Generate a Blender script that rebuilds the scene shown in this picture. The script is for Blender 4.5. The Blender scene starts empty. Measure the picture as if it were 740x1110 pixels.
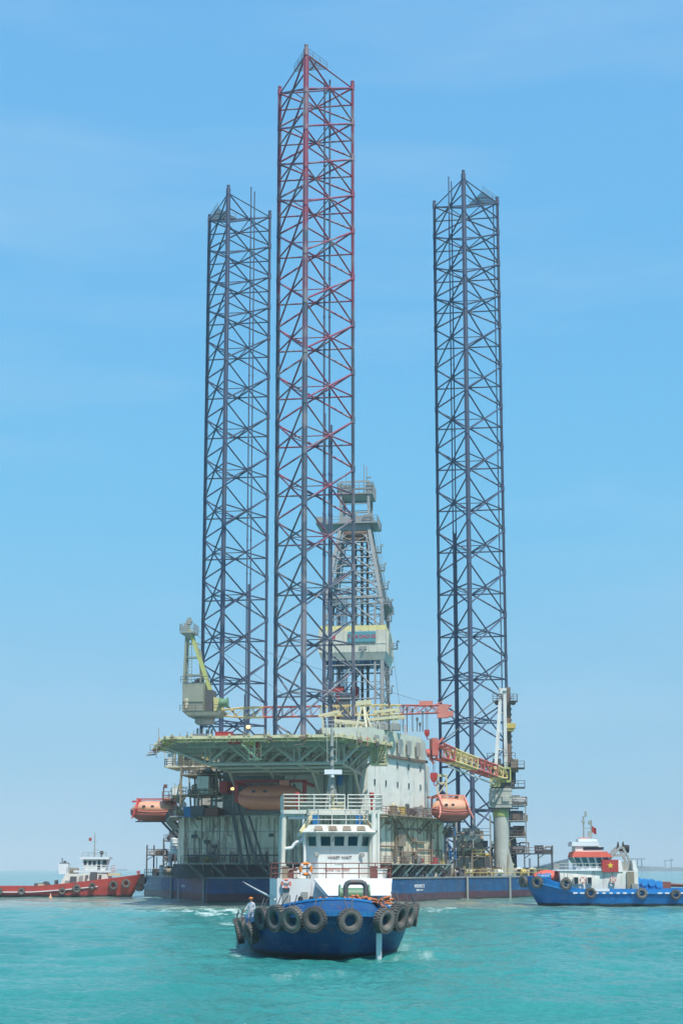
import bpy, math, random
import numpy as np
from mathutils import Vector, Matrix, Quaternion
random.seed(7)
SC = bpy.context.scene
COL = SC.collection
PI = math.pi
R = math.radians

# ------------------------------------------------------------------ camera model (photo is 740 x 1110)
CAM_H, F_PX, PITCH, PPY = 5.0, 1485.0, R(8.9), 709.4
def at(px, py, D):
    """point that stands D metres in front of the camera (world y = D) on the sight line of a photo pixel"""
    cx, cy = px - 370.0, PPY - py
    k = D / (F_PX * math.cos(PITCH) - cy * math.sin(PITCH))
    return Vector((cx * k, D, CAM_H + k * (F_PX * math.sin(PITCH) + cy * math.cos(PITCH))))

# ------------------------------------------------------------------ materials
def lin(c):
    c = c / 255.0
    return c / 12.92 if c <= 0.04045 else ((c + 0.055) / 1.055) ** 2.4
def hexc(r, g, b): return (lin(r), lin(g), lin(b), 1.0)
MATS = {}
def paint(name, col, rough=0.5, dirt=0.3, rust=0.0, metal=0.0, scale=0.35, rustcol=(0.16, 0.06, 0.025), dirtcol=None, streak=1.0, seams=0.0):
    """weathered paint: broad tone variation, dark grime and vertical rust runs"""
    m = bpy.data.materials.new(name); m.use_nodes = True
    nt = m.node_tree; N = nt.nodes; L = nt.links
    bs = N['Principled BSDF']
    bs.inputs['Roughness'].default_value = rough
    bs.inputs['Metallic'].default_value = metal
    tc = N.new('ShaderNodeTexCoord')
    n1 = N.new('ShaderNodeTexNoise'); n1.inputs['Scale'].default_value = scale; n1.inputs['Detail'].default_value = 8; n1.inputs['Roughness'].default_value = 0.65
    L.new(tc.outputs['Object'], n1.inputs['Vector'])
    r1 = N.new('ShaderNodeMapRange'); r1.inputs[1].default_value = 0.35; r1.inputs[2].default_value = 0.7
    L.new(n1.outputs['Fac'], r1.inputs[0])
    mx = N.new('ShaderNodeMix'); mx.data_type = 'RGBA'
    c = tuple(col[:3]) + (1,)
    d = dirtcol if dirtcol else tuple(x * 0.45 + 0.01 for x in col[:3])
    mx.inputs[6].default_value = c; mx.inputs[7].default_value = tuple(d[:3]) + (1,)
    ml = N.new('ShaderNodeMath'); ml.operation = 'MULTIPLY'; ml.inputs[1].default_value = dirt
    L.new(r1.outputs[0], ml.inputs[0]); L.new(ml.outputs[0], mx.inputs[0])
    out = mx.outputs[2]
    if rust > 0:
        mp = N.new('ShaderNodeMapping'); mp.inputs['Scale'].default_value = (1.3, 1.3, 0.16 * streak)
        L.new(tc.outputs['Object'], mp.inputs['Vector'])
        n2 = N.new('ShaderNodeTexNoise'); n2.inputs['Scale'].default_value = 1.1; n2.inputs['Detail'].default_value = 7; n2.inputs['Roughness'].default_value = 0.7
        L.new(mp.outputs[0], n2.inputs['Vector'])
        r2 = N.new('ShaderNodeMapRange'); r2.inputs[1].default_value = 0.66 - 0.22 * rust; r2.inputs[2].default_value = 0.80 - 0.22 * rust
        L.new(n2.outputs['Fac'], r2.inputs[0])
        m2 = N.new('ShaderNodeMix'); m2.data_type = 'RGBA'
        m2.inputs[7].default_value = tuple(rustcol) + (1,)
        mm = N.new('ShaderNodeMath'); mm.operation = 'MULTIPLY'; mm.inputs[1].default_value = min(0.85, 0.35 + rust * 0.5)
        L.new(r2.outputs[0], mm.inputs[0]); L.new(mm.outputs[0], m2.inputs[0])
        L.new(out, m2.inputs[6]); out = m2.outputs[2]
    L.new(out, bs.inputs['Base Color'])
    if seams > 0:   # plate dents and weld seams as relief
        w = N.new('ShaderNodeTexNoise'); w.inputs['Scale'].default_value = seams; w.inputs['Detail'].default_value = 2
        L.new(tc.outputs['Object'], w.inputs['Vector'])
        bp = N.new('ShaderNodeBump'); bp.inputs['Strength'].default_value = 0.5; bp.inputs['Distance'].default_value = 0.3
        L.new(w.outputs['Fac'], bp.inputs['Height']); L.new(bp.outputs[0], bs.inputs['Normal'])
    MATS[name] = m
    return m
def glow(name, col, strength):
    m = bpy.data.materials.new(name); m.use_nodes = True
    b = m.node_tree.nodes['Principled BSDF']
    b.inputs['Base Color'].default_value = col
    b.inputs['Emission Color'].default_value = col; b.inputs['Emission Strength'].default_value = strength
    MATS[name] = m
def glassm(name, col):
    m = bpy.data.materials.new(name); m.use_nodes = True
    b = m.node_tree.nodes['Principled BSDF']
    nt = m.node_tree
    tc = nt.nodes.new('ShaderNodeTexCoord'); n = nt.nodes.new('ShaderNodeTexNoise'); n.inputs['Scale'].default_value = 0.9
    nt.links.new(tc.outputs['Object'], n.inputs['Vector'])
    mx = nt.nodes.new('ShaderNodeMix'); mx.data_type = 'RGBA'
    mx.inputs[6].default_value = col; mx.inputs[7].default_value = tuple(c * 0.35 for c in col[:3]) + (1,)
    nt.links.new(n.outputs['Fac'], mx.inputs[0]); nt.links.new(mx.outputs[2], b.inputs['Base Color'])
    b.inputs['Roughness'].default_value = 0.06; b.inputs['IOR'].default_value = 1.6
    MATS[name] = m
def hull_paint(name, top, low, zline, rough=0.4, rust=0.5, fade=0.3, dirtcol=None):
    """topside colour above a boot-topping line at zline (object space), scuffed and salt-faded"""
    m = paint(name, top, rough, fade, rust, scale=0.45, seams=0.5, dirtcol=dirtcol)
    m.node_tree.nodes['Principled BSDF'].inputs['Specular IOR Level'].default_value = 0.35
    nt = m.node_tree; N = nt.nodes; L = nt.links
    tc = N.new('ShaderNodeTexCoord'); sp = N.new('ShaderNodeSeparateXYZ'); L.new(tc.outputs['Object'], sp.inputs[0])
    ns = N.new('ShaderNodeTexNoise'); ns.inputs['Scale'].default_value = 0.5; ns.inputs['Detail'].default_value = 6
    L.new(tc.outputs['Object'], ns.inputs['Vector'])
    ad = N.new('ShaderNodeMath'); ad.operation = 'MULTIPLY_ADD'; ad.inputs[1].default_value = 0.35
    L.new(ns.outputs['Fac'], ad.inputs[0]); L.new(sp.outputs['Z'], ad.inputs[2])
    st = N.new('ShaderNodeMapRange'); st.inputs[1].default_value = zline + 0.12; st.inputs[2].default_value = zline + 0.22
    L.new(ad.outputs[0], st.inputs[0])
    mx = N.new('ShaderNodeMix'); mx.data_type = 'RGBA'
    bs = N['Principled BSDF']; src = bs.inputs['Base Color'].links[0].from_socket
    n2 = N.new('ShaderNodeMix'); n2.data_type = 'RGBA'
    n2.inputs[6].default_value = tuple(low[:3]) + (1,); n2.inputs[7].default_value = (low[0] * .4, low[1] * .6, low[2] * .6, 1)
    L.new(ns.outputs['Fac'], n2.inputs[0])
    L.new(n2.outputs[2], mx.inputs[6]); L.new(src, mx.inputs[7]); L.new(st.outputs[0], mx.inputs[0])
    # rubbed and salt-bleached scuffs
    mp2 = N.new('ShaderNodeMapping'); mp2.inputs['Scale'].default_value = (.5, .5, 1.6); L.new(tc.outputs['Object'], mp2.inputs['Vector'])
    sn = N.new('ShaderNodeTexNoise'); sn.inputs['Scale'].default_value = 1.3; sn.inputs['Detail'].default_value = 9; sn.inputs['Roughness'].default_value = 0.75; L.new(mp2.outputs[0], sn.inputs['Vector'])
    sr = N.new('ShaderNodeMapRange'); sr.inputs[1].default_value = .56; sr.inputs[2].default_value = .68; sr.inputs[4].default_value = .45; L.new(sn.outputs['Fac'], sr.inputs[0])
    ms = N.new('ShaderNodeMix'); ms.data_type = 'RGBA'; ms.inputs[7].default_value = (.22 + top[0] * .4, .26 + top[1] * .3, .30 + top[2] * .2, 1)
    L.new(sr.outputs[0], ms.inputs[0]); L.new(mx.outputs[2], ms.inputs[6]); mx = ms
    # wet weed line just above the water
    w = N.new('ShaderNodeMapRange'); w.inputs[1].default_value = 0.55; w.inputs[2].default_value = 0.3
    L.new(ad.outputs[0], w.inputs[0])
    m3 = N.new('ShaderNodeMix'); m3.data_type = 'RGBA'; m3.inputs[7].default_value = (0.02, 0.03, 0.02, 1)
    L.new(mx.outputs[2], m3.inputs[6]); L.new(w.outputs[0], m3.inputs[0])
    L.new(m3.outputs[2], bs.inputs['Base Color'])
    return m

paint('leg_steel', (0.060, 0.085, 0.155), 0.5, 0.55, 0.42, scale=0.2, rustcol=(0.17, 0.10, 0.08), dirtcol=(0.11, 0.13, 0.16), streak=3)
paint('white_paint', (0.74, 0.75, 0.71), 0.45, 0.3, 0.55, scale=0.3)
paint('house_white', (0.78, 0.76, 0.68), 0.5, 0.3, 0.45, scale=0.22, seams=0.4)
paint('house_green', (0.80, 0.74, 0.58), 0.55, 0.4, 0.85, scale=0.25, seams=0.4)
paint('house_cream', (0.76, 0.67, 0.46), 0.55, 0.42, 0.8, scale=0.25, seams=0.4)
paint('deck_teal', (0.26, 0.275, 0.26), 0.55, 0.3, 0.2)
paint('truss_teal', (0.56, 0.47, 0.40), 0.5, 0.3, 0.2)
paint('fascia_cream', (0.74, 0.66, 0.40), 0.55, 0.5, 0.75, scale=0.6, streak=5)
paint('roof_pale', (0.62, 0.66, 0.54), 0.5, 0.35, 0.5)
paint('wall_cream', (0.68, 0.67, 0.56), 0.5, 0.35, 0.4)
paint('grey_paint', (0.36, 0.37, 0.34), 0.5, 0.45, 0.45)
paint('derrick_steel', (0.36, 0.365, 0.36), 0.5, 0.5, 0.3)
paint('crane_cream', (0.50, 0.51, 0.45), 0.5, 0.45, 0.55)
paint('dark_steel', (0.10, 0.105, 0.11), 0.5, 0.4, 0.35)
paint('rusty_steel', (0.20, 0.15, 0.12), 0.7, 0.5, 0.75)
paint('brown_gear', (0.30, 0.25, 0.18), 0.65, 0.55, 0.6, scale=0.7)
paint('yellow_paint', (0.62, 0.47, 0.13), 0.5, 0.35, 0.4)
paint('pale_yellow', (0.62, 0.58, 0.26), 0.5, 0.35, 0.35)
paint('cream_yellow', (0.66, 0.60, 0.38), 0.5, 0.35, 0.35)
paint('lime_paint', (0.46, 0.50, 0.18), 0.5, 0.3, 0.3)
paint('red_paint', (0.50, 0.055, 0.05), 0.5, 0.35, 0.2)
paint('boom_red', (0.52, 0.075, 0.06), 0.6, 0.5, 0.3, scale=0.6, dirtcol=(0.52, 0.30, 0.22))
paint('boom_yellow', (0.72, 0.56, 0.24), 0.6, 0.4, 0.4, scale=0.6)
paint('boat_red', (0.86, 0.27, 0.17), 0.5, 0.3, 0.15)
paint('crane_olive', (0.30, 0.32, 0.25), 0.55, 0.4, 0.4)
paint('faded_red', (0.72, 0.26, 0.20), 0.55, 0.4, 0.2, scale=0.5)
paint('orange_boat', (0.68, 0.32, 0.20), 0.5, 0.45, 0.15, scale=0.7, dirtcol=(0.80, 0.52, 0.32))
paint('raft_red', (0.72, 0.13, 0.08), 0.6, 0.4, 0.1, scale=0.8, dirtcol=(0.45, 0.07, 0.06))
paint('orange_hull', (0.38, 0.12, 0.085), 0.5, 0.4, 0.2)
paint('rail_white', (0.70, 0.69, 0.60), 0.5, 0.35, 0.5)
paint('rail_brown', (0.20, 0.075, 0.06), 0.6, 0.4, 0.3)
paint('rail_dark', (0.13, 0.12, 0.12), 0.6, 0.4, 0.3)
paint('hatch_blue', (0.02, 0.17, 0.40), 0.4, 0.3, 0.2)
paint('sky_blue_paint', (0.03, 0.27, 0.62), 0.4, 0.25, 0.1)
paint('teal_sign', (0.10, 0.32, 0.38), 0.5, 0.2, 0.1)
paint('sign_red', (0.55, 0.05, 0.08), 0.5, 0.2)
paint('letter_white', (0.75, 0.78, 0.80), 0.5, 0.2, 0.2)
paint('letter_brown', (0.26, 0.19, 0.19), 0.5, 0.2)
paint('star_yellow', (0.85, 0.62, 0.06), 0.5, 0.1)
paint('tyre_rubber', (0.062, 0.060, 0.058), 0.9, 0.5, 0.0, scale=1.5, dirtcol=(0.19, 0.18, 0.165))
paint('black_rubber', (0.022, 0.022, 0.024), 0.8, 0.4)
paint('rope', (0.72, 0.70, 0.62), 0.9, 0.3)
paint('orange_rope', (0.62, 0.20, 0.08), 0.85, 0.4, scale=2.0)
paint('green_paint', (0.13, 0.27, 0.15), 0.5, 0.3, 0.2)
paint('deck_grey', (0.22, 0.24, 0.24), 0.7, 0.4, 0.4)
paint('deck_red', (0.28, 0.09, 0.06), 0.7, 0.4, 0.3)
paint('skin', (0.36, 0.19, 0.11), 0.6, 0.1)
paint('cloth_pale', (0.50, 0.54, 0.58), 0.9, 0.3, scale=2.0)
paint('cloth_blue', (0.04, 0.15, 0.42), 0.9, 0.3, scale=2.0)
paint('cloth_dark', (0.05, 0.055, 0.07), 0.9, 0.3, scale=2.0)
paint('vest_orange', (0.75, 0.24, 0.05), 0.8, 0.2, scale=2.0)
paint('helmet_white', (0.80, 0.78, 0.74), 0.35, 0.1)
paint('far_steel', (0.20, 0.23, 0.27), 0.6, 0.3, 0.2, scale=0.1)
paint('far_land', (0.10, 0.13, 0.13), 0.9, 0.5, 0.0, scale=0.01)
hull_paint('rig_hull', (0.014, 0.095, 0.235), (0.125, 0.045, 0.06), 1.3, rust=0.5, fade=0.7)
hull_paint('tug_hull', (0.006, 0.060, 0.185), (0.22, 0.17, 0.12), 0.16, rough=0.45, rust=0.42, fade=0.75, dirtcol=(0.035, 0.13, 0.27))
hull_paint('tug_hull_bright', (0.004, 0.18, 0.50), (0.04, 0.09, 0.20), 0.4, rough=0.4, rust=0.2, fade=0.5)
hull_paint('tug_hull_red', (0.58, 0.075, 0.06), (0.24, 0.05, 0.06), 0.5, rough=0.45, rust=0.3, fade=0.6)
glassm('wheelhouse_glass', (0.02, 0.10, 0.13, 1))
glassm('dark_glass', (0.015, 0.03, 0.045, 1))
glow('lamp_warm', (1.0, 0.60, 0.22, 1), 2.2)
glow('lamp_white', (1.0, 0.88, 0.75, 1), 1.6)

# bow-leg paint: red primer worn back to grey steel, thinning with height (paint, in object space)
def red_leg(nm, lo, hi, amt):
    m = paint(nm, (0.068, 0.10, 0.15), 0.5, 0.55, 0.3, scale=0.2, rustcol=(0.18, 0.09, 0.08), dirtcol=(0.14, 0.145, 0.16), streak=3)
    nt = m.node_tree; N = nt.nodes; L = nt.links; bs = N['Principled BSDF']
    src = bs.inputs['Base Color'].links[0].from_socket
    tc = N.new('ShaderNodeTexCoord'); sp = N.new('ShaderNodeSeparateXYZ'); L.new(tc.outputs['Object'], sp.inputs[0])
    h = N.new('ShaderNodeMapRange'); h.inputs[1].default_value = lo; h.inputs[2].default_value = hi; h.inputs[3].default_value = -0.35; h.inputs[4].default_value = amt
    L.new(sp.outputs['Z'], h.inputs[0])
    ns = N.new('ShaderNodeTexNoise'); ns.inputs['Scale'].default_value = 0.22; ns.inputs['Detail'].default_value = 5
    L.new(tc.outputs['Object'], ns.inputs['Vector'])
    ad = N.new('ShaderNodeMath'); ad.operation = 'ADD'; L.new(h.outputs[0], ad.inputs[0]); L.new(ns.outputs['Fac'], ad.inputs[1])
    st = N.new('ShaderNodeMapRange'); st.inputs[1].default_value = 0.42; st.inputs[2].default_value = 0.66; L.new(ad.outputs[0], st.inputs[0])
    mx = N.new('ShaderNodeMix'); mx.data_type = 'RGBA'; mx.inputs[7].default_value = (0.30, 0.065, 0.11, 1)
    L.new(st.outputs[0], mx.inputs[0]); L.new(src, mx.inputs[6])
    # bleached bare patches low down
    n3 = N.new('ShaderNodeTexNoise'); n3.inputs['Scale'].default_value = 0.3; L.new(tc.outputs['Object'], n3.inputs['Vector'])
    s3 = N.new('ShaderNodeMapRange'); s3.inputs[1].default_value = 0.5; s3.inputs[2].default_value = 0.62; s3.inputs[4].default_value = 0.75; L.new(n3.outputs['Fac'], s3.inputs[0])
    m3 = N.new('ShaderNodeMix'); m3.data_type = 'RGBA'; m3.inputs[7].default_value = (0.27, 0.24, 0.26, 1)
    L.new(s3.outputs[0], m3.inputs[0]); L.new(mx.outputs[2], m3.inputs[6]); L.new(m3.outputs[2], bs.inputs['Base Color'])
red_leg('leg_red', 55, 145, 0.30)
red_leg('brace_red', 30, 110, 0.48)
# each tyre bleached by its own amount
def tyre_vary():
    nt = MATS['tyre_rubber'].node_tree; N = nt.nodes; L = nt.links; bs = N['Principled BSDF']; src = bs.inputs['Base Color'].links[0].from_socket
    oi = N.new('ShaderNodeObjectInfo'); r = N.new('ShaderNodeMapRange'); r.inputs[3].default_value = .0; r.inputs[4].default_value = .75; L.new(oi.outputs['Random'], r.inputs[0])
    n = N.new('ShaderNodeTexNoise'); n.inputs['Scale'].default_value = 2.2; n.inputs['Detail'].default_value = 6; tc = N.new('ShaderNodeTexCoord'); L.new(tc.outputs['Object'], n.inputs['Vector'])
    ml = N.new('ShaderNodeMath'); ml.operation = 'MULTIPLY'; L.new(r.outputs[0], ml.inputs[0]); L.new(n.outputs['Fac'], ml.inputs[1])
    mx = N.new('ShaderNodeMix'); mx.data_type = 'RGBA'; mx.inputs[7].default_value = (.30, .27, .23, 1); L.new(ml.outputs[0], mx.inputs[0]); L.new(src, mx.inputs[6]); L.new(mx.outputs[2], bs.inputs['Base Color'])
tyre_vary()

# ------------------------------------------------------------------ mesh collector
class MB:
    def __init__(s): s.v = []; s.f = []; s.sm = []; s.mi = []; s.cur = 0
    def add(s, vs, fs, smooth=False):
        o = len(s.v); s.v.extend([tuple(v) for v in vs])
        for f in fs: s.f.append([i + o for i in f]); s.sm.append(smooth); s.mi.append(s.cur)
        return s
    def box(s, x0, x1, y0, y1, z0, z1):
        vs = [(x, y, z) for z in (z0, z1) for y in (y0, y1) for x in (x0, x1)]
        return s.add(vs, [(0, 2, 3, 1), (4, 5, 7, 6), (0, 1, 5, 4), (2, 6, 7, 3), (0, 4, 6, 2), (1, 3, 7, 5)])
    def cbox(s, c, size, rz=0.0, rx=0.0, ry=0.0):
        M = Matrix.Rotation(rz, 3, 'Z') @ Matrix.Rotation(ry, 3, 'Y') @ Matrix.Rotation(rx, 3, 'X'); c = Vector(c)
        vs = [c + M @ Vector((x * size[0] / 2, y * size[1] / 2, z * size[2] / 2)) for z in (-1, 1) for y in (-1, 1) for x in (-1, 1)]
        return s.add(vs, [(0, 2, 3, 1), (4, 5, 7, 6), (0, 1, 5, 4), (2, 6, 7, 3), (0, 4, 6, 2), (1, 3, 7, 5)])
    def tube(s, p, q, r, n=6, r2=None):
        p = Vector(p); q = Vector(q); d = q - p
        if d.length < 1e-6: return s
        r2 = r if r2 is None else r2
        d.normalize(); a = d.orthogonal().normalized(); b = d.cross(a)
        vs = []
        for c, rr in ((p, r), (q, r2)):
            for i in range(n):
                t = 2 * PI * i / n + 0.3
                vs.append(c + a * (rr * math.cos(t)) + b * (rr * math.sin(t)))
        s.add(vs, [(i, (i + 1) % n, n + (i + 1) % n, n + i) for i in range(n)], n > 4)
        s.add(vs[:n], [tuple(reversed(range(n)))]); s.add(vs[n:], [tuple(range(n))])
        return s
    def bar(s, p, q, w, h=None):
        """square bar"""
        p = Vector(p); q = Vector(q); d = (q - p).normalized(); h = h or w
        up = Vector((0, 0, 1)) if abs(d.z) < 0.95 else Vector((0, 1, 0))
        a = d.cross(up).normalized(); b = a.cross(d)
        vs = [c + a * (i * w / 2) + b * (j * h / 2) for c in (p, q) for j in (-1, 1) for i in (-1, 1)]
        return s.add(vs, [(0, 1, 3, 2), (4, 6, 7, 5), (0, 4, 5, 1), (2, 3, 7, 6), (0, 2, 6, 4), (1, 5, 7, 3)])
    def path(s, pts, r, n=6):
        for a, b in zip(pts[:-1], pts[1:]): s.tube(a, b, r, n)
        return s
    def prism(s, poly, z0, z1, z0b=None):
        n = len(poly)
        ar = sum(poly[i][0] * poly[(i + 1) % n][1] - poly[(i + 1) % n][0] * poly[i][1] for i in range(n))
        if ar < 0: poly = list(reversed(poly))
        vs = [(x, y, z0) for x, y in poly] + [(x, y, z1) for x, y in poly]
        return s.add(vs, [tuple(reversed(range(n))), tuple(range(n, 2 * n))] + [(i, (i + 1) % n, n + (i + 1) % n, n + i) for i in range(n)])
    def loft(s, rings, smooth=False, cap=True, closed=True):
        n = len(rings[0]); vs = [p for r in rings for p in r]; fs = []
        for k in range(len(rings) - 1):
            for i in range(n if closed else n - 1):
                fs.append((k * n + i, k * n + (i + 1) % n, (k + 1) * n + (i + 1) % n, (k + 1) * n + i))
        s.add(vs, fs, smooth)
        if cap and closed: s.add(rings[0], [tuple(reversed(range(n)))]); s.add(rings[-1], [tuple(range(n))])
        return s
    def sphere(s, c, r, n=10, m=6, sc=(1, 1, 1)):
        rings = []
        for k in range(1, m):
            t = PI * k / m
            rings.append([(c[0] + sc[0] * r * math.sin(t) * math.cos(2 * PI * i / n), c[1] + sc[1] * r * math.sin(t) * math.sin(2 * PI * i / n), c[2] - sc[2] * r * math.cos(t)) for i in range(n)])
        return s.loft(rings, True)
    def lathe(s, prof, c, axis, n=20):
        """profile of (radius, along) about an axis through c"""
        ax = Vector(axis).normalized(); a = ax.orthogonal().normalized(); b = ax.cross(a); c = Vector(c)
        rings = [[c + ax * h + a * (r * math.cos(2 * PI * i / n)) + b * (r * math.sin(2 * PI * i / n)) for i in range(n)] for r, h in prof]
        return s.loft(rings, True)
    def rail(s, pts, h=1.1, r=0.035, step=1.8, bars=2, up=Vector((0, 0, 1))):
        pts = [Vector(p) for p in pts]
        for a, b in zip(pts[:-1], pts[1:]):
            for k in range(bars): s.tube(a + up * h * (k + 1) / bars, b + up * h * (k + 1) / bars, r, 5)
            n = max(1, int(round((b - a).length / step)))
            for i in range(n + 1):
                p = a.lerp(b, i / n); s.tube(p, p + up * h, r, 5)
        return s
    def xform(s, M):
        s.v = [tuple(M @ Vector(v)) for v in s.v]; return s
    def build(s, name, mat, parent=None, label=None):
        me = bpy.data.meshes.new(name)
        me.from_pydata(s.v, [], s.f)
        for m in (mat if isinstance(mat, (list, tuple)) else [mat]): me.materials.append(MATS[m])
        me.polygons.foreach_set('use_smooth', s.sm)
        me.polygons.foreach_set('material_index', s.mi)
        me.update()
        o = bpy.data.objects.new(name, me); COL.objects.link(o)
        if parent is not None: o.parent = parent
        if label: o['label'] = label
        return o
def tag(o, label, cat, group=None, kind=None):
    if label: o['label'] = label
    if cat: o['category'] = cat
    if group: o['group'] = group
    if kind: o['kind'] = kind
    return o
def empty(name, label, cat, loc=(0, 0, 0), rz=0.0, group=None):
    o = bpy.data.objects.new(name, None); COL.objects.link(o); o.empty_display_size = 1
    o.location = loc; o.rotation_euler = (0, 0, rz)
    return tag(o, label, cat, group)
def copy_tree(o, parent=None):
    c = o.copy(); COL.objects.link(c)
    if parent is not None: c.parent = parent
    for ch in [x for x in o.children]: copy_tree(ch, c)
    return c
def text_mesh(name, txt, size, mat, parent, loc, xdir, updir, depth=0.03, spacing=1.0):
    """raised painted lettering standing just proud of a surface"""
    cu = bpy.data.curves.new(name, 'FONT'); cu.body = txt; cu.size = size; cu.extrude = depth / 2
    cu.align_x = 'CENTER'; cu.align_y = 'CENTER'; cu.space_character = spacing; cu.resolution_u = 3
    cu.offset = size * 0.012
    tmp = bpy.data.objects.new('tmp_text', cu); COL.objects.link(tmp)
    dg = bpy.context.evaluated_depsgraph_get()
    me = bpy.data.meshes.new_from_object(tmp.evaluated_get(dg))
    bpy.data.objects.remove(tmp)
    x = Vector(xdir).normalized(); u = Vector(updir).normalized(); n = x.cross(u)
    M = Matrix((x, u, n)).transposed().to_4x4(); M.translation = Vector(loc)
    me.transform(M); me.materials.clear(); me.materials.append(MATS[mat]); me.name = name
    o = bpy.data.objects.new(name, me); COL.objects.link(o)
    if parent is not None: o.parent = parent
    return o
# ================================================================== THE RIG
RIG = empty('jack_up_rig', 'huge drilling rig with three tall lattice legs, white living block and blue hull', 'oil rig', (1.65, 272, 0), R(-7.5))
RM = Matrix.Translation((1.65, 272, 0)) @ Matrix.Rotation(R(-7.5), 4, 'Z'); RI = RM.inverted()
def rp(px, py, D): return RI @ at(px, py, D)
DECK = 3.6
# ---- hull
HULL = [(-14, -63), (12.5, -63), (16.5, -58), (24, -35), (38, -12), (38, 14), (26, 24), (-26, 24), (-38, 14), (-38, -12), (-26, -37)]
hb = MB(); hb.prism(HULL, -4.5, DECK)
hull = hb.build('hull', 'rig_hull', RIG)
# rubbing strakes, draught poles and fender posts on the sides
for (x, y) in ((-26.3, -36.8), (-23.6, -42.2), (-14.8, -61.6), (24.3, -35), (31.3, -23.3)):
    b = MB(); b.tube((x, y, -1), (x, y, DECK + .3), .22, 8); b.build('fender_post', 'grey_paint', hull)
def on_side(a, bb, t, off=.03):
    a = Vector((a[0], a[1], 0)); bb = Vector((bb[0], bb[1], 0)); d = (bb - a).normalized()
    return a.lerp(bb, t) + Vector((d.y, -d.x, 0)) * off, d
p, d = on_side(HULL[2], HULL[3], .12)
text_mesh('port_name', 'MARSHALL IS', .72, 'letter_white', hull, p + Vector((0, 0, 2.35)) + d * .9, d, (0, 0, 1), spacing=.95)
text_mesh('port_name', 'MAJURO  REG', .38, 'letter_white', hull, p + Vector((0, 0, 1.75)) + d * .9, d, (0, 0, 1), spacing=1.2)
p, d = on_side(HULL[10], HULL[0], .34)
text_mesh('port_name', 'MARSHALL IS', .6, 'letter_white', hull, p + Vector((0, 0, 2.2)), d, (0, 0, 1))
p, d = on_side(HULL[9], HULL[10], .25)
text_mesh('port_name', 'TAM DAO', .7, 'letter_white', hull, p + Vector((0, 0, 2.0)), d, (0, 0, 1))
b = MB()   # deck-edge bulwark coaming
for i in range(len(HULL)):
    p, q = Vector((*HULL[i], DECK + .06)), Vector((*HULL[(i + 1) % len(HULL)], DECK + .06))
    b.bar(p, q, .3, .26)
b.build('deck_coaming', 'deck_teal', hull)
b = MB()
pts = [Vector((*HULL[i], DECK + .2)) for i in (3, 4, 5, 6)]; b.rail(pts, 1.15, .05, 2.2)
b.build('deck_railing', 'yellow_paint', RIG)
b = MB()
pts = [Vector((*HULL[i], DECK + .2)) for i in (9, 10)]; b.rail(pts, 1.15, .05, 2.2)
b.build('deck_railing', 'rail_dark', RIG)

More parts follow.
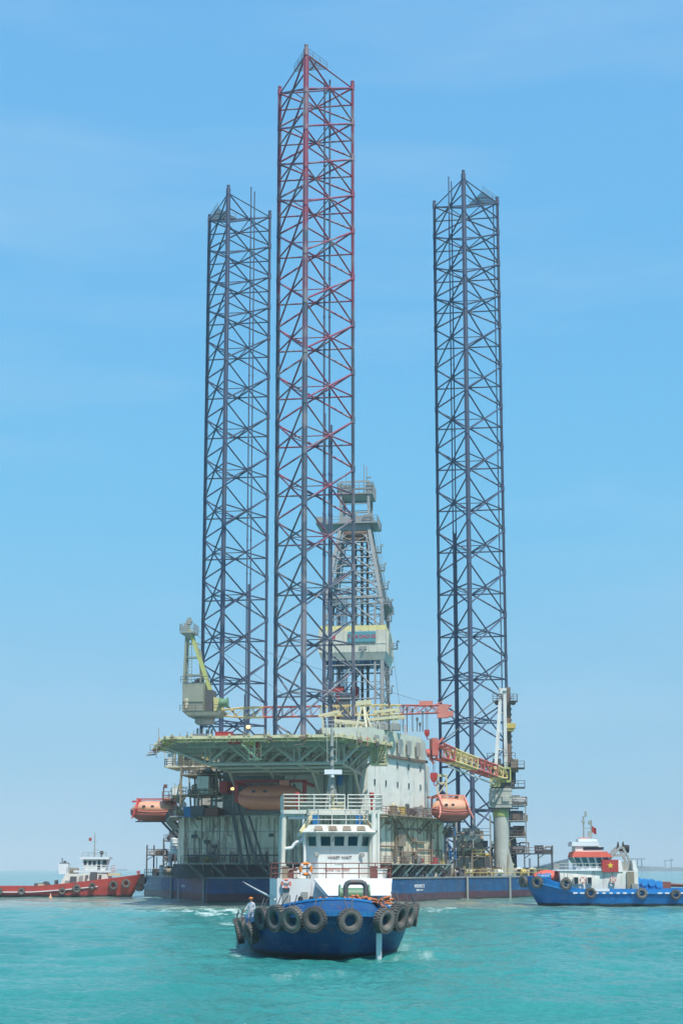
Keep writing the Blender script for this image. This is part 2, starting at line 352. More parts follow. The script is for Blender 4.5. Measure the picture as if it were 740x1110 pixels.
# ---- legs
ZN = [144.5 - 6.9 * i for i in range(5)] + [116.9 - 8.75 * i for i in range(1, 15)]
ZN = [z for z in ZN if z > -5]
S = 13.3
def leg(cx, cy, matname, label, plat, pipes, pipe_top):
    P0 = [(cx, cy - S * .57735), (cx + S / 2, cy + S * .288675), (cx - S / 2, cy + S * .288675)]
    lg = bpy.data.objects.new('leg', None); COL.objects.link(lg); lg.parent = RIG; lg['label'] = label
    for k, (x, y) in enumerate(P0):
        c = MB(); top = ZN[0] + (1.25 if k == 0 else .9)
        c.tube((x, y, -4), (x, y, top), .30, 8)
        for z in ZN[:-1]: c.tube((x, y, z - .55), (x, y, z + .55), .40, 8)
        rad = Vector((x - cx, y - cy, 0)).normalized(); t = Vector((-rad.y, rad.x, 0))
        for sgn in (-1, 1):
            p = Vector((x, y, 0)) + t * sgn * .38
            a = t * .085; w = rad * .07
            vs = [p + a * i + w * j + Vector((0, 0, z)) for z in (-4, top - .4) for j in (-1, 1) for i in (-1, 1)]
            c.add(vs, [(0, 1, 3, 2), (4, 6, 7, 5), (0, 4, 5, 1), (2, 3, 7, 6), (0, 2, 6, 4), (1, 5, 7, 3)])
        c.tube((x, y, top), (x, y, top + .25), .36, 8)
        c.build('chord', matname, lg)
    pairs = [(0, 1), (1, 2), (2, 0)]
    for zi in range(len(ZN) - 1):
        z1, z0 = ZN[zi], ZN[zi + 1]; zm = (z0 + z1) / 2; m = MB()
        mids = []
        for (i, j) in pairs:
            a, bb = Vector((*P0[i], 0)), Vector((*P0[j], 0))
            m.tube(a + Vector((0, 0, z0 + .2)), bb + Vector((0, 0, z1 - .2)), .17, 6); m.tube(bb + Vector((0, 0, z0 + .2)), a + Vector((0, 0, z1 - .2)), .17, 6)
            m.tube(a + Vector((0, 0, zm)), bb + Vector((0, 0, zm)), .155, 6)
            mid = (a + bb) / 2 + Vector((0, 0, zm)); mids.append(mid)
            m.sphere(mid, .34, 8, 5)
        for i in range(3): m.tube(mids[i], mids[(i + 1) % 3], .1, 5)
        if zi == 0:
            for (i, j) in pairs: m.tube(Vector((*P0[i], z1 - .25)), Vector((*P0[j], z1 - .25)), .13, 6)
        m.build('lattice_bay', 'brace_red' if matname == 'leg_red' else matname, lg)
    # small grating landing in one corner of the head ring
    k = plat; o = [q for q in range(3) if q != k]
    A = Vector((*P0[k], ZN[0] - .1)); B = A.lerp(Vector((*P0[o[0]], ZN[0] - .1)), .44); Cc = A.lerp(Vector((*P0[o[1]], ZN[0] - .1)), .44)
    g = MB()
    for i in range(12):
        t = (i + 1) / 12; g.bar(A.lerp(B, t), A.lerp(Cc, t), .1 if k == 0 else .2, .08)
    g.bar(A, B, .16); g.bar(A, Cc, .16); g.bar(A.lerp(B, .5), B.lerp(Cc, .5), .16); g.bar(A.lerp(Cc, .5), B.lerp(Cc, .5), .16)
    g.rail([B + Vector((0, 0, .1)), A, Cc], 1.2, .035, 2)
    g.build('head_landing', 'rusty_steel', lg)
    for (x, y, r, zt) in pipes:
        w = MB(); w.tube((x, y, -3), (x, y, zt), r, 7)
        z = 8
        while z < zt: w.tube((x, y, z), (x, y, z + .35), r * 1.35, 7); z += 7
        w.build('water_pipe', 'leg_steel', lg)
    return lg
leg(-.65, -46.8, 'leg_red', 'forward leg of faded red primer over grey steel', 0,
    [(1.6, -47.6, .17, 143.5), (2.5, -47.4, .17, 143.5), (1.6, -46.9, .22, 82), (2.75, -46.6, .18, 80)], 143)
leg(24.4, .05, 'leg_steel', 'navy grey steel leg behind the white crane', 1,
    [(21.2, -3.6, .13, 147), (21.75, -3.4, .13, 146), (21.4, -3.3, .28, 71), (30.2, 3.4, .12, 144)], 146)
leg(-24.4, -.15, 'leg_steel', 'navy grey steel leg behind the green crane', 2,
    [(-20.6, -2.8, .14, 148), (-19.9, -2.6, .14, 147), (-20.2, -2.4, .28, 62), (-21.6, 1.5, .2, 40)], 146)

# ---- jack houses round the leg chords
def jackhouse(cx, cy, w, d, h, name='jack_house', m='grey_paint'):
    b = MB(); z = DECK - .02
    b.loft([[(cx - w, cy - d, z), (cx + w, cy - d, z), (cx + w, cy + d, z), (cx - w, cy + d, z)],
            [(cx - w, cy - d, z + h * .72), (cx + w, cy - d, z + h * .72), (cx + w, cy + d, z + h * .72), (cx - w, cy + d, z + h * .72)],
            [(cx - w * .62, cy - d * .7, z + h), (cx + w * .62, cy - d * .7, z + h), (cx + w * .62, cy + d * .7, z + h), (cx - w * .62, cy + d * .7, z + h)]])
    for s in (-1, 1): b.bar((cx + s * w * .5, cy - d - .06, z), (cx + s * w * .5, cy - d - .06, z + h * .72), .22)
    for k in (.25, .5, .72): b.bar((cx - w, cy - d - .09, z + h * k), (cx + w, cy - d - .09, z + h * k), .14)
    o = b.build(name, m, RIG)
    v = MB(); v.box(cx - w * .1, cx + w * .75, cy - d - .2, cy - d - .02, z + h * .36, z + h * .48); v.build('vent', 'dark_steel', o)
    return o
for (lx, ly) in ((24.1, .05), (-24.1, -.15)):
    jackhouse(lx, ly - S * .577 - 1.2, 2.5, 1.3, 9.0, m='house_cream' if lx > 0 else 'grey_paint')
    for s in (-1, 1): jackhouse(lx + s * S / 2, ly + S * .289, 1.7, 1.6, 9.6)
for s in (-1, 1): jackhouse(-.65 + s * S / 2, -46.8 + S * .289, 1.6, 1.6, 9)

# ---- living block
def inset(poly, d): return poly
FRONT = -64.0
LOW = [(-17.5, FRONT), (10.9, FRONT - 1.6), (20.4, -41.0), (20.4, -33), (-24, -33), (-23.5, -44)]
zl0, zl1 = 5.7, 13.0
b = MB(); b.prism(LOW, zl0, zl1)
block = b.build('living_block', 'house_green', RIG, 'white and pale green living quarters wrapped round the forward leg')
RA, RB = Vector((10.9, FRONT - 1.6, 0)), Vector((20.4, -41.0, 0))       # starboard face line
rd = (RB - RA).normalized(); rn = Vector((rd.y, -rd.x, 0))
UPB = RA + rd * 19.8
def rface(t, z, off=.0): return RA + rd * t + rn * off + Vector((0, 0, z))
# starboard lower wall: cream cladding
def slab_on(mb, t0, t1, z0, z1, off0, off1):
    p = [rface(t0, z0, off0), rface(t1, z0, off0), rface(t1, z0, off1), rface(t0, z0, off1)]
    q = [v + Vector((0, 0, z1 - z0)) for v in p]
    mb.add(p + q, [(0, 1, 2, 3), (7, 6, 5, 4), (0, 4, 5, 1), (1, 5, 6, 2), (2, 6, 7, 3), (3, 7, 4, 0)])
b = MB(); slab_on(b, 8.2, 26.3, zl0 + .05, zl1 - .35, -.02, .16)
lw = b.build('cladding', 'house_cream', block, 'cream rust-streaked cladding')
b = MB(); slab_on(b, .1, 8.1, zl0 + .05, zl1 - .35, -.02, .12); b.build('cladding', 'house_green', block)
# upper white block
b = MB()
UP = [(-11.6, FRONT + .6), (10.9, FRONT - 1.6), (UPB.x, UPB.y), (UPB.x, -34), (-20, -34), (-13, -50)]
b.prism(UP, zl1, 22.25)
upper = b.build('upper_storey', 'house_white', RIG, 'white upper storeys of the living quarters')
b = MB(); slab_on(b, -.3, 20.2, 22.0, 22.4, .02, .55); b.bar((10.6, FRONT - 1.95, 22.1), (-3, FRONT - .9, 22.1), .3, .4); b.build('ledge', 'rusty_steel', upper)
# dark panel: the helideck's shade on the front wall, put into colour
b = MB(); b.box(-11.4, 1.5, FRONT - .35, FRONT + .5, zl1 + .3, 21.9); b.build('shade_panel', 'deck_teal', upper)
# roof house
def rp_poly(pts): return [(v.x, v.y) for v in pts]
ZRF = 26.2
RH = [(4.0, -64.6), (10.9, -65.0), (UPB.x - .4, UPB.y), (UPB.x - .4, -36), (4.0, -36)]
b = MB(); b.prism(RH, 22.252, ZRF)
roofh = b.build('roof_house', 'roof_pale', RIG)
for t in (2.0, 5.2, 9.8, 13.2, 16.6): b = MB(); slab_on(b, t + .4, t + 1.9, 22.9, 25.2, .0, .05); b.build('wall_panel', 'grey_paint', roofh)
b = MB(); b.box(6.0, 8.6, -65.05, -64.6, 24.2, 24.9)
for i in range(5): b.box(6.05, 8.55, -65.1, -65.06, 24.25 + i * .12, 24.32 + i * .12)
b.build('vent_grille', 'dark_steel', roofh)
b = MB(); b.rail([(4.1, -64.4, ZRF), (10.9, -64.9, ZRF), (UPB.x - .5, UPB.y, ZRF)], 1.1, .04, 1.9); b.build('roof_railing', 'rail_white', roofh)
# port holes
for (t, z) in ((2.2, 18.0), (6, 18.0), (10, 18.0), (14, 18.0), (18.3, 18.0), (10, 21.0), (14, 21.0), (18.3, 21.0)):
    b = MB(); slab_on(b, t - .32, t + .32, z - .5, z + .5, .02, .07); b.cur = 1; slab_on(b, t - .25, t + .25, z - .43, z + .43, .05, .085); b.build('window', ['white_paint', 'dark_glass'], upper)
for (t, z) in ((3.3, 12.0), (3.0, 10.3), (3.7, 9.2), (1.0, 8.2)):
    b = MB(); slab_on(b, t - .42, t + .42, z - .42, z + .42, .1, .16); b.cur = 1; slab_on(b, t - .3, t + .3, z - .3, z + .3, .14, .18); b.build('window', ['grey_paint', 'dark_glass'], block)
# plate seams on the big walls
for i in range(1, 10):
    x = -17.5 + i * 2.84; b = MB(); b.box(x - .05, x + .05, FRONT - .06 - (x + 17.5) * .0563, FRONT + .2, zl0 + .1, zl1 - .3); b.build('plate_seam', 'rusty_steel' if i % 2 else 'rail_dark', block)
for i in range(1, 14): b = MB(); slab_on(b, i * 1.9 - .045, i * 1.9 + .045, zl0 + .2, zl1 - .4, .1, .19); b.build('plate_seam', 'rusty_steel' if i % 3 else 'grey_paint', block)
for z in (8.1, 10.6): b = MB(); b.bar((-17.5, FRONT - .05, z), (10.8, FRONT - 1.62, z), .1, .08); b.build('stiffener', 'grey_paint', block)
for i in range(2, 10, 3): b = MB(); slab_on(b, i * 2 - .03, i * 2 + .03, 13.2, 21.9, 0, .035); b.build('plate_seam', 'house_green' if i % 3 else 'rusty_steel', upper)
# clutter along the starboard walkways: lockers, reels, vents, valves
rq = random.Random(12)
for k in range(30):
    t = 6.5 + rq.random() * 19; z = 13.33 if k % 3 else zl0 + .13; s = rq.uniform(.25, .6); o = rq.uniform(.5, 1.2); b = MB(); c_ = rface(t, z, o)
    if k % 4 == 0: b.tube(c_ + Vector((0, 0, .05)), c_ + Vector((0, 0, s * 2.6)), s * .6, 10); b.sphere(c_ + Vector((0, 0, s * 2.6)), s * .6, 10, 5)
    elif k % 4 == 1: b.tube(c_ + rd * s + Vector((0, 0, s)), c_ - rd * s + Vector((0, 0, s)), s * .9, 12); b.bar(c_ + rd * s, c_ + rd * s + Vector((0, 0, s * 1.6)), .14); b.bar(c_ - rd * s, c_ - rd * s + Vector((0, 0, s * 1.6)), .14)
    else: b.cbox(c_ + Vector((0, 0, s * 1.1)), (s * 2.2, s * 1.4, s * 2.2), math.atan2(rd.y, rd.x)); b.cbox(c_ + Vector((0, 0, s * 2.25)), (s * 2.35, s * 1.55, .1), math.atan2(rd.y, rd.x))
    b.build(['vent', 'hose_reel', 'locker', 'locker'][k % 4], rq.choice(['brown_gear', 'rusty_steel', 'grey_paint', 'yellow_paint', 'rail_dark', 'house_cream', 'red_paint', 'dark_steel']), block)
for (t0, t1, z) in ((9, 20, 11.2), (16, 25.5, 8.0), (9.2, 16, 7.6), (1, 8, 8.4)):
    b = MB(); b.tube(rface(t0, z, .4), rface(t1, z, .4), .11, 6); b.tube(rface(t1, z, .4), rface(t1, z - 1.6, .4), .11, 6); b.tube(rface(t0, z, .4), rface(t0, z + 1.2, .4), .11, 6); b.build('pipe', 'rusty_steel', block)
# walkway round the block at the upper floor level with railings
def walkway(pts, z, w, m='grey_paint', rail='rail_dark', side=1, name='walkway'):
    mb = MB(); P = [Vector((x, y, z)) for x, y in pts]
    outer = []
    for i, p in enumerate(P):
        d = (P[min(i + 1, len(P) - 1)] - P[max(i - 1, 0)]).normalized(); outer.append(p + Vector((d.y, -d.x, 0)) * w * side)
    for i in range(len(P) - 1):
        a, bq, c, d = P[i], P[i + 1], outer[i + 1], outer[i]
        vs = [a, bq, c, d] + [v - Vector((0, 0, .18)) for v in (a, bq, c, d)]
        mb.add(vs, [(0, 1, 2, 3), (7, 6, 5, 4), (0, 4, 5, 1), (1, 5, 6, 2), (2, 6, 7, 3), (3, 7, 4, 0)])
        n = max(1, int((c - d).length / 3.2))
        for k in range(n + 1):
            o = d.lerp(c, k / n); ii = a.lerp(bq, k / n); mb.tube(o - Vector((0, 0, .15)), ii - Vector((0, 0, w * 1.2)), .09, 5)
    o = mb.build(name, m, block)
    r = MB(); r.rail(outer, 1.1, .045, 1.7, 3); r.build('railing', rail, block)
    return o
walkway([(-25.5, -38), (-23.5, -46), (-18.2, FRONT - .1), (-9.5, FRONT - .6)], zl1, 1.5)
walkway([(RA.x + .2, RA.y), (RB.x, RB.y), (RB.x, -34)], zl1 + .15, 2.0, 'brown_gear', 'rail_brown')
walkway([(RA.x + .2, RA.y + .2), (RB.x + .1, RB.y)], zl0 + .1, 1.6, 'grey_paint', 'rail_dark')
walkway([(-17.6, FRONT), (-4, FRONT - .8)], zl0 + .15, .9)
walkway([(-25.5, -40), (-21.5, -48), (-17.3, FRONT + .8)], 16.3, 1.3)
# brackets and flared sponson plates under the overhang
b = MB()
for i in range(6):
    t = 1.5 + i * 4.4
    p = rface(t, DECK + .25, .2); q = rface(t + 2.6, zl0 - .05, .9); 
    b.bar(p, q, 1.05, .3)
    b.bar(rface(t + 1.4, DECK + .25, -1.2), rface(t + 3.4, zl0, -.4), .7, .3)
b.build('gusset', 'house_green', block)
b = MB(); b.prism([(-20, -60.5), (10, -61), (18, -41), (18, -33), (-24, -33)], DECK - .05, zl0 + .05); b.build('deck_trunk', 'dark_steel', block)
b = MB()
for i in range(7):
    x = -16.5 + i * 3.6; b.bar((x, FRONT - .4, zl0), (x + 1.6, FRONT + 1.6, DECK + .1), .5, .25)
b.build('gusset', 'deck_teal', block)
# rusty down pipes on the starboard wall
b = MB()
for (t0, z0, t1, z1) in ((8.6, 6.0, 8.6, 12.5), (9.6, 12.4, 14.5, 9.2), (14.5, 9.2, 19, 9.2), (20, 11.9, 22.4, 9.9), (21.6, 6.2, 21.6, 12.3), (24, 6.2, 24, 12.3), (10.6, 8.8, 10.6, 6), (17, 10.6, 21, 12.6)):
    b.tube(rface(t0, z0, .45), rface(t1, z1, .45), .16, 6)
b.build('pipe', 'brown_gear', block)
for (t, z, s) in ((9.8, 10.4, .9), (10.3, 9.3, 1.2), (15.2, 9.6, .5), (6.0, 12.0, .4), (12, 6.9, 1.1), (16, 7, .8)): b = MB(); slab_on(b, t - s, t + s, z - s * .7, z + s * .7, .1, .7); b.build('equipment_box', 'brown_gear', block)
b = MB()
for (px, z0, z1) in ((352, 13.2, 20.5), (361, 13.2, 20.6), (366, 13.2, 20.6), (376, 13.2, 19.0), (384, 13.2, 19.5), (390, 13.2, 20.2)):
    v = rp(px, 850, 206); b.tube((v.x, FRONT - 1.9, z0), (v.x, FRONT - 1.9, z1), .2, 6)
    b.tube((v.x, FRONT - 1.9, z1 - .2), (v.x, FRONT - .8, z1 - .2), .2, 6)
b.build('pipe', 'deck_teal', upper)
b = MB(); v = rp(372, 834, 206); b.tube((v.x, FRONT - 2.2, v.z + 2.2), (v.x - .6, FRONT - 2.2, v.z - 2.4), .5, 8); b.tube((v.x - .2, FRONT - 2.2, v.z + 1.4), (v.x + 2.4, FRONT - 2.2, v.z + 1.7), .45, 8); b.build('exhaust_trunk', 'hatch_blue', upper)
# front: slanting dark struts, pipe runs and doors
b = MB()
for (x0, y0, x1, y1) in ((250, 868, 263, 938), (262, 884, 279, 938)):
    p, q = rp(x0, y0, 203), rp(x1, y1, 203); b.bar(p, q, .5, .4); b.bar(p + Vector((.9, .9, 0)), q + Vector((.9, .9, 0)), .3, .3)
b.build('raking_strut', 'dark_steel', block)
b = MB(); p, q = rp(202, 927, 206.5), rp(305, 927, 203.2); b.tube(p, q, .1, 6)
for px in (215, 232, 249, 271, 290): v = rp(px, 927, 206.5 - (px - 202) / 103 * 3.3); b.tube(v, v + Vector((0, 0, -1.4)), .06, 5)
b.build('pipe', 'dark_steel', block)
for (px, py, w, h, D, mt) in ((214, 881 - 2, 1.0, 1.5, 207, 'dark_steel'), (229, 880, 1.0, 1.2, 206.6, 'rail_brown'), (242, 853, .6, 1.7, 205, 'red_paint'), (220, 848, .9, 1.8, 207, 'house_white'), (205, 880, .8, 1.5, 208, 'hatch_blue')):
    v = rp(px, py, D); b = MB(); b.box(v.x - w, v.x + w, v.y - .1, FRONT + 1.4, v.z - h / 2, v.z + h / 2); b.build('door', mt, block)
for (px, py) in ((205, 906), (219, 912), (228, 917), (224, 925), (292, 905)):
    v = rp(px, py, 206.8); b = MB(); b.cbox((v.x, FRONT - .5, v.z), (.7, .8, .5)); b.tube((v.x, FRONT - .5, v.z), (v.x, FRONT - .5, zl0 + .3), .06, 5); b.build('junction_box', 'dark_steel', block)
# port-side cabin and equipment decks
def frame_tower(name, x0, x1, y0, y1, z0, z1, decks, m='grey_paint', r=.12, rails='rail_dark', roof=True, fill=None, n=0, seed=1, sizes=(.5, 1.3)):
    """open steel frame with decks, rails and machinery standing on them"""
    mb = MB(); rn_ = random.Random(seed)
    nx = max(1, int((x1 - x0) / 2.2)); ny = max(1, int((y1 - y0) / 5))
    for i in range(nx + 1):
        for j in range(ny + 1):
            x, y = x0 + (x1 - x0) * i / nx, y0 + (y1 - y0) * j / ny; mb.bar((x, y, z0), (x, y, z1), r * 2)
    for z in decks: mb.box(x0 - .15, x1 + .15, y0 - .15, y1 + .15, z - .12, z + .06)
    for i in range(nx): 
        a = x0 + (x1 - x0) * i / nx; c = x0 + (x1 - x0) * (i + 1) / nx; mb.tube((a, y0, decks[0] - .9), ((a + c) / 2, y0, decks[0]), r * .7, 5)
    o = mb.build(name, m, RIG)
    rr = MB()
    for z in decks: rr.rail([(x0, y1, z), (x0, y0, z), (x1, y0, z), (x1, y1, z)], 1.1, .045, 1.6)
    rr.build('railing', rails, o)
    if fill:
        lv = [z0] + list(decks)
        for k in range(n):
            zb = rn_.choice(lv); w, d, h = (rn_.uniform(*sizes) for _ in range(3)); x = rn_.uniform(x0 + w, x1 - w) if x1 - x0 > 2 * w else (x0 + x1) / 2; y = rn_.uniform(y0 + d, min(y1 - d, y0 + 4))
            q = MB(); kind = rn_.random()
            if kind < .45:
                q.box(x - w, x + w, y - d, y + d, zb + .1, zb + h * 1.5); q.box(x - w * .7, x + w * .3, y - d - .12, y - d - .01, zb + h * .3, zb + h); q.box(x - w - .05, x + w + .05, y - d - .05, y + d + .05, zb + h * 1.5 + .003, zb + h * 1.5 + .12)
                q.build('equipment_box', rn_.choice(fill), o)
            elif kind < .75:
                q.tube((x - w, y, zb + h * .8), (x + w, y, zb + h * .8), h * .6, 12); q.sphere((x - w, y, zb + h * .8), h * .6, 12, 6, (.5, 1, 1)); q.sphere((x + w, y, zb + h * .8), h * .6, 12, 6, (.5, 1, 1)); q.bar((x - w * .6, y, zb), (x - w * .6, y, zb + h * .5), .3); q.bar((x + w * .6, y, zb), (x + w * .6, y, zb + h * .5), .3)
                q.build('tank', rn_.choice(fill), o)
            else:
                pts = [Vector((x, y, zb)), Vector((x, y, zb + h * 1.6)), Vector((x + w * 1.5, y, zb + h * 1.6)), Vector((x + w * 1.5, y + d, zb + h * 1.6)), Vector((x + w * 1.5, y + d, zb))]
                q.path(pts, .14, 7); q.build('pipe', rn_.choice(fill), o)
    return o
GEAR = ['grey_paint', 'brown_gear', 'dark_steel', 'rusty_steel', 'white_paint', 'yellow_paint', 'house_cream', 'deck_teal']
v0, v1 = rp(196, 862, 209), rp(236, 834, 209)
frame_tower('equipment_deck', v0.x, v1.x, v0.y, v0.y + 9, 13.2, 20.4, [16.2, 19.2], 'brown_gear', fill=['brown_gear', 'brown_gear', 'house_cream', 'rusty_steel', 'grey_paint', 'white_paint'], n=44, seed=4, sizes=(.35, .9))
v0, v1 = rp(178.5, 831, 216), rp(231, 818, 216)
cab = MB(); cab.box(v0.x, v1.x, v0.y, v0.y + 8, v0.z - .15, v0.z + .1)
for k in range(6):
    x = v0.x + (v1.x - v0.x) * k / 5; cab.tube((x, v0.y + .1, v0.z), (x, v0.y + .1, v0.z + 2.9), .08, 5)
cab.box(v0.x - .1, v1.x + .1, v0.y - .1, v0.y + 8, v0.z + 2.9, v0.z + 3.05)
cab.box(v0.x + 1.6, v1.x - .4, v0.y + 2.0, v0.y + 7.5, v0.z + .1, v0.z + 2.85)
for k in (0, 1): cab.tube((v0.x + 2.6 + k, v0.y + 1, v0.z), (v0.x + 2.2 + k * 2, v0.y + 1, 13), .14, 6)
cabin = cab.build('wing_cabin', 'house_cream', RIG)
r = MB(); r.rail([(v0.x, v0.y + 8, v0.z + .1), (v0.x, v0.y, v0.z + .1), (v1.x, v0.y, v0.z + .1)], 1.1, .05, 1.3, 3); r.build('railing', 'rail_dark', cabin)
q = MB(); q.box(v0.x + .3, v0.x + 1.4, v0.y + .6, v0.y + 1.6, v0.z + .1, v0.z + 2.1); q.build('cabinet', 'white_paint', cabin)
q = MB(); w_ = rp(221.5, 824, 215.5); q.box(w_.x - .55, w_.x + .6, w_.y, w_.y + .9, v0.z + .1, v0.z + 2.3); q.build('cabinet', 'yellow_paint', cabin)
for px in (200, 212, 228):
    w_ = rp(px, 824, 216); q = MB(); q.box(w_.x - .6, w_.x + .6, v0.y + 1.9, v0.y + 1.98, v0.z + 1.2, v0.z + 2.2); q.build('window', 'dark_glass', cabin)

# ---- helideck
HC = (-1.0, -79.2); HZ = 22.1
def octo(wx, wy, cx, cy): return [(HC[0] - cx, HC[1] - wy), (HC[0] + cx, HC[1] - wy), (HC[0] + wx, HC[1] - cy), (HC[0] + wx, HC[1] + cy), (HC[0] + cx, HC[1] + wy), (HC[0] - cx, HC[1] + wy), (HC[0] - wx, HC[1] + cy), (HC[0] - wx, HC[1] - cy)]
OUT = octo(15.2, 13.2, 10.8, 2.0)
b = MB(); b.prism(OUT, HZ - .5, HZ); heli = b.build('helideck', 'deck_teal', RIG, 'cream edged octagonal helicopter deck overhanging the bow')
b = MB()
N8 = octo(16.9, 14.7, 11.6, 1.2)
for i in range(8):
    a, c = Vector((*OUT[i], HZ)), Vector((*OUT[(i + 1) % 8], HZ)); b.bar(a - Vector((0, 0, .2)), c - Vector((0, 0, .2)), .3, .55)
    a2, c2 = Vector((*N8[i], HZ + .12)), Vector((*N8[(i + 1) % 8], HZ + .12))
    # sloping perimeter safety net of slats
    for k in range(4): b.bar(a.lerp(a2, (k + .5) / 4), c.lerp(c2, (k + .5) / 4), .3, .07)
    L_ = (c - a).length; n = int(L_ / 1.8)
    for k in range(n + 1): b.bar(a.lerp(c, k / n) - Vector((0, 0, .3)), a2.lerp(c2, k / n), .1, .12)
    b.bar(a2 - Vector((0, 0, .12)), c2 - Vector((0, 0, .1)), .1, .38)
    n = int((c2 - a2).length / 2.6)
    for k in range(n + 1):
        q_ = a2.lerp(c2, (k + .3) / (n + 1)); b.cbox(q_ + Vector((0, 0, .16)), (.3, .3, .3)); b.bar(q_ - Vector((0, 0, .5)), q_.lerp(Vector((HC[0], HC[1], q_.z)), .1) - Vector((0, 0, .75)), .09)
b.build('safety_net', 'fascia_cream', heli)
b = MB(); ZT = 19.0
def P3(x, y, z): return Vector((HC[0] + x, HC[1] + y, z))
rows = (-9.5, -2.5, 4.5, 11)
for y in rows:
    b.tube(P3(-7.2, y, ZT), P3(11, y, ZT), .25, 8)
    b.bar(P3(-14 if abs(y) < 8 else -10, y, HZ - .7), P3(14 if abs(y) < 8 else 10, y, HZ - .7), .3, .5)
    for k in range(4):
        x = -7.2 + k * 6.07
        b.tube(P3(x, y, ZT), P3(x + 3 if k < 3 else x + 2.6, y, HZ - .6), .2, 7); b.tube(P3(x, y, ZT), P3(x - (3 if k else 6.2), y, HZ - .6), .2, 7)
        for o in (-.35, .35): b.tube(P3(x + o, y, ZT), P3(x + o, y, HZ - .6), .12, 7)
for x in (-7.2, -1.1, 4.9, 11):
    b.tube(P3(x, -9.5, ZT), P3(x, 13.5, ZT), .2, 8)
    for k in range(3): b.tube(P3(x, rows[k], ZT), P3(x, rows[k + 1], HZ - .6), .16, 7); b.tube(P3(x, rows[k + 1], ZT), P3(x, rows[k], HZ - .6), .14, 7)
for k in range(12): b.bar(P3(-13 + k * 2.36, -11.8 if abs(-13 + k * 2.36) < 9.6 else -3, HZ - .65), P3(-13 + k * 2.36, 12 if abs(-13 + k * 2.36) < 9.6 else 3, HZ - .65), .16, .35)
b.build('truss', 'truss_teal', heli)
b = MB()
for x in (-7.2, -1.1, 4.9, 11):
    b = MB(); b.tube(P3(x, 4.5, ZT), (HC[0] + x, FRONT - .2, 14.2), .24, 8); b.build('support_strut', 'truss_teal', heli)
# helideck gear: red foam cabinets, yellow box, escape stair, edge lamps and monitors
e = rp(255, 803, 181); 
def hbox(px, D, w, d, h, m, name, z=HZ + .1):
    v = rp(px, 803, D); q = MB(); q.box(v.x - w / 2, v.x + w / 2, v.y - d / 2, v.y + d / 2, z, z + h); q.box(v.x - w / 2 - .05, v.x + w / 2 + .05, v.y - d / 2 - .05, v.y + d / 2 + .05, z + h + .003, z + h + .1)
    for k in (-.25, .25): q.box(v.x + k * w - .08, v.x + k * w + .08, v.y - d / 2 - .09, v.y - d / 2 - .01, z + h * .3, z + h * .7)
    return q.build(name, m, heli)
hbox(254.5, 181.2, 1.7, .9, .85, 'red_paint', 'foam_cabinet', HZ - .75); hbox(263, 181.2, .8, .8, .8, 'orange_boat', 'foam_cabinet', HZ - .75); hbox(271, 181.0, 1.3, .8, .9, 'yellow_paint', 'foam_cabinet', HZ - 1.0)
hbox(243, 186, 2.2, 1.4, 1.1, 'red_paint', 'foam_cabinet'); hbox(260, 190, 1.6, 1.4, 1.2, 'rusty_steel', 'foam_cabinet'); hbox(229, 196, 2.4, 1.4, 1.3, 'cream_yellow', 'winch')
hbox(283, 187, 1.4, 1.4, .9, 'brown_gear', 'foam_cabinet'); hbox(216, 194, 2.0, 1.4, 1.6, 'grey_paint', 'winch'); hbox(305, 186, 1.2, 1, .8, 'grey_paint', 'winch')
st = MB(); a = rp(262, 806, 180.6); c = rp(279, 823, 180.6)
st.bar(a, c, .2, .3); st.bar(a + Vector((0, 1, 0)), c + Vector((0, 1, 0)), .2, .3)
for k in range(9): p = a.lerp(c, (k + .5) / 9); st.box(p.x - .14, p.x + .14, p.y, p.y + 1, p.z - .02, p.z + .04)
st.rail([a, c], 1.0, .05, 1); st.build('escape_stair', 'fascia_cream', heli)
for i, px in enumerate((272.5, 275.5, 278.5, 281.5)):
    v = rp(px, 812, 180.9); q = MB(); q.tube((v.x, v.y, HZ - 2.6), (v.x, v.y, HZ - .3), .16, 8); q.tube((v.x, v.y, HZ - .3), (v.x, v.y, HZ - .1), .09, 8); q.build('gas_bottle', ('red_paint', 'letter_white', 'red_paint', 'faded_red')[i], heli)
q = MB(); v0, v1 = rp(270, 813, 181), rp(284, 813, 181); q.box(v0.x, v1.x, v0.y - .4, v0.y + .7, HZ - 2.85, HZ - 2.65); q.rail([(v0.x, v0.y - .4, HZ - 2.7), (v1.x, v0.y - .4, HZ - 2.7)], 2.5, .06, 1.1); q.build('bottle_rack', 'fascia_cream', heli)
def lamp(px, py, D, m, r=.32, par=None, hgt=1.5):
    v = rp(px, py, D); q = MB(); q.tube(v + Vector((0, .3, -hgt)), v + Vector((0, .3, .1)), .06, 6); q.cbox(v + Vector((0, .28, 0)), (r * 2.2, .35, r * 1.8)); o = q.build('floodlight', 'grey_paint', par or RIG)
    q = MB(); q.sphere(v, r, 10, 6, (1, .5, .8)); q.build('bulb', m, par or RIG)
lamp(252, 855, 200.5, 'lamp_warm', .27, block, 2.6); lamp(330, 855.5, 200, 'lamp_white', .2, block, 2.4); lamp(269, 788, 187, 'lamp_warm', .3, heli, 1.8)
b = MB()
for px, D, h in ((172, 187, 2), (210, 190, 1.9), (195, 190, 1.5), (203, 190, 1.8), (222, 192, 1.7)):
    v = rp(px, 806, D); b.tube((v.x, v.y, HZ - .1), (v.x, v.y, HZ + h), .06, 5)
b.build('edge_post', 'grey_paint', heli)
b = MB(); v = rp(163, 807, 186); b.path([rp(170, 808, 186), v, v + Vector((0, 0, -1.6))], .05, 5); v = rp(170, 808, 184); b.path([rp(173, 808, 186), v, v + Vector((0, 0, -1.7))], .05, 5); b.build('windsock_pole', 'grey_paint', heli)
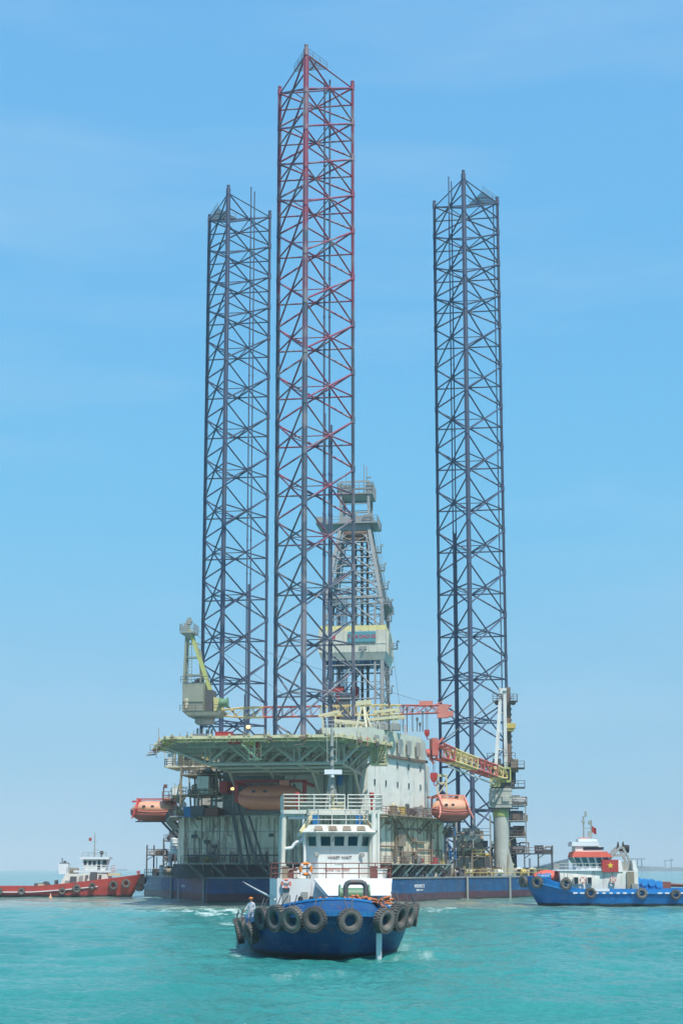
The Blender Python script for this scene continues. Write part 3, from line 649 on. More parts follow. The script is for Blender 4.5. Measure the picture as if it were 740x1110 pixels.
b = MB(); b.rail([P3(-10.8, 13, HZ), P3(-14.5, 4, HZ), P3(-15, -2, HZ)], 1.1, .045, 1.6); b.build('railing', 'rail_dark', heli)
# starboard stair landing at the helideck corner
b = MB(); v0, v1 = rp(401, 829, 190), rp(418, 806, 190)
b.box(v0.x, v1.x, v0.y, v0.y + 3, v0.z, v0.z + .2); b.box(v0.x, v1.x, v0.y + 1.4, v0.y + 3, v0.z + .2, v1.z - .3)
for x in (v0.x + .1, v1.x - .1, v1.x - 1.1): b.tube((x, v0.y + .1, v0.z), (x, v0.y + .1, v1.z), .12, 6)
b.rail([(v0.x, v0.y, v0.z + .2), (v1.x, v0.y, v0.z + .2), (v1.x, v0.y + 3, v0.z + .2)], 1.1, .05, 1, 3)
b.build('stair_landing', 'cream_yellow', heli)

# ---- odds and ends that crowd the decks: lockers, vents, reels, valves, drums, spools, ladders
CLUT = ['brown_gear', 'rusty_steel', 'grey_paint', 'yellow_paint', 'rail_dark', 'house_cream', 'dark_steel', 'cream_yellow', 'white_paint', 'faded_red', 'derrick_steel', 'brown_gear', 'rusty_steel']
def clutter(p, q, n, seed, spread=1.0, lo=.25, hi=.7, mats=CLUT, host=None):
    g = random.Random(seed); p, q = Vector(p), Vector(q); d = (q - p).normalized(); s_ = Vector((d.y, -d.x, 0)); a = math.atan2(d.y, d.x)
    for k in range(n):
        c = p.lerp(q, g.random()) + s_ * g.uniform(-spread, spread); s = g.uniform(lo, hi); b = MB(); kd = g.randrange(6); c.z += .03
        if kd == 0: b.tube(c, c + Vector((0, 0, s * 2.4)), s * .35, 9); b.sphere(c + Vector((0, 0, s * 2.5)), s * .6, 10, 6, (1, 1, .6)); nm = 'vent'
        elif kd == 1: b.tube(c + d * s + Vector((0, 0, s)), c - d * s + Vector((0, 0, s)), s * .85, 12); b.bar(c + d * s * 1.1, c + d * s * 1.1 + Vector((0, 0, s * 1.7)), .12); b.bar(c - d * s * 1.1, c - d * s * 1.1 + Vector((0, 0, s * 1.7)), .12); b.bar(c - d * s * 1.2, c + d * s * 1.2, .2, .1); nm = 'hose_reel'
        elif kd == 2: b.cbox(c + Vector((0, 0, s)), (s * 2.4, s * 1.5, s * 2), a); b.cbox(c + Vector((0, 0, s * 2.06)), (s * 2.55, s * 1.65, .1), a); b.bar(c + s_ * s * .78 + Vector((0, 0, s * .4)), c + s_ * s * .78 + Vector((0, 0, s * 1.6)), .1); nm = 'locker'
        elif kd == 3: b.path([c, c + Vector((0, 0, s * 2)), c + d * s * 3 + Vector((0, 0, s * 2)), c + d * s * 3], .09 + s * .08, 7); b.lathe([(.02, -.12), (.3, -.1), (.3, .1), (.02, .12)], c + d * s * 1.5 + Vector((0, 0, s * 2)), d, 10); nm = 'pipe_spool'
        elif kd == 4: b.tube(c, c + Vector((0, 0, s * 1.6)), s * .6, 12); b.lathe([(s * .6, 0), (s * .65, .03), (s * .65, .08), (s * .6, .1)], c + Vector((0, 0, s * .8)), (0, 0, 1), 12); nm = 'drum'
        else:
            h = s * 4.5
            for o in (-.25, .25): b.tube(c + d * o, c + d * o + Vector((0, 0, h)), .05, 5)
            for j in range(int(h / .35)): b.tube(c - d * .25 + Vector((0, 0, .2 + j * .35)), c + d * .25 + Vector((0, 0, .2 + j * .35)), .035, 5)
            nm = 'access_ladder'
        b.build(nm, g.choice(mats), host or RIG)
H3 = lambda i, z=DECK: Vector((*HULL[i], z))
clutter(H3(2).lerp(H3(3), .1) + Vector((-1.6, .6, 0)), H3(3) + Vector((-1.6, .6, 0)), 26, 51, .7, .25, .6)
clutter(H3(3) + Vector((-2, .8, 0)), H3(4) + Vector((-2, .8, 0)), 40, 52, 1.2, .3, .85)
clutter(H3(9) + Vector((1.6, .6, 0)), H3(10) + Vector((1.6, .6, 0)), 34, 53, 1.0, .3, .9, ['rail_dark', 'rusty_steel', 'dark_steel', 'brown_gear', 'white_paint'])
clutter(H3(10) + Vector((1, .6, 0)), H3(0) + Vector((.5, .8, 0)), 18, 54, .6, .3, .7, ['rail_dark', 'rusty_steel', 'dark_steel', 'brown_gear', 'cream_yellow'])
clutter((-18.5, -62, 13.05), (-24.5, -43, 13.05), 26, 55, .8, .3, .8, host=block)
clutter((-19.2, -61, 16.35), (-24, -44, 16.35), 22, 56, .7, .3, .8, host=block)
clutter(P3(-13.5, 4, HZ), P3(-2.5, 12.5, HZ), 26, 57, 1.2, .25, .62, ['brown_gear', 'rusty_steel', 'white_paint', 'red_paint', 'yellow_paint', 'grey_paint', 'dark_steel'], heli)
clutter((6, -60, ZRF), (14, -44, ZRF), 22, 58, 2.5, .25, .6, host=roofh)
clutter((-17, FRONT - .5, zl0 + .2), (-5, FRONT - 1, zl0 + .2), 14, 59, .25, .2, .45, host=block)
# pipe runs and cable trays over the port side of the front wall and under the helideck
g_ = random.Random(77)
for k in range(26):
    x = g_.uniform(-17.2, -11.8); z = g_.uniform(13.3, 20); y = FRONT + .4 - g_.uniform(.1, .9); b = MB(); L1 = g_.uniform(1, 3.2); r_ = g_.choice((.06, .08, .12, .16))
    if k % 2: b.path([Vector((x, y, z)), Vector((x, y, z - L1)), Vector((x + L1 * .5, y, z - L1))], r_, 6)
    else: b.path([Vector((x, y, z)), Vector((x + L1, y, z)), Vector((x + L1, y, z + .9))], r_, 6)
    b.build('service_pipe', g_.choice(['brown_gear', 'rusty_steel', 'grey_paint', 'dark_steel', 'house_cream']), upper)
for k in range(16):
    x = g_.uniform(-16.8, 9.5); z = g_.uniform(6.4, 12.4); yy = FRONT - .1 - (x + 17.5) * .0563; b = MB(); L1 = g_.uniform(.8, 3.5)
    b.path([Vector((x, yy - .12, z)), Vector((x, yy - .12, max(5.9, z - L1))), Vector((x + g_.uniform(-1.5, 1.5), yy - .12, max(5.9, z - L1)))], g_.choice((.05, .07, .1)), 6)
    b.build('service_pipe', g_.choice(['brown_gear', 'rusty_steel', 'grey_paint', 'rail_dark']), block)

# bits hung along the helideck edge: lamp boxes, hose racks, rusty brackets, net posts
g_ = random.Random(91)
for k in range(34):
    i = g_.choice((0, 0, 0, 7, 7, 1, 6)); a, c = Vector((*N8[i], HZ)), Vector((*N8[(i + 1) % 8], HZ)); q = a.lerp(c, g_.random()); s = g_.uniform(.12, .34); b = MB()
    if k % 3 == 0: b.bar(q - Vector((0, 0, .8)), q + Vector((0, 0, g_.uniform(.3, 1.0))), .09); b.cbox(q + Vector((0, 0, .2)), (.26, .2, .3)); nm = 'net_post'
    elif k % 3 == 1: b.cbox(q - Vector((0, 0, s)), (s * 3, s * 1.6, s * 1.8), math.atan2((c - a).y, (c - a).x)); b.tube(q - Vector((s, 0, s * 2.2)), q - Vector((-s, 0, s * 2.6)), .06, 5); nm = 'edge_box'
    else: b.path([q, q - Vector((0, 0, s * 3)), q - Vector((s * 4, 0, s * 3.4))], .06, 5); nm = 'service_pipe'
    b.build(nm, g_.choice(['rusty_steel', 'brown_gear', 'grey_paint', 'yellow_paint', 'faded_red', 'rail_dark']), heli)
# ---- derrick on its cantilever
DX, DY = -.65, 17.0
def dsub(mb, name, m, parent): return mb.build(name, m, parent)
b = MB(); 
for s in (-1, 1): b.box(DX + s * 7.2 - .9, DX + s * 7.2 + .9, -14, 38, 14, 22)
b.box(DX - 6.2, DX + 6.2, -12, -10.5, 14.2, 21.8); b.box(DX - 6.2, DX + 6.2, 20, 21.5, 14.2, 21.8)
for s in (-1, 1):
    for y in (-8, 8, 20): b.box(DX + s * 7.2 - .7, DX + s * 7.2 + .7, y - .7, y + .7, DECK, 13.99)
cant = b.build('cantilever', 'grey_paint', RIG)
b = MB(); b.box(DX - 7.6, DX + 7.6, DY - 8, DY + 8, 31.5, 33.4)
for sx in (-1, 1):
    for sy in (-1, 1): b.box(DX + sx * 6.6 - .8, DX + sx * 6.6 + .8, DY + sy * 6.6 - .8, DY + sy * 6.6 + .8, 22.02, 31.48)
    b.tube((DX + sx * 6.6, DY - 6.6, 22.3), (DX + sx * 6.6, DY + 6.6, 31), .35, 7)
b.tube((DX - 6.6, DY - 7.2, 22.3), (DX + 6.6, DY - 7.2, 31), .35, 7); b.tube((DX + 6.6, DY - 7.2, 22.3), (DX - 6.6, DY - 7.2, 31), .35, 7)
b.build('drill_floor', 'dark_steel', RIG)
b = MB()
der = None
def hw(z): return 6.1 if z < 60 else (6.1 + (3.0 - 6.1) * (z - 60) / (77.5 - 60) if z < 77.5 else 3.0)
ZD = [33.4, 40, 47, 55.2, 60, 63.5, 67, 70.5, 74, 77.5, 80.6, 84.5, 87.5]
g = MB()
for sx in (-1, 1):
    for sy in (-1, 1): g.box(DX + sx * 6.1 - .8, DX + sx * 6.1 + .8, DY + sy * 6.1 - .8, DY + sy * 6.1 + .8, 33.41, 33.9)
der = g.build('derrick', 'derrick_steel', RIG, 'grey steel derrick with teal name board on its wind wall')
for sx in (-1, 1):
    for sy in (-1, 1):
        m = MB()
        for z0, z1 in zip(ZD[:-1], ZD[1:]): m.bar((DX + sx * hw(z0), DY + sy * hw(z0), z0), (DX + sx * hw(z1), DY + sy * hw(z1), z1), .72 if z0 < 77 else .55)
        m.build('derrick_leg', 'derrick_steel', der)
        if True:
            m = MB()
            for z0, z1 in zip(ZD[:4], ZD[1:5]): m.bar((DX + sx * (hw(z0) - 1.5), DY + sy * hw(z0), z0), (DX + sx * (hw(z1) - 1.5), DY + sy * hw(z1), z1), .42)
            for z0, z1 in zip(ZD[4:9], ZD[5:10]): m.bar((DX + sx * (hw(z0) - .9), DY + sy * hw(z0), z0), (DX + sx * (hw(z1) - .7), DY + sy * hw(z1), z1), .22)
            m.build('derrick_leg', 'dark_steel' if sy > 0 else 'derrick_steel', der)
for k, (z0, z1) in enumerate(zip(ZD[:-1], ZD[1:])):
    m = MB(); h0, h1 = hw(z0), hw(z1); hm = hw((z0 + z1) / 2); zm = (z0 + z1) / 2
    for i in range(4):
        a0 = [(-1, -1), (1, -1), (1, 1), (-1, 1)][i]; a1 = [(1, -1), (1, 1), (-1, 1), (-1, -1)][i]
        A0, A1 = Vector((DX + a0[0] * h0, DY + a0[1] * h0, z0)), Vector((DX + a1[0] * h0, DY + a1[1] * h0, z0))
        B0, B1 = Vector((DX + a0[0] * h1, DY + a0[1] * h1, z1)), Vector((DX + a1[0] * h1, DY + a1[1] * h1, z1))
        if 1 <= k <= 9 and k != 2: m.tube(A0, (B0 + B1) / 2, .16, 6); m.tube(A1, (B0 + B1) / 2, .16, 6)
        elif k >= 10: pass
        m.tube(B0, B1, .17, 6); m.tube(A0.lerp(B0, .5), A1.lerp(B1, .5), .10, 5)
        if k < 10: m.tube(A0.lerp(B0, .5), (A0 + A1) / 2, .08, 5); m.tube(A1.lerp(B1, .5), (A0 + A1) / 2, .08, 5)
    m.build('brace_tier', 'derrick_steel', der)
# wind wall round the racking board
def wall_ring(mb, h0, z0, h1, z1, th=.25):
    r0 = [(-1, -1), (1, -1), (1, 1), (-1, 1)]
    o0 = [(DX + x * h0, DY + y * h0, z0) for x, y in r0]; o1 = [(DX + x * h1, DY + y * h1, z1) for x, y in r0]
    i1 = [(DX + x * (h1 - th), DY + y * (h1 - th), z1) for x, y in r0]; i0 = [(DX + x * (h0 - th), DY + y * (h0 - th), z0) for x, y in r0]
    vs = o0 + o1 + i1 + i0; fs = []
    for i in range(4):
        j = (i + 1) % 4
        fs += [(i, j, 4 + j, 4 + i), (4 + i, 4 + j, 8 + j, 8 + i), (8 + i, 8 + j, 12 + j, 12 + i), (12 + i, 12 + j, j, i)]
    mb.add(vs, fs)
ww = MB(); wall_ring(ww, 7.1, 49.6, 7.1, 54.2); wall_ring(ww, 6.5, 48.0, 7.08, 49.597)
for i in range(9):
    x = DX - 7.1 + i * 1.775; ww.box(x - .06, x + .06, DY - 7.2, DY - 7.1, 49.7, 54.15); ww.box(DX + 7.1, DX + 7.2, DY - 7.1 + i * 1.775 - .06, DY - 7.1 + i * 1.775 + .06, 49.7, 54.15)
ww.box(DX - 7.18, DX + 7.18, DY - 7.19, DY - 7.1, 51.35, 51.5)
wall = ww.build('wind_wall', 'wall_cream', RIG)
q = MB(); wall_ring(q, 7.1, 54.203, 6.85, 55.3)
for i in range(9): x = DX - 7 + i * 1.75; q.bar((x, DY - 7.15, 54.25), (x, DY - 6.9, 55.4), .12)
q.build('sunlit_lip', 'pale_yellow', wall)  # pale yellow puts the sun on this sloping lip into its colour
q = MB(); q.box(DX - 6.2, DX + 6.2, DY - 6.2, DY + 6.2, 48.0, 48.5)
for i in range(7): q.box(DX - 6 + i * 1.95, DX - 5.7 + i * 1.95, DY - 6.1, DY + 6.1, 47.4, 47.99)
q.build('racking_floor', 'hatch_blue', wall)
q = MB(); q.box(DX - .9, DX + 4.9, DY - 7.42, DY - 7.2, 51.7, 53.9); q.build('name_board', 'teal_sign', wall)
text_mesh('lettering', 'TAM DAO 02', 1.05, 'sign_red', wall, (DX + 2.0, DY - 7.45, 52.8), (1, 0, 0), (0, 0, 1), .04, .95)
q = MB(); q.loft([[(DX - 4.8, DY - 7.35, 52.3), (DX - 3.8, DY - 7.35, 52.3), (DX - 3.4, DY - 7.35, 53.5), (DX - 4.2, DY - 7.35, 53.2)], [(DX - 4.8, DY - 7.15, 52.3), (DX - 3.8, DY - 7.15, 52.3), (DX - 3.4, DY - 7.15, 53.5), (DX - 4.2, DY - 7.15, 53.2)]]); q.build('emblem', 'sign_red', wall)
q = MB(); q.box(DX + 1.4, DX + 3.0, DY - 7.32, DY - 7.2, 50.2, 50.8); q.box(DX + 1.9, DX + 2.5, DY - 7.34, DY - 7.2, 49.75, 50.19); q.build('bracket', 'grey_paint', wall)
# upper belts, platforms, crown block
m = MB(); m.box(DX - 6.2, DX + 6.2, DY - 6.3, DY - 5.9, 61.2, 61.6); m.box(DX - 6.2, DX + 6.2, DY - 6.3, DY - 5.9, 60.0, 60.2); m.box(DX - 6.3, DX - 5.9, DY - 5.89, DY + 6.3, 61, 61.4); m.box(DX + 5.9, DX + 6.3, DY - 5.89, DY + 6.3, 61, 61.4)
m.rail([(DX - 6.2, DY - 6.3, 60), (DX + 7.4, DY - 6.3, 60), (DX + 7.4, DY + 6.3, 60)], 1.3, .06, 1.4); m.box(DX + 6.32, DX + 7.5, DY - 6.3, DY + 6.3, 59.8, 59.98); m.build('belt_platform', 'derrick_steel', der)
m = MB(); m.box(DX - 8.2, DX + 5.0, DY - 4.2, DY + 4.2, 78.0, 78.3); m.box(DX - 8.2, DX - 6.2, DY - 4.4, DY + 4.4, 78.31, 79.6); m.box(DX + 2.0, DX + 3.9, DY - 4.0, DY + 3, 78.31, 79.9); m.rail([(DX - 8.2, DY - 4.2, 78.3), (DX + 5, DY - 4.2, 78.3), (DX + 5, DY + 4.2, 78.3)], 1.3, .06, 1.2)
m.box(DX - 2.9, DX + 3.0, DY - 3.3, DY - 3.1, 76.6, 79.8); m.build('crown_platform', 'derrick_steel', der)
m = MB(); m.box(DX - 2.4, DX + 2.4, DY - 2.4, DY + 2.4, 75.2, 77.9); m.tube((DX - 2.2, DY - 2.6, 76), (DX + 2.6, DY - 2.6, 76), .9, 12); m.tube((DX - 3, DY - 2.9, 74.8), (DX + 2.6, DY - 2.9, 74.8), .35, 8); m.build('crown_sheaves', 'rusty_steel', der)
m = MB(); m.box(DX - 3.7, DX + 3.9, DY - 3.5, DY + 3.5, 84.6, 84.9)
for (a, c) in (((-3.7, -3.5), (3.9, -3.5)), ((3.9, -3.5), (3.9, 3.5)), ((-3.7, 3.5), (-3.7, -3.5))): m.rail([(DX + a[0], DY + a[1], 84.9), (DX + c[0], DY + c[1], 84.9)], 2.3, .07, 1.0, 3)
m.box(DX + 2.4, DX + 3.7, DY - 3.4, DY - 1, 85, 87.0); m.box(DX - 3.4, DX - .8, DY - 3.3, DY - 1, 85, 86.8); m.box(DX - 3.0, DX + 3.2, DY - 3.3, DY - 2.9, 87.3, 87.6)
m.tube((DX + 1.9, DY - 2, 85), (DX + 1.9, DY - 2, 91.5), .09, 6); m.tube((DX + 2.5, DY - 2, 85), (DX + 2.5, DY - 2, 91.2), .09, 6); m.tube((DX - 2, DY - 2, 87), (DX - 2, DY - 2, 89), .06, 5); m.cbox((DX + 3.0, DY - 2, 88.6), (.9, .4, .25))
m.build('crown_block', 'derrick_steel', der)
for xx, rr in ((-.3, .4), (1.2, .3), (2.4, .3)):
    m = MB(); m.tube((DX + xx, DY, 33), (DX + xx, DY, 75.5), rr, 8); m.build('guide_rail', 'dark_steel', der)
m = MB(); m.box(DX - 1.2, DX + .5, DY - 1.1, DY + .7, 40.5, 43.2); m.tube((DX - .4, DY - .2, 43.2), (DX - .4, DY - .2, 75), .1, 6); m.box(DX - 4.6, DX - 2.2, DY - 4, DY - 3, 41.9, 42.9); m.tube((DX - 3.4, DY - 3.5, 34), (DX - 3.4, DY - 3.5, 41.8), .7, 8); m.build('top_drive', 'red_paint', der)
m = MB(); m.cbox((DX - 1.8, DY - 5.5, 37.8), (2.2, 1.0, 7)); m.cbox((DX - 4.2, DY - 5.5, 36.5), (1.6, 1.0, 5)); m.build('drillers_cabin', 'dark_steel', der)
for z in (33.6, 37.5, 41.5, 45.5, 51, 57, 60, 64, 68, 72):
    m = MB(); h = hw(z) if z < 47 or z > 56 else 7.3; m.box(DX + h + .2, DX + h + 1.5, DY - 2 , DY - .6, z, z + .12); m.rail([(DX + h + .2, DY - 2, z + .1), (DX + h + 1.5, DY - 2, z + .1), (DX + h + 1.5, DY - .6, z + .1)], 1.1, .07, .8); m.cbox((DX + h + 1.7, DY - 1.4, z + 1.6), (.5, .5, .35)); m.build('ladder_landing', 'derrick_steel', der)
m = MB()
for z0, z1 in zip(ZD[:9], ZD[1:10]):
    for o in (0, .6): m.tube((DX + max(hw(z0), 0) + .5 + o, DY - 1.9, z0), (DX + hw(z1) + .5 + o, DY - 1.9, z1), .05, 5)
m.tube((DX + 4.9, DY - 2, 78), (DX + 9.8, DY - 2, 34), .04, 5); m.build('ladder', 'derrick_steel', der)
# drill pipe bundle in the derrick
m = MB()
for i in range(9): m.tube((DX - 4.4 + i * .28, DY + .8, 33.5), (DX - 4.4 + i * .28, DY + .8, 62.5), .09, 5)
m.build('drill_pipe', 'leg_steel', der)

# ---- crane booms
def lattice_boom(parent, p, q, w0, w1, secs, bays=24, r=.12):
    """four-chord boom from heel p to tip q; secs = [(from, to, material)]; one mesh per painted section"""
    p, q = Vector(p), Vector(q); d = (q - p).normalized(); sd = d.cross(Vector((0, 0, 1))).normalized(); up = sd.cross(d)
    def prof(t): w = w0 * (.45 + .55 * min(1, t / .12)) if t < .12 else (w0 if t < .7 else w0 + (w1 - w0) * (t - .7) / .3); return w
    def corner(t, i, j): w = prof(t); return p.lerp(q, t) + sd * (i * w / 2) + up * (j * w / 2)
    for (t0, t1, m) in secs:
        mb = MB(); n = max(1, int(round((t1 - t0) * bays)))
        for k in range(n):
            a = t0 + (t1 - t0) * k / n; c = t0 + (t1 - t0) * (k + 1) / n
            for i in (-1, 1):
                for j in (-1, 1): mb.tube(corner(a, i, j), corner(c, i, j), r, 6)
                mb.tube(corner(a, i, -1), corner(c, i, 1), r * .6, 5); mb.tube(corner(a, i, 1), corner(a, i, -1), r * .6, 5)
            for j in (-1, 1): mb.tube(corner(a, -1, j), corner(c, 1, j), r * .55, 5); mb.tube(corner(a, -1, j), corner(a, 1, j), r * .55, 5)
        mb.build('boom_section', m, parent)
def hook_block(v, m, parent, top, s=1.0):
    q = MB(); v = Vector(v); top = Vector(top)
    for o in (-.12, .12): q.tube(v + Vector((o, 0, .5 * s)), top + Vector((o, 0, 0)), .04, 5)
    ho = q.build('hoist_rope', 'rail_dark', parent)
    q = MB(); q.loft([[(v.x - .3 * s, v.y - .2, v.z - .7 * s), (v.x + .3 * s, v.y - .2, v.z - .7 * s), (v.x + .3 * s, v.y + .2, v.z - .7 * s), (v.x - .3 * s, v.y + .2, v.z - .7 * s)],
                      [(v.x - .6 * s, v.y - .3, v.z), (v.x + .6 * s, v.y - .3, v.z), (v.x + .6 * s, v.y + .3, v.z), (v.x - .6 * s, v.y + .3, v.z)],
                      [(v.x - .55 * s, v.y - .3, v.z + .8 * s), (v.x + .55 * s, v.y - .3, v.z + .8 * s), (v.x + .55 * s, v.y + .3, v.z + .8 * s), (v.x - .55 * s, v.y + .3, v.z + .8 * s)]])
    q.path([v + Vector((0, 0, -.7 * s)), v + Vector((0, 0, -1.1 * s)), v + Vector((.25 * s, 0, -1.35 * s)), v + Vector((.4 * s, 0, -1.1 * s))], .09, 6)
    q.build('hook_block', m, parent)

# port crane (left)
DL = 238
c0 = rp(222, 790, DL)
b = MB(); b.tube((c0.x, c0.y, DECK), (c0.x, c0.y, 28.0), 1.35, 20); zt = rp(222, 775, DL).z
b.lathe([(1.36, 0), (1.75, .3), (1.75, 1.4), (1.36, 1.41)], (c0.x, c0.y, zt - 1.7), (0, 0, 1), 20)
for k in range(8): b.tube((c0.x + 1.35 * math.cos(k * PI / 4), c0.y + 1.35 * math.sin(k * PI / 4), 22), (c0.x + 1.35 * math.cos(k * PI / 4), c0.y + 1.35 * math.sin(k * PI / 4), zt - 2.4), .12, 5)
crane = b.build('crane', 'grey_paint', RIG, 'grey green crane at the port side with boom laid level')
def pbox(mb, x0, y0, x1, y1, D, d): a, c = rp(x0, y1, D), rp(x1, y0, D); mb.box(a.x, c.x, a.y, a.y + d, a.z, c.z); return a, c
b = MB(); a, c = pbox(b, 197.5, 740, 221, 771, DL - 2.2, 4.5); b.loft([[(a.x, a.y, a.z), (c.x + 3.5, a.y, a.z), (c.x + 3.5, a.y + 4.5, a.z), (a.x, a.y + 4.5, a.z)], [(a.x + 1, a.y + .2, a.z - .9), (c.x + 2.6, a.y + .2, a.z - .9), (c.x + 2.6, a.y + 4.2, a.z - .9), (a.x + 1, a.y + 4.2, a.z - .9)]])
b.box(a.x + .1, c.x + .2, a.y - .15, a.y - .01, a.z + 1.6, a.z + 1.8)
hs = b.build('machinery_house', 'crane_olive', crane)
q = MB(); pbox(q, 221.2, 748, 231, 773, DL - 1.2, 3.0); q.build('winch_house', 'dark_steel', crane)
q = MB(); pbox(q, 205, 750, 212, 757, DL - 2.3, .3); q.build('window', 'dark_glass', crane)
q = MB(); pbox(q, 200, 757, 204, 768, DL - 2.35, .2); q.build('door', 'house_cream', crane)
q = MB(); q.rail([(a.x - .3, a.y - .3, c.z), (c.x + 1, a.y - .3, c.z)], 1.0, .05, 1.2); q.rail([(a.x - .3, a.y - .5, a.z), (c.x + 3, a.y - .5, a.z)], 1.0, .05, 1.3); q.build('railing', 'rail_dark', crane)
q = MB(); a2, c2 = pbox(q, 208, 739, 220, 746, DL, 2.4); q.sphere((a2.x + 1, a2.y + 1, c2.z), .8, 10, 6); q.build('engine', 'rail_dark', crane)
b = MB()
for o in (-.8, .8):
    b.bar(rp(200, 748, DL) + Vector((0, o, 0)), rp(203.5, 684, DL) + Vector((0, o, 0)), .34)
    b.bar(rp(219, 748, DL) + Vector((0, o, 0)), rp(217, 706, DL) + Vector((0, o, 0)), .22); b.bar(rp(217, 706, DL) + Vector((0, o, 0)), rp(204, 688, DL) + Vector((0, o, 0)), .2)
    for y in (698, 713, 732): b.bar(rp(202.5, y, DL) + Vector((0, o, 0)), rp(217.5, y, DL) + Vector((0, o, 0)), .16)
for y in (700, 715, 730, 744): b.bar(rp(202, y, DL) + Vector((0, -.8, 0)), rp(202, y, DL) + Vector((0, .8, 0)), .16)
for k in range(14):
    y = 745 - k * 3.6; b.bar(rp(204.5, y, DL - 1), rp(208, y, DL - 1), .07)
for px in (204.5, 208): b.tube(rp(px, 746, DL - 1), rp(px, 694, DL - 1), .06, 5)
gan = b.build('mast', 'crane_olive', crane)
b = MB(); a, c = pbox(b, 195, 684, 211, 686, DL - 1.6, 3.2); b.rail([(a.x, a.y + 3.2, c.z), (a.x, a.y, c.z), (c.x, a.y, c.z), (c.x, a.y + 3.2, c.z)], 1.25, .06, .9, 3)
b.loft([[(a.x + .5, a.y + .3, a.z), (c.x - .5, a.y + .3, a.z), (c.x - .5, a.y + 2.8, a.z), (a.x + .5, a.y + 2.8, a.z)], [(a.x + 1.2, a.y + 1, a.z - 1), (c.x - 1, a.y + 1, a.z - 1), (c.x - 1, a.y + 2, a.z - 1), (a.x + 1.2, a.y + 2, a.z - 1)]])
v = rp(203.5, 677, DL); b.cbox(v, (.9, .6, 1.9), 0, 0, .5); b.cbox(v + Vector((.3, 0, .6)), (.5, .8, 1.2)); b.build('mast_platform', 'grey_paint', crane)
b = MB()
for o in (-.7, .7): b.bar(rp(206, 683, DL) + Vector((0, o, 0)), rp(234.5, 767, DL) + Vector((0, o, 0)), .62, .5)
for t in (.3, .55, .8): p = rp(206, 683, DL).lerp(rp(234.5, 767, DL), t); b.bar(p + Vector((0, -.7, 0)), p + Vector((0, .7, 0)), .25)
b.build('boom_strut', 'lime_paint', crane)
b = MB(); pbox(b, 231.5, 756, 239, 771, DL - 1.6, 3.2); b.build('winch_house', 'pale_yellow', crane)
b = MB(); a, c = rp(238.5, 762, DL - 2), rp(247, 762, DL - 2); b.tube(a, c, .75, 16); b.tube(a, a + Vector((.15, 0, 0)), .95, 16); b.tube(c - Vector((.15, 0, 0)), c, .95, 16); b.build('winch_drum', 'green_paint', crane)
lattice_boom(crane, rp(233, 773, DL), rp(489, 768.5, 244), 1.75, 1.2, [(0, .2, 'boom_yellow'), (.2, .44, 'boom_red'), (.44, .78, 'boom_yellow'), (.78, 1, 'boom_red')], 26, .1)
b = MB(); b.cbox(rp(461.5, 763, 243.5), (2.4, 1.0, 1.0)); b.tube(rp(466, 766, 243.3), rp(480, 760, 243.3), .09, 5); b.tube(rp(455, 762, 243.3), rp(480, 772, 243.3), .09, 5); b.cbox(rp(479.5, 771, 243.6), (2.0, 1.4, 2.4)); b.cbox(rp(487, 774, 243.8), (1.3, 1.3, 1.0)); b.build('boom_tip', 'faded_red', crane)
hook_block(rp(462.5, 795, 243.3), 'red_paint', crane, rp(462.5, 768, 243.3), .8)
b = MB()
for (x0, y0, x1, y1, D1) in ((204, 680, 461, 762, 243.4), (204, 682, 330, 768, 240)):
    b.tube(rp(x0, y0, DL), rp(x1, y1, D1), .035, 5)
b.build('pendant_rope', 'rail_dark', crane)
# boom rest and beams on the living block roof
b = MB(); zr = ZRF + .05
for (xa, xb) in ((386, 392.5), (402, 392.5), (397, 393.5)):
    p = rp(xa, 789, 208); p.z = zr; b.bar(p, rp(xb, 764, 210), .24)
b.bar(rp(385.5, 763, 210), rp(402, 761, 210), .85, .7); b.build('boom_rest', 'cream_yellow', roofh)
for (x0, y0, x1, y1, D) in ((396, 780.5, 438, 776.5, 212), (404, 772, 432, 769, 213), (362, 781, 396, 784, 214), (345, 776, 368, 771, 216)):
    b = MB(); p, q = rp(x0, y0, D), rp(x1, y1, D); b.bar(p, q, .45, .4); b.bar(p + Vector((0, 2, 0)), q + Vector((0, 2, 0)), .45, .4)
    for t in (.2, .8): v = p.lerp(q, t); b.bar(Vector((v.x, v.y + .1, zr)), v, .2); b.bar(v, v + Vector((0, 2, 0)), .2)
    b.build('pipe_cradle', 'cream_yellow', roofh)
b = MB()
for (px, y, h) in ((447, 775, 3.4), (452, 786, 2), (458, 786, 3), (441, 772, 3.6), (437, 770, 4), (455, 790, 1.2), (412, 770, 3.4), (422, 768, 4.4)):
    v = rp(px, 795, 214); b.tube((v.x, v.y, zr), (v.x, v.y, zr + h), .08, 5)
    b.cbox((v.x, v.y, zr + h), (.35, .35, .5))
b.build('antenna', 'rail_dark', roofh)
hb_ = MB(); v = rp(434, 797, 212); 
for px in (404, 415, 428): 
    v = rp(px, 787, 211); hb_.box(v.x - .7, v.x + .7, v.y, v.y + 2, zr, zr + 1.0)
hb_.build('roof_unit', 'grey_paint', roofh)

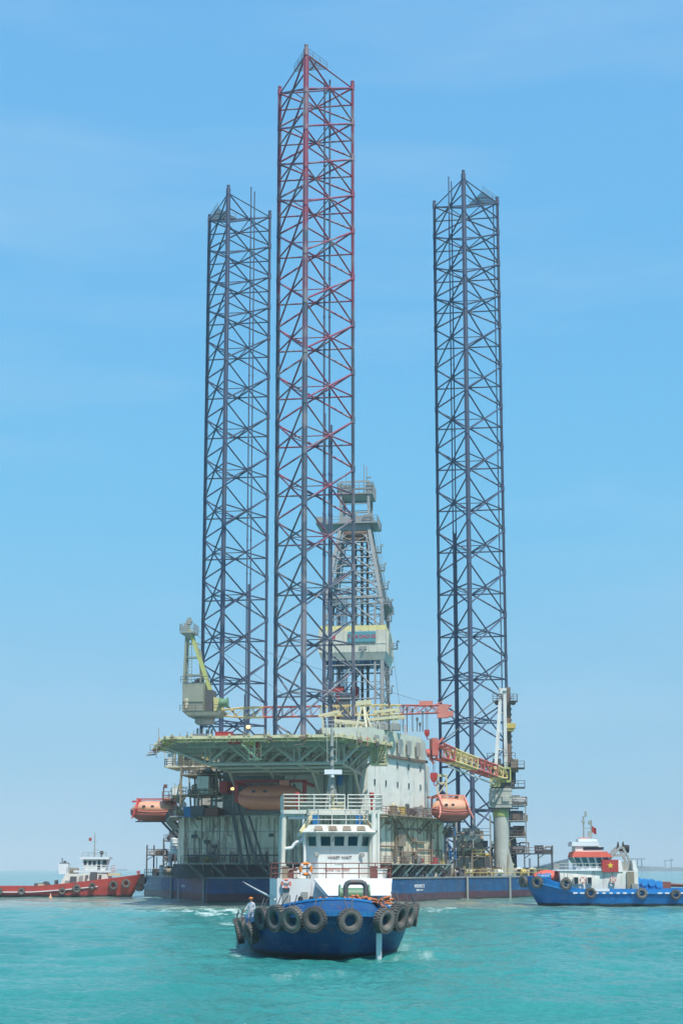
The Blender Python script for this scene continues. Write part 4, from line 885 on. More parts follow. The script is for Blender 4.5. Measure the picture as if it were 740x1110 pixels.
# starboard crane (right)
DR = 248
b = MB(); p0 = rp(543.5, 948, DR); x, y = p0.x, p0.y
z1 = rp(543, 876, DR).z; z2 = rp(543, 853, DR).z
b.tube((x, y, DECK), (x, y, z1), 1.35, 24); b.box(x - 1.9, x + 2.0, y - 1.9, y + 1.9, z1 + .02, z2 - .3)
for zz in (z1 + .6, (z1 + z2) / 2, z2 - .8): b.box(x - 1.98, x + 2.08, y - 1.98, y + 1.98, zz, zz + .12)
b.box(x - 2.0, x - .6, y - 2.3, y - 1.91, z1 + .9, z1 + 2.6); b.box(x + .4, x + 1.6, y - 2.2, y - 1.91, z1 + 1.1, z1 + 2.0)
b.loft([[(x + 1.1, y - 1.0, DECK), (x + 2.6, y - 1.0, DECK), (x + 2.6, y + 1, DECK), (x + 1.1, y + 1, DECK)], [(x + .9, y - .9, DECK + 5), (x + 1.3, y - .9, DECK + 5), (x + 1.3, y + .9, DECK + 5), (x + .9, y + .9, DECK + 5)]])
crane = b.build('crane', 'crane_cream', RIG, 'white and brown crane at the starboard side with boom reaching forward')
b = MB(); b.lathe([(1.38, 0), (1.42, .05), (1.42, 1.2), (1.38, 1.25)], (x, y, z1 - 1.6), (0, 0, 1), 24); b.build('collar', 'lime_paint', crane)
b = MB(); b.box(x - 2.2, x + 3.2, y - 1.8, y + 1.8, z1 - .15, z1 - .01); b.rail([(x - 2.2, y - 1.8, z1), (x + 3.2, y - 1.8, z1), (x + 3.2, y + 1.8, z1)], 1.1, .05, 1.2); b.build('walkway', 'dark_steel', crane)
b = MB(); zb = z2 - .2; b.box(x - 1.6, x + 2.6, y - 1.5, y + 3.5, zb, zb + 1.0); b.box(x - 1.2, x + .2, y - 1.3, y + 3.2, zb + 1.003, zb + 5.2); b.box(x + .8, x + 2.8, y + .2, y + 3.4, zb + 1.003, zb + 4.6); b.box(x - 1.7, x + .75, y - .3, y + 3.0, zb + 1.004, zb + 4.4)
hs = b.build('machinery_house', 'dark_steel', crane)
q = MB(); q.box(x + .2, x + 2.0, y - 1.8, y - .1, zb + .9, zb + 3.6); cabn = q.build('cab', 'lime_paint', crane)
q = MB(); q.box(x + .4, x + 1.75, y - 1.86, y - 1.78, zb + 1.4, zb + 3.3); q.build('window', 'dark_glass', crane)
q = MB(); q.box(x - 1.8, x + .1, y - 1.9, y - 1.4, zb + .1, zb + 1.6); q.build('boom_foot', 'pale_yellow', crane)
q = MB(); q.box(x + 2.0, x + 3.3, y - 1.2, y + 1.6, zb + 2.9, zb + 5.1); q.build('fuel_tank', 'brown_gear', crane)
q = MB()
for zz in (zb + .1, zb + 3.6): q.rail([(x + 2.0, y - 1.9, zz), (x + 4.4, y - 1.9, zz), (x + 4.4, y + 2, zz)], 1.1, .06, 1.0); q.box(x + 2.05, x + 4.4, y - 1.9, y + 2, zz - .15, zz - .02)
q.rail([(x - 2.2, y - 1.6, zb + 5.2), (x + 2.8, y - 1.6, zb + 5.2)], 1.0, .05, 1); q.build('railing', 'rail_dark', crane)
zt2 = rp(546, 748, DR).z
b = MB()
for s in (-.7, .7):
    b.bar((x - .9 + s * .05, y - 1.2 + s, zb + 1.0), (x + .45, y - .2 + s * .6, zt2), .58); b.bar((x + 1.1, y + .2 + s, zb + 1.0), (x + 1.1, y + .2 + s * .6, zt2), .58)
for k in range(5):
    t = .15 + k * .2; b.bar((x - .9 + 1.45 * t, y - 1.2 + t, zb + 1 + (zt2 - zb - 1) * t), (x + 1.0, y + .2, zb + 1 + (zt2 - zb - 1) * t), .22)
b.cbox((x + .75, y, zt2), (1.4, 1.6, .5))
b.build('gantry', 'white_paint', crane)
b = MB(); b.bar((x + 1.75, y + 1.2, zb + 4.6), (x + 1.75, y + 1.2, zt2 + .6), .8, .8)
for k in range(12): zz = zb + 5.4 + k * 1.0; b.cbox((x + 2.2, y + .9, zz), (.25, .5, .3))
b.build('mast', 'rusty_steel', crane)
b = MB()
for px, py in ((538, 760), (555, 760)): v = rp(px, py, DR); b.box(v.x - .7, v.x + .9, v.y - 1, v.y + 1, v.z - .1, v.z + .02); b.rail([(v.x - .7, v.y - 1, v.z), (v.x + .9, v.y - 1, v.z), (v.x + .9, v.y + 1, v.z)], 1.2, .06, .8, 3); b.loft([[(v.x - .5, v.y - .8, v.z - .12), (v.x + .7, v.y - .8, v.z - .12), (v.x + .7, v.y + .8, v.z - .12), (v.x - .5, v.y + .8, v.z - .12)], [(v.x - .2, v.y - .3, v.z - .7), (v.x + .4, v.y - .3, v.z - .7), (v.x + .4, v.y + .3, v.z - .7), (v.x - .2, v.y + .3, v.z - .7)]])
b.build('mast_platform', 'rail_dark', crane)
b = MB(); v = rp(553, 787, DR); b.cbox(v, (1.8, 1.6, .9)); b.cbox(v + Vector((0, 0, -.7)), (1.2, 1.2, .5)); b.build('sheave_box', 'yellow_paint', crane)
tip = rp(474, 814, 224); heel = rp(547, 841, 246)
lattice_boom(crane, heel, tip, 1.9, 2.3, [(0, .2, 'boom_yellow'), (.2, .5, 'boom_red'), (.5, .84, 'boom_yellow'), (.84, 1, 'boom_red')], 11, .2)
b = MB(); b.cbox(rp(470, 810, 222.5), (1.0, 2.4, 2.8), R(15)); b.tube(rp(464, 818, 222), rp(480, 800, 223), .22, 6); b.tube(rp(466, 824, 222), rp(474, 803, 223), .22, 6); b.tube(rp(464, 817, 222), rp(470, 828, 222), .2, 6); b.tube(rp(462, 817, 222.3), rp(466, 816, 222.3), .7, 12); b.build('boom_tip', 'boom_red', crane)
b = MB()
for (x0, y0, D0, x1, y1, D1) in ((535, 850, 246, 486, 831, 228), (520, 830, 240, 500, 822, 232)):
    b.tube(rp(x0, y0, D0), rp(x1, y1, D1), .16, 6)
b.build('service_pipe', 'letter_white', crane)
hook_block(rp(470, 843, 222.5), 'red_paint', crane, rp(470, 822, 222.5), 1.0)
b = MB()
for o in (-.4, .4):
    b.tube((x + .7, y + o, zt2 - 1), tip + Vector((0, o, 1)), .045, 5)
b.build('pendant_rope', 'rail_dark', crane)
# its boom rest: yellow frame on the walkway beside the living block
b = MB()
pA = [rp(474, 868, 226), rp(484, 868, 226), rp(474, 868, 229), rp(484, 868, 229)]
for i, p in enumerate(pA): b.bar(Vector((p.x, p.y, 13.3)), Vector((p.x, p.y, 20.3)), .26)
for z in (15, 17, 19, 20.3):
    for i, j in ((0, 1), (2, 3), (0, 2), (1, 3)): b.bar(Vector((pA[i].x, pA[i].y, z)), Vector((pA[j].x, pA[j].y, z)), .2)
for z in (13.4, 15, 17): b.bar(Vector((pA[0].x, pA[0].y, z)), Vector((pA[1].x, pA[1].y, z + 2)), .16)
b.build('boom_rest', 'cream_yellow', RIG)

# ---- starboard main deck: frames, tanks, rails
v0, v1 = rp(492, 920, 247), rp(531, 920, 247)
frame_tower('deck_frame', v0.x, v1.x, v0.y, v0.y + 5, DECK, 8.6, [7.2], 'brown_gear', rails='yellow_paint', fill=['yellow_paint', 'hatch_blue', 'cream_yellow', 'brown_gear', 'dark_steel', 'grey_paint', 'rusty_steel'], n=34, seed=11, sizes=(.3, .8))
v0, v1 = rp(553, 924, 262), rp(598, 924, 262)
frame_tower('deck_frame', v0.x, v1.x, v0.y, v0.y + 7, DECK, 9.4, [7.9], 'dark_steel', rails='rail_brown', fill=['grey_paint', 'dark_steel', 'rusty_steel', 'dark_steel'], n=16, seed=5, sizes=(.4, 1.0))
v0, v1 = rp(551, 916, 266), rp(570, 916, 266)
frame_tower('equipment_deck', v0.x, v1.x, v0.y, v0.y + 6, 8, 17.4, [11.2, 14.2, 17.2], 'grey_paint', rails='rail_dark', fill=['grey_paint', 'dark_steel', 'rusty_steel', 'derrick_steel', 'brown_gear'], n=30, seed=21, sizes=(.6, 1.3))
v0, v1 = rp(478, 950, 236), rp(492, 950, 236)
frame_tower('deck_frame', v0.x, v1.x, v0.y, v0.y + 4, DECK, 13, [6.6, 10.5, 13], 'dark_steel', fill=['dark_steel', 'hatch_blue', 'grey_paint', 'brown_gear'], n=26, seed=8, sizes=(.4, .9))
v = rp(502, 945, 239); q = MB(); q.tube((v.x - 1.6, v.y, v.z), (v.x + 1.6, v.y, v.z), .42, 10)
for s in (-1, 1): q.box(v.x + s * 1.2 - .15, v.x + s * 1.2 + .15, v.y - .3, v.y + .3, DECK + .02, v.z)
q.build('tank', 'cream_yellow', RIG)  # cream tube stands for a sunlit yellow rail, brightness put into its colour
v0, v1 = rp(500, 950, 262), rp(530, 950, 262); q = MB(); q.box(v0.x, v1.x, v0.y, v0.y + 5, DECK, 7.5); q.box(v0.x + .5, v1.x - .5, v0.y - .1, v0.y - .01, 4.2, 6.4); q.build('deck_house', 'dark_steel', RIG)
# ---- port main deck
v0, v1 = rp(159, 945, 262), rp(178, 945, 262)
frame_tower('deck_frame', v0.x, v1.x, v0.y, v0.y + 5, DECK - .5, 9.5, [7.6], 'rail_dark', rails='rusty_steel', fill=['white_paint', 'rusty_steel', 'dark_steel'], n=22, seed=3, sizes=(.35, .7))
v0, v1 = rp(177, 945, 258), rp(203, 945, 258)
frame_tower('equipment_deck', v0.x, v1.x, v0.y, v0.y + 6, DECK, 10.6, [6.5, 10.2], 'rail_dark', rails='rail_dark', fill=['rail_dark', 'dark_steel', 'rusty_steel', 'dark_steel', 'brown_gear'], n=36, seed=6, sizes=(.5, 1.3))
v0, v1 = rp(533, 950, 252), rp(553, 950, 252)
frame_tower('deck_frame', v0.x, v1.x, v0.y, v0.y + 5, DECK, 9, [6.2, 8.8], 'dark_steel', rails='yellow_paint', fill=['dark_steel', 'brown_gear', 'grey_paint', 'rusty_steel'], n=18, seed=31, sizes=(.3, .8))
v0, v1 = rp(494, 900, 246), rp(531, 900, 246)
frame_tower('equipment_deck', v0.x, v1.x, v0.y, v0.y + 3, 8.7, 14.5, [11.0], 'grey_paint', rails='rail_dark', fill=['brown_gear', 'dark_steel', 'grey_paint', 'cream_yellow'], n=16, seed=41, sizes=(.3, .8))
v = rp(189, 918, 255); q = MB(); q.tube((v.x, v.y, v.z - 1), (v.x, v.y, v.z + 1.4), .75, 14); q.sphere((v.x, v.y, v.z + 1.4), .75, 14, 6, (1, 1, .4))
for k in (-.6, 0, .6): q.lathe([(.75, 0), (.82, .05), (.82, .2), (.75, .25)], (v.x, v.y, v.z + k), (0, 0, 1), 14)
q.box(v.x - 1, v.x + 1, v.y - .8, v.y + .8, v.z - 1.3, v.z - 1.0)
for sx in (-.8, .8):
    for sy in (-.6, .6): q.bar((v.x + sx, v.y + sy, DECK), (v.x + sx, v.y + sy, v.z - 1.3), .16)
q.build('tank', 'white_paint', RIG)
q = MB(); a, c = rp(184, 951, 240), rp(236, 949, 214)
for t in (0, .3, .6, .85): 
    v = a.lerp(c, t); q.tube((v.x - 1, v.y, DECK + 1.0), (v.x + 1, v.y, DECK + 1.0), .5, 10); q.bar((v.x, v.y, DECK), (v.x, v.y, DECK + .7), .3)
q.build('mooring_winch', 'brown_gear', RIG)
q = MB(); 
for px, D in ((203, 228), (212, 224), (219, 220)): v = rp(px, 950, D); q.sphere((v.x, v.y, DECK + .7), .65, 10, 6, (1.3, 1, .8)); q.tube((v.x, v.y, DECK), (v.x, v.y, DECK + .5), .4, 8)
q.build('capstan', 'cream_yellow', RIG)
# stacked pipes / mud process module behind the living block (seen through the frames)
q = MB(); q.box(-20, -9, -30, -12, DECK, 12.5); q.box(9, 19, -31, -14, DECK, 11.8); q.box(-8.9, 8.9, -31, -20, DECK, 13.5)
for k in range(8): q.box(9.4 + k * 1.2, 9.8 + k * 1.2, -31.2, -31.01, DECK + .3, 11.4)
q.build('mud_module', 'grey_paint', RIG)

# ---- lifeboat davits (arms stay on the rig)
def davit(c, ax, m, h, Lb):
    """two goose-neck arms either end of a boat slung at c, pivot side -n"""
    mb = MB(); ax = Vector(ax).normalized(); n = Vector((ax.y, -ax.x, 0))
    for s in (-1, 1):
        p = Vector(c) + ax * s * Lb * .36
        mb.bar(p - n * 2.6 + Vector((0, 0, -1.4)), p - n * 2.2 + Vector((0, 0, h)), .34); mb.bar(p - n * 2.2 + Vector((0, 0, h)), p + n * .1 + Vector((0, 0, h + .3)), .34)
        mb.bar(p + n * 1.6 + Vector((0, 0, h - 1.5)), p + n * .1 + Vector((0, 0, h + .3)), .26)
        mb.tube(p + Vector((0, 0, h + .2)), p + Vector((0, 0, 1.2)), .05, 5)
    a = Vector(c) - n * 2.2 + Vector((0, 0, h)); mb.bar(a - ax * Lb * .5, a + ax * Lb * .5, .3)
    for s in (-1, 1):   # outboard guide frame leaning over the boat's side
        p = Vector(c) + ax * s * Lb * .3; o = p + n * 1.75; mb.bar(p + n * .1 + Vector((0, 0, h + .3)), o + ax * s * .9 + Vector((0, 0, -.5)), .26); mb.bar(o + ax * s * .9 + Vector((0, 0, -.5)), o + ax * s * 1.2 + Vector((0, 0, -1.1)), .22)
    mb.bar(Vector(c) + n * .1 - ax * Lb * .36 + Vector((0, 0, h + .3)), Vector(c) + n * .1 + ax * Lb * .36 + Vector((0, 0, h + .3)), .22)
    return mb.build('davit', m, RIG)
LBS = []
def local_dir(v): return RM.to_3x3() @ Vector(v)
LB1 = (rp(169, 880.5, 231), (1, .15, 0)); LB2 = (rp(488.5, 879.5, 224), (.86, .5, 0)); LB3 = (rp(293, 866, 199.5), (1, -.03, 0))
davit(LB1[0], LB1[1], 'red_paint', 1.9, 8.6); davit(LB2[0], LB2[1], 'faded_red', 2.3, 6.4)
b = MB(); c = LB3[0]
for s, mt in ((-1, 0), (1, 0)):
    b.bar((c.x + s * 5.0, c.y, 17.4), (c.x + s * 5.0, FRONT - .4, 17.4), .4); b.bar((c.x + s * 5.0, FRONT - .5, 13.6), (c.x + s * 5.0, FRONT - .5, 17.6), .7, .5); b.bar((c.x + s * 5.0, c.y, 17.4), (c.x + s * 5.0, c.y, 14.6), .55)
b.bar((c.x - 5.3, c.y + .2, 17.6), (c.x + 5.3, c.y + .2, 17.6), .4); b.build('davit', 'red_paint', block)
# support brackets under port boat landing
b = MB()
for k in range(4):
    p = rp(176 + k * 7, 891, 231); q = rp(192 + k * 6, 908 - k, 229); b.bar(p, q, .3)
b.build('support_strut', 'dark_steel', RIG)
b = MB(); v0 = rp(176, 866, 229); v1 = rp(197, 866, 229); b.box(v0.x, v1.x, v0.y, v0.y + 2, v0.z - .3, v0.z); b.rail([v0, v1], 1.2, .06, 1.2); b.tube((v0.x + .2, v0.y, v0.z), (v0.x + .2, v0.y, v0.z + 2.0), .1, 6); b.cbox((v0.x + .5, v0.y, v0.z + 2.1), (.5, .5, .6)); b.bar((v1.x - .6, v1.y, v1.z), (v1.x + .2, v1.y, v1.z + 6), .3); b.build('boat_landing', 'rail_brown', RIG)
# ================================================================== LIFEBOATS (each hangs from davits: its own thing)
def lifeboat(label, loc, rz, L, B, H, hullm, canm, cargo=None):
    t = empty('lifeboat', label, 'lifeboat', loc, rz, 'lifeboats of the rig')
    n = 18; hb_, cb, rub = MB(), MB(), MB(); rings = []; cr = []
    for k in range(n + 1):
        u = -1 + 2 * k / n; w = B / 2 * max(.02, (1 - abs(u) ** 2.6)) ** .55; x = u * L / 2
        kz = -H * .42 * (1 - abs(u) ** 4 * .75); sz = .12 * abs(u) ** 2 * H
        rings.append([(x, -w, sz), (x, -w * .96, kz * .35), (x, -w * .62, kz * .8), (x, 0, kz), (x, w * .62, kz * .8), (x, w * .96, kz * .35), (x, w, sz)])
        hc = H * .52 * max(.05, 1 - abs(u) ** 3.2) ** .6
        cr.append([(x * .97, -w * .95, sz + .02), (x * .96, -w * .93, sz + hc * .45), (x * .95, -w * .62, sz + hc * .88), (x * .95, 0, sz + hc), (x * .95, w * .62, sz + hc * .88), (x * .96, w * .93, sz + hc * .45), (x * .97, w * .95, sz + .02)])
    hb_.loft(rings, True); hb_.build('hull', hullm, t)
    cb.loft(cr, True); can = cb.build('canopy', canm, t)
    for k in range(n):
        for s in (0, 6): a, c = Vector(rings[k][s]), Vector(rings[k + 1][s]); rub.bar(a, c, .16, .16)
    rub.build('rubbing_strake', 'faded_red', t)
    m = MB(); m.cbox((L * .22, 0, H * .56), (L * .14, B * .45, H * .22)); cn = m.build('conning_tower', canm, can)
    m = MB(); m.cbox((L * .22, 0, H * .6), (L * .15, B * .35, H * .08)); m.build('window', 'dark_glass', can)
    for s in (-1, 1):
        for x in (-.22, -.05): m = MB(); m.cbox((x * L, s * B * .46, H * .26), (.5, .1, .3)); m.build('window', 'dark_glass', can)
    for x in (-.36, .36): m = MB(); m.cbox((x * L, 0, H * .46), (.25, .3, .5)); m.build('lifting_hook', 'dark_steel', t)
    m = MB(); m.bar((-L * .4, 0, -H * .43), (L * .35, 0, -H * .43), .12, .2)
    m.build('keel', 'dark_steel', t)
    return t
def wrz(ax): v = RM.to_3x3() @ Vector(ax); return math.atan2(v.y, v.x)
lifeboat('orange lifeboat slung in red frames over open water, above the red tug bow', RM @ LB1[0], wrz(LB1[1]), 8.4, 3.0, 3.6, 'orange_hull', 'orange_boat')
lifeboat('pale orange lifeboat beside the white living block, below the red boom tip', RM @ LB2[0], wrz(LB2[1]), 6.9, 3.0, 3.9, 'orange_hull', 'orange_boat')
lifeboat('faded red lifeboat in the shaded recess under the helideck, seen side on', RM @ LB3[0], wrz(LB3[1]), 9.9, 3.3, 3.9, 'boat_red', 'boat_red')

# ================================================================== TUGS
def hull_surface(levels, ns=44, s0=.62, n=2.2, m=2.0, sterntaper=.1):
    def shape(s, lv):
        a = lv.get('s0', s0); q = max(0.0, (s - a) / (1 - a)); nn = lv.get('n', n); mm = lv.get('m', m)
        return (max(0.0, 1 - q ** nn)) ** (1 / mm) * (1 - sterntaper * max(0, (.2 - s) / .2) ** 2)
    mb = MB(); ss = [math.sin(PI / 2 * k / ns) for k in range(ns + 1)]; K = len(levels)
    P = []
    for s in ss:
        row = []
        for lv in levels: row.append(Vector((lv['xs'] + (lv['xb'] - lv['xs']) * s, lv['B'] * shape(s, lv), lv['z'](s))))
        P.append(row)
    vs = []
    for row in P: vs += [p for p in row]
    off = len(vs)
    for row in P: vs += [Vector((p.x, -p.y, p.z)) for p in row]
    fs = []
    for i in range(ns):
        for k in range(K - 1):
            a = i * K + k; fs.append((a, a + 1, a + 1 + K, a + K)); b_ = off + a; fs.append((b_, b_ + K, b_ + K + 1, b_ + 1))
        for k, flip in ((0, False), (K - 1, True)):
            a = i * K + k; q = (a, a + K, off + a + K, off + a); fs.append(tuple(reversed(q)) if flip else q)
    mb.add(vs, fs, False)
    # transom
    t = [P[0][k] for k in range(K)]; poly = t + [Vector((p.x, -p.y, p.z)) for p in reversed(t)]
    mb.add(poly, [tuple(range(len(poly)))])
    def outline(lv, y):
        """point and outward normal on a level's outline at half-breadth y (bow quarter)"""
        sg = 1 if y >= 0 else -1; lo, hi = lv.get('s0', s0), 1.0
        f = lambda s: lv['B'] * shape(s, lv)
        for _ in range(60):
            mid = (lo + hi) / 2
            if f(mid) > abs(y): lo = mid
            else: hi = mid
        s = lo; e = 1e-3
        p = Vector((lv['xs'] + (lv['xb'] - lv['xs']) * s, sg * f(s), lv['z'](s))); q = Vector((lv['xs'] + (lv['xb'] - lv['xs']) * (s - e), sg * f(s - e), p.z))
        d = (p - q).normalized(); nrm = Vector((-d.y, d.x, 0)) * (1 if sg > 0 else -1)
        if nrm.x < 0 and abs(y) < lv['B'] * .97: nrm = -nrm
        return p, nrm
    return mb, outline
def tyre_mesh():
    mb = MB(); prof = [(.40, -.17), (.47, -.25), (.62, -.29), (.74, -.27), (.80, -.20), (.815, 0), (.80, .20), (.74, .27), (.62, .29), (.47, .25), (.40, .17), (.385, 0), (.40, -.17)]
    n = 32; rings = [[Vector((h, r * math.cos(2 * PI * i / n), r * math.sin(2 * PI * i / n))) for i in range(n)] for r, h in prof]
    mb.loft(rings, True, cap=False)
    for i in range(26):
        for s in (-1, 1):
            a = 2 * PI * (i + (.5 if s > 0 else 0)) / 26
            c = Vector((s * .15, .815 * math.cos(a), .815 * math.sin(a)))
            M = Matrix.Rotation(a, 3, 'X'); 
            vs = [c + M @ Vector((x * .14, y * .045, z * .055)) for z in (-1, 1) for y in (-1, 1) for x in (-1, 1)]
            mb.add(vs, [(0, 2, 3, 1), (4, 5, 7, 6), (0, 1, 5, 4), (2, 6, 7, 3), (0, 4, 6, 2), (1, 3, 7, 5)])
    return mb
TYRE = None
def tyre(label, p, nrm, scale=1.0, tilt=0.0, group=None, chain=.9):
    """a worn tyre hung flat against a hull: axis along nrm"""
    global TYRE
    if TYRE is None:
        TYRE = tyre_mesh().build('tyre_fender', 'tyre_rubber'); o = TYRE
        c = MB()
        for s in (-.25, .25): c.tube((-.02, s * .6, .72), (-.5, s * 1.2, 1.5), .04, 5)
        c.build('chain', 'dark_steel', o)
    else: o = copy_tree(TYRE)
    rz = math.atan2(nrm.y, nrm.x)
    sv = scale * random.uniform(.93, 1.06)
    o.matrix_world = Matrix.LocRotScale(p + Vector((0, 0, random.uniform(-.06, .06))), (Matrix.Rotation(rz + random.uniform(-.09, .09), 3, 'Z') @ Matrix.Rotation(tilt + random.uniform(-.07, .07), 3, 'Y') @ Matrix.Rotation(random.uniform(-.3, .3), 3, 'X')).to_quaternion(), Vector((sv * random.uniform(.85, 1.15), sv, sv * random.uniform(.97, 1.05))))
    return tag(o, label, 'tyre', group)
RING = {}
def ring_mesh(r, rr):
    mb = MB(); n, k = 20, 8
    rings = [[Vector((rr * math.cos(2 * PI * j / k), (r + rr * math.sin(2 * PI * j / k)) * math.cos(2 * PI * i / n), (r + rr * math.sin(2 * PI * j / k)) * math.sin(2 * PI * i / n))) for j in range(k)] for i in range(n + 1)]
    for i in range(n + 1):
        pass
    mb.loft(rings, True, cap=False); return mb
def life_ring(label, p, nrm, scale=1.0, m_='vest_orange'):
    if m_ not in RING:
        RING[m_] = o = ring_mesh(.32, .095).build('life_ring', m_)
        m = MB()
        for i in range(4): a = PI / 4 + i * PI / 2; m.cbox((0, .32 * math.cos(a), .32 * math.sin(a)), (.19, .19, .12), 0, a)
        m.build('band', 'letter_white', o)
    else: o = copy_tree(RING[m_])
    o.matrix_world = Matrix.LocRotScale(p, Matrix.Rotation(math.atan2(nrm.y, nrm.x), 3, 'Z').to_quaternion(), Vector((scale,) * 3))
    return tag(o, label, 'life ring', 'life rings on the tugs')

# ---------------------------------------------------------------- front tug
T1L = Vector((-1.35, 91, 0)); T1A = math.atan2(-28, 2.4)
T1 = empty('tugboat', 'blue tug seen bow on, hull ringed with big tyres below a white wheelhouse', 'tugboat', T1L, T1A)
T1M = Matrix.Translation(T1L) @ Matrix.Rotation(T1A, 4, 'Z'); T1I = T1M.inverted()
def tp(px, py, D): return T1I @ at(px, py, D)
she = lambda a, bq: (lambda s: a + (bq - a) * max(0, (s - .35) / .65) ** 1.6)
shb = lambda a, bq: (lambda s: a + (bq - a) * max(0, (s - .35) / .65) ** 3.0)
LV = [dict(z=lambda s: -1.8, B=3.3, xs=-13, xb=8.5), dict(z=lambda s: -.1, B=4.55, xs=-13.6, xb=11.5, m=2.0, n=2.0), dict(z=she(.7, 1.1), B=4.85, xs=-13.8, xb=12.5, n=2.2), dict(z=she(1.35, 2.55), B=5.1, xs=-14, xb=13.4, n=2.4),
      dict(z=shb(1.75, 3.3), B=4.75, xs=-13.8, xb=12.3, n=2.4), dict(z=shb(1.75, 3.3), B=4.6, xs=-13.6, xb=12.1, n=2.4), dict(z=she(1.1, 2.2), B=4.72, xs=-13.6, xb=12.3, n=2.4)]
mb, T1out = hull_surface(LV)
T1H = mb.build('hull', 'tug_hull', T1)
# rubbing band and cap
def edge_band(mbx, outl, lv, w, h, dz, ys, off=0.0):
    pts = []
    for y in ys: p, nn = outl(lv, y); pts.append(p + nn * off + Vector((0, 0, dz)))
    for a, c in zip(pts[:-1], pts[1:]): mbx.bar(a, c, w, h)
ys = [4.98 * math.sin(PI / 2 * k / 24) for k in range(-24, 25)]
b = MB(); edge_band(b, T1out, LV[3], .3, .28, 0, ys); b.build('rubbing_strake', 'hatch_blue', T1H)
b = MB(); edge_band(b, T1out, LV[4], .2, .12, .05, [y * .93 for y in ys]); b.build('bulwark_rail', 'sky_blue_paint', T1H)
b = MB(); p, nn = T1out(LV[2], 2.45); p = Vector((p.x, p.y, 0)); b.loft([[(p.x + .55, p.y - .14, -.7), (p.x + .7, p.y - .14, -.7), (p.x + .7, p.y + .14, -.7), (p.x + .55, p.y + .14, -.7)], [(p.x + .75, p.y - .16, 1.4), (p.x + .95, p.y - .16, 1.4), (p.x + .95, p.y + .16, 1.4), (p.x + .75, p.y + .16, 1.4)]]); b.build('fender_board', 'letter_white', T1H)
# tyres round the bow, left to right
ord_ = ['first', 'second', 'third', 'fourth', 'fifth', 'sixth', 'seventh', 'eighth', 'ninth', 'tenth']
spots = [(-3.75, 2.25), (-3.0, 2.3), (-2.2, 2.25), (-1.15, 2.2), (.55, 2.15), (2.4, 2.1), (3.25, 2.25), (3.95, 2.3), (4.6, 2.3)]
for i, (y, z) in enumerate(spots):
    p, nn = T1out(LV[3], y); p = p + nn * .42; p.z = z
    tyre('dusty tyre on the tyre-ringed tug bow, %s counted from the tow rope side' % ord_[i], T1M @ p, T1M.to_3x3() @ nn, (.78 if i == 0 else .86), R(8), 'tyre fenders round the tug bow')
sidesp = [(-4.15, 1.25, .74), (-4.55, 1.5, .74), (-4.78, 1.15, .74), (-4.845, 1.4, .74)]
for i, (yy, z, s) in enumerate(sidesp):
    p, nn = T1out(LV[2], yy); p = p + nn * .55; p.z = z
    tyre('dark tyre hung low below the helmeted man, %s of its cluster from the bow' % ord_[i], T1M @ p, T1M.to_3x3() @ nn, s, R(14), 'tyres clustered below the deckhand')
# bow staple (mooring arch)
b = MB(); z0 = 2.2; pts = [(11.2, 0, z0), (11.2, 0, 3.98), (11.2, .08, 4.16), (11.2, .26, 4.25), (11.2, .9, 4.25), (11.2, 1.08, 4.16), (11.2, 1.16, 3.98), (11.2, 1.16, z0)]
off = tp(385.5, 965, 79.8).y - .575
b.path([(x, y + off, z) for x, y, z in pts], .155, 10)
for x, y, z in pts[1:-1]: b.sphere((x, y + off, z), .155, 10, 6)
b.build('towing_staple', 'dark_steel', T1)
b = MB(); b.tube((9.6, off - .2, 3.5), (9.6, off + 1.5, 3.5), .42, 14); b.tube((9.6, off - .25, 3.5), (9.6, off - .15, 3.5), .62, 14); b.tube((9.6, off + 1.45, 3.5), (9.6, off + 1.55, 3.5), .62, 14); b.box(9.2, 10, off - .3, off + 1.6, 2.2, 3.0); b.build('winch', 'green_paint', T1)
b = MB()
rg = random.Random(3)
for k in range(60):
    y = off - 1.9 + rg.random() * 4.2; x = 10.9 + rg.random() * .9; z = 3.05 + rg.random() * .45 - abs(y - off - .4) * .1
    a = rg.random() * PI; b.tube((x, y, z), (x + .4 * math.cos(a), y + .5 * math.sin(a), z + rg.uniform(-.15, .15)), .07, 6)
rp_ = b.build('mooring_rope', 'orange_rope'); rp_.matrix_world = T1M; tag(rp_, 'heaped orange mooring ropes behind the bulwark of the tyre-ringed tug', 'rope')
for k in range(9): y = off - 2.6 + k * .62; b = MB(); b.cbox((11.3, y, 3.2), (.3, .28, .3)); b.sphere((11.3, y, 3.36), .12, 8, 5); b.build('bollard', 'black_rubber', T1)
# deckhouse
dl, dr_ = tp(300, 960, 86).y, tp(425, 960, 86).y
b = MB(); b.box(-8, 5.0, dl, dr_, 1.6, 4.4)
b.loft([[(5.0, dl + 2.4, 3.95), (7.0, dl + 2.9, 3.3), (7.0, dr_ - .4, 3.3), (5.0, dr_ - .05, 3.95)], [(5.0, dl + 2.4, 4.39), (6.1, dl + 2.5, 4.3), (6.1, dr_ - .2, 4.3), (5.0, dr_ - .05, 4.39)]])
b.box(5.003, 6.9, dl + 2.9, dr_ - .45, 1.8, 3.35)
house = b.build('deckhouse', 'white_paint', T1)
b = MB(); b.loft([[(6.1, dl + 2.2, 4.33), (7.15, dl + 3.0, 3.35), (7.15, dr_ - .35, 3.35), (6.1, dr_ - .1, 4.33)], [(6.15, dl + 2.2, 4.42), (7.25, dl + 3.0, 3.42), (7.25, dr_ - .35, 3.42), (6.15, dr_ - .1, 4.42)]]); b.build('breakwater', 'letter_white', house)
for y0, z0 in ((dl + .35, 3.9), (dl + 1.5, 3.6)): b = MB(); b.box(5.02, 5.1, y0, y0 + .4, 2.0, z0); b.build('door', 'grey_paint', house)
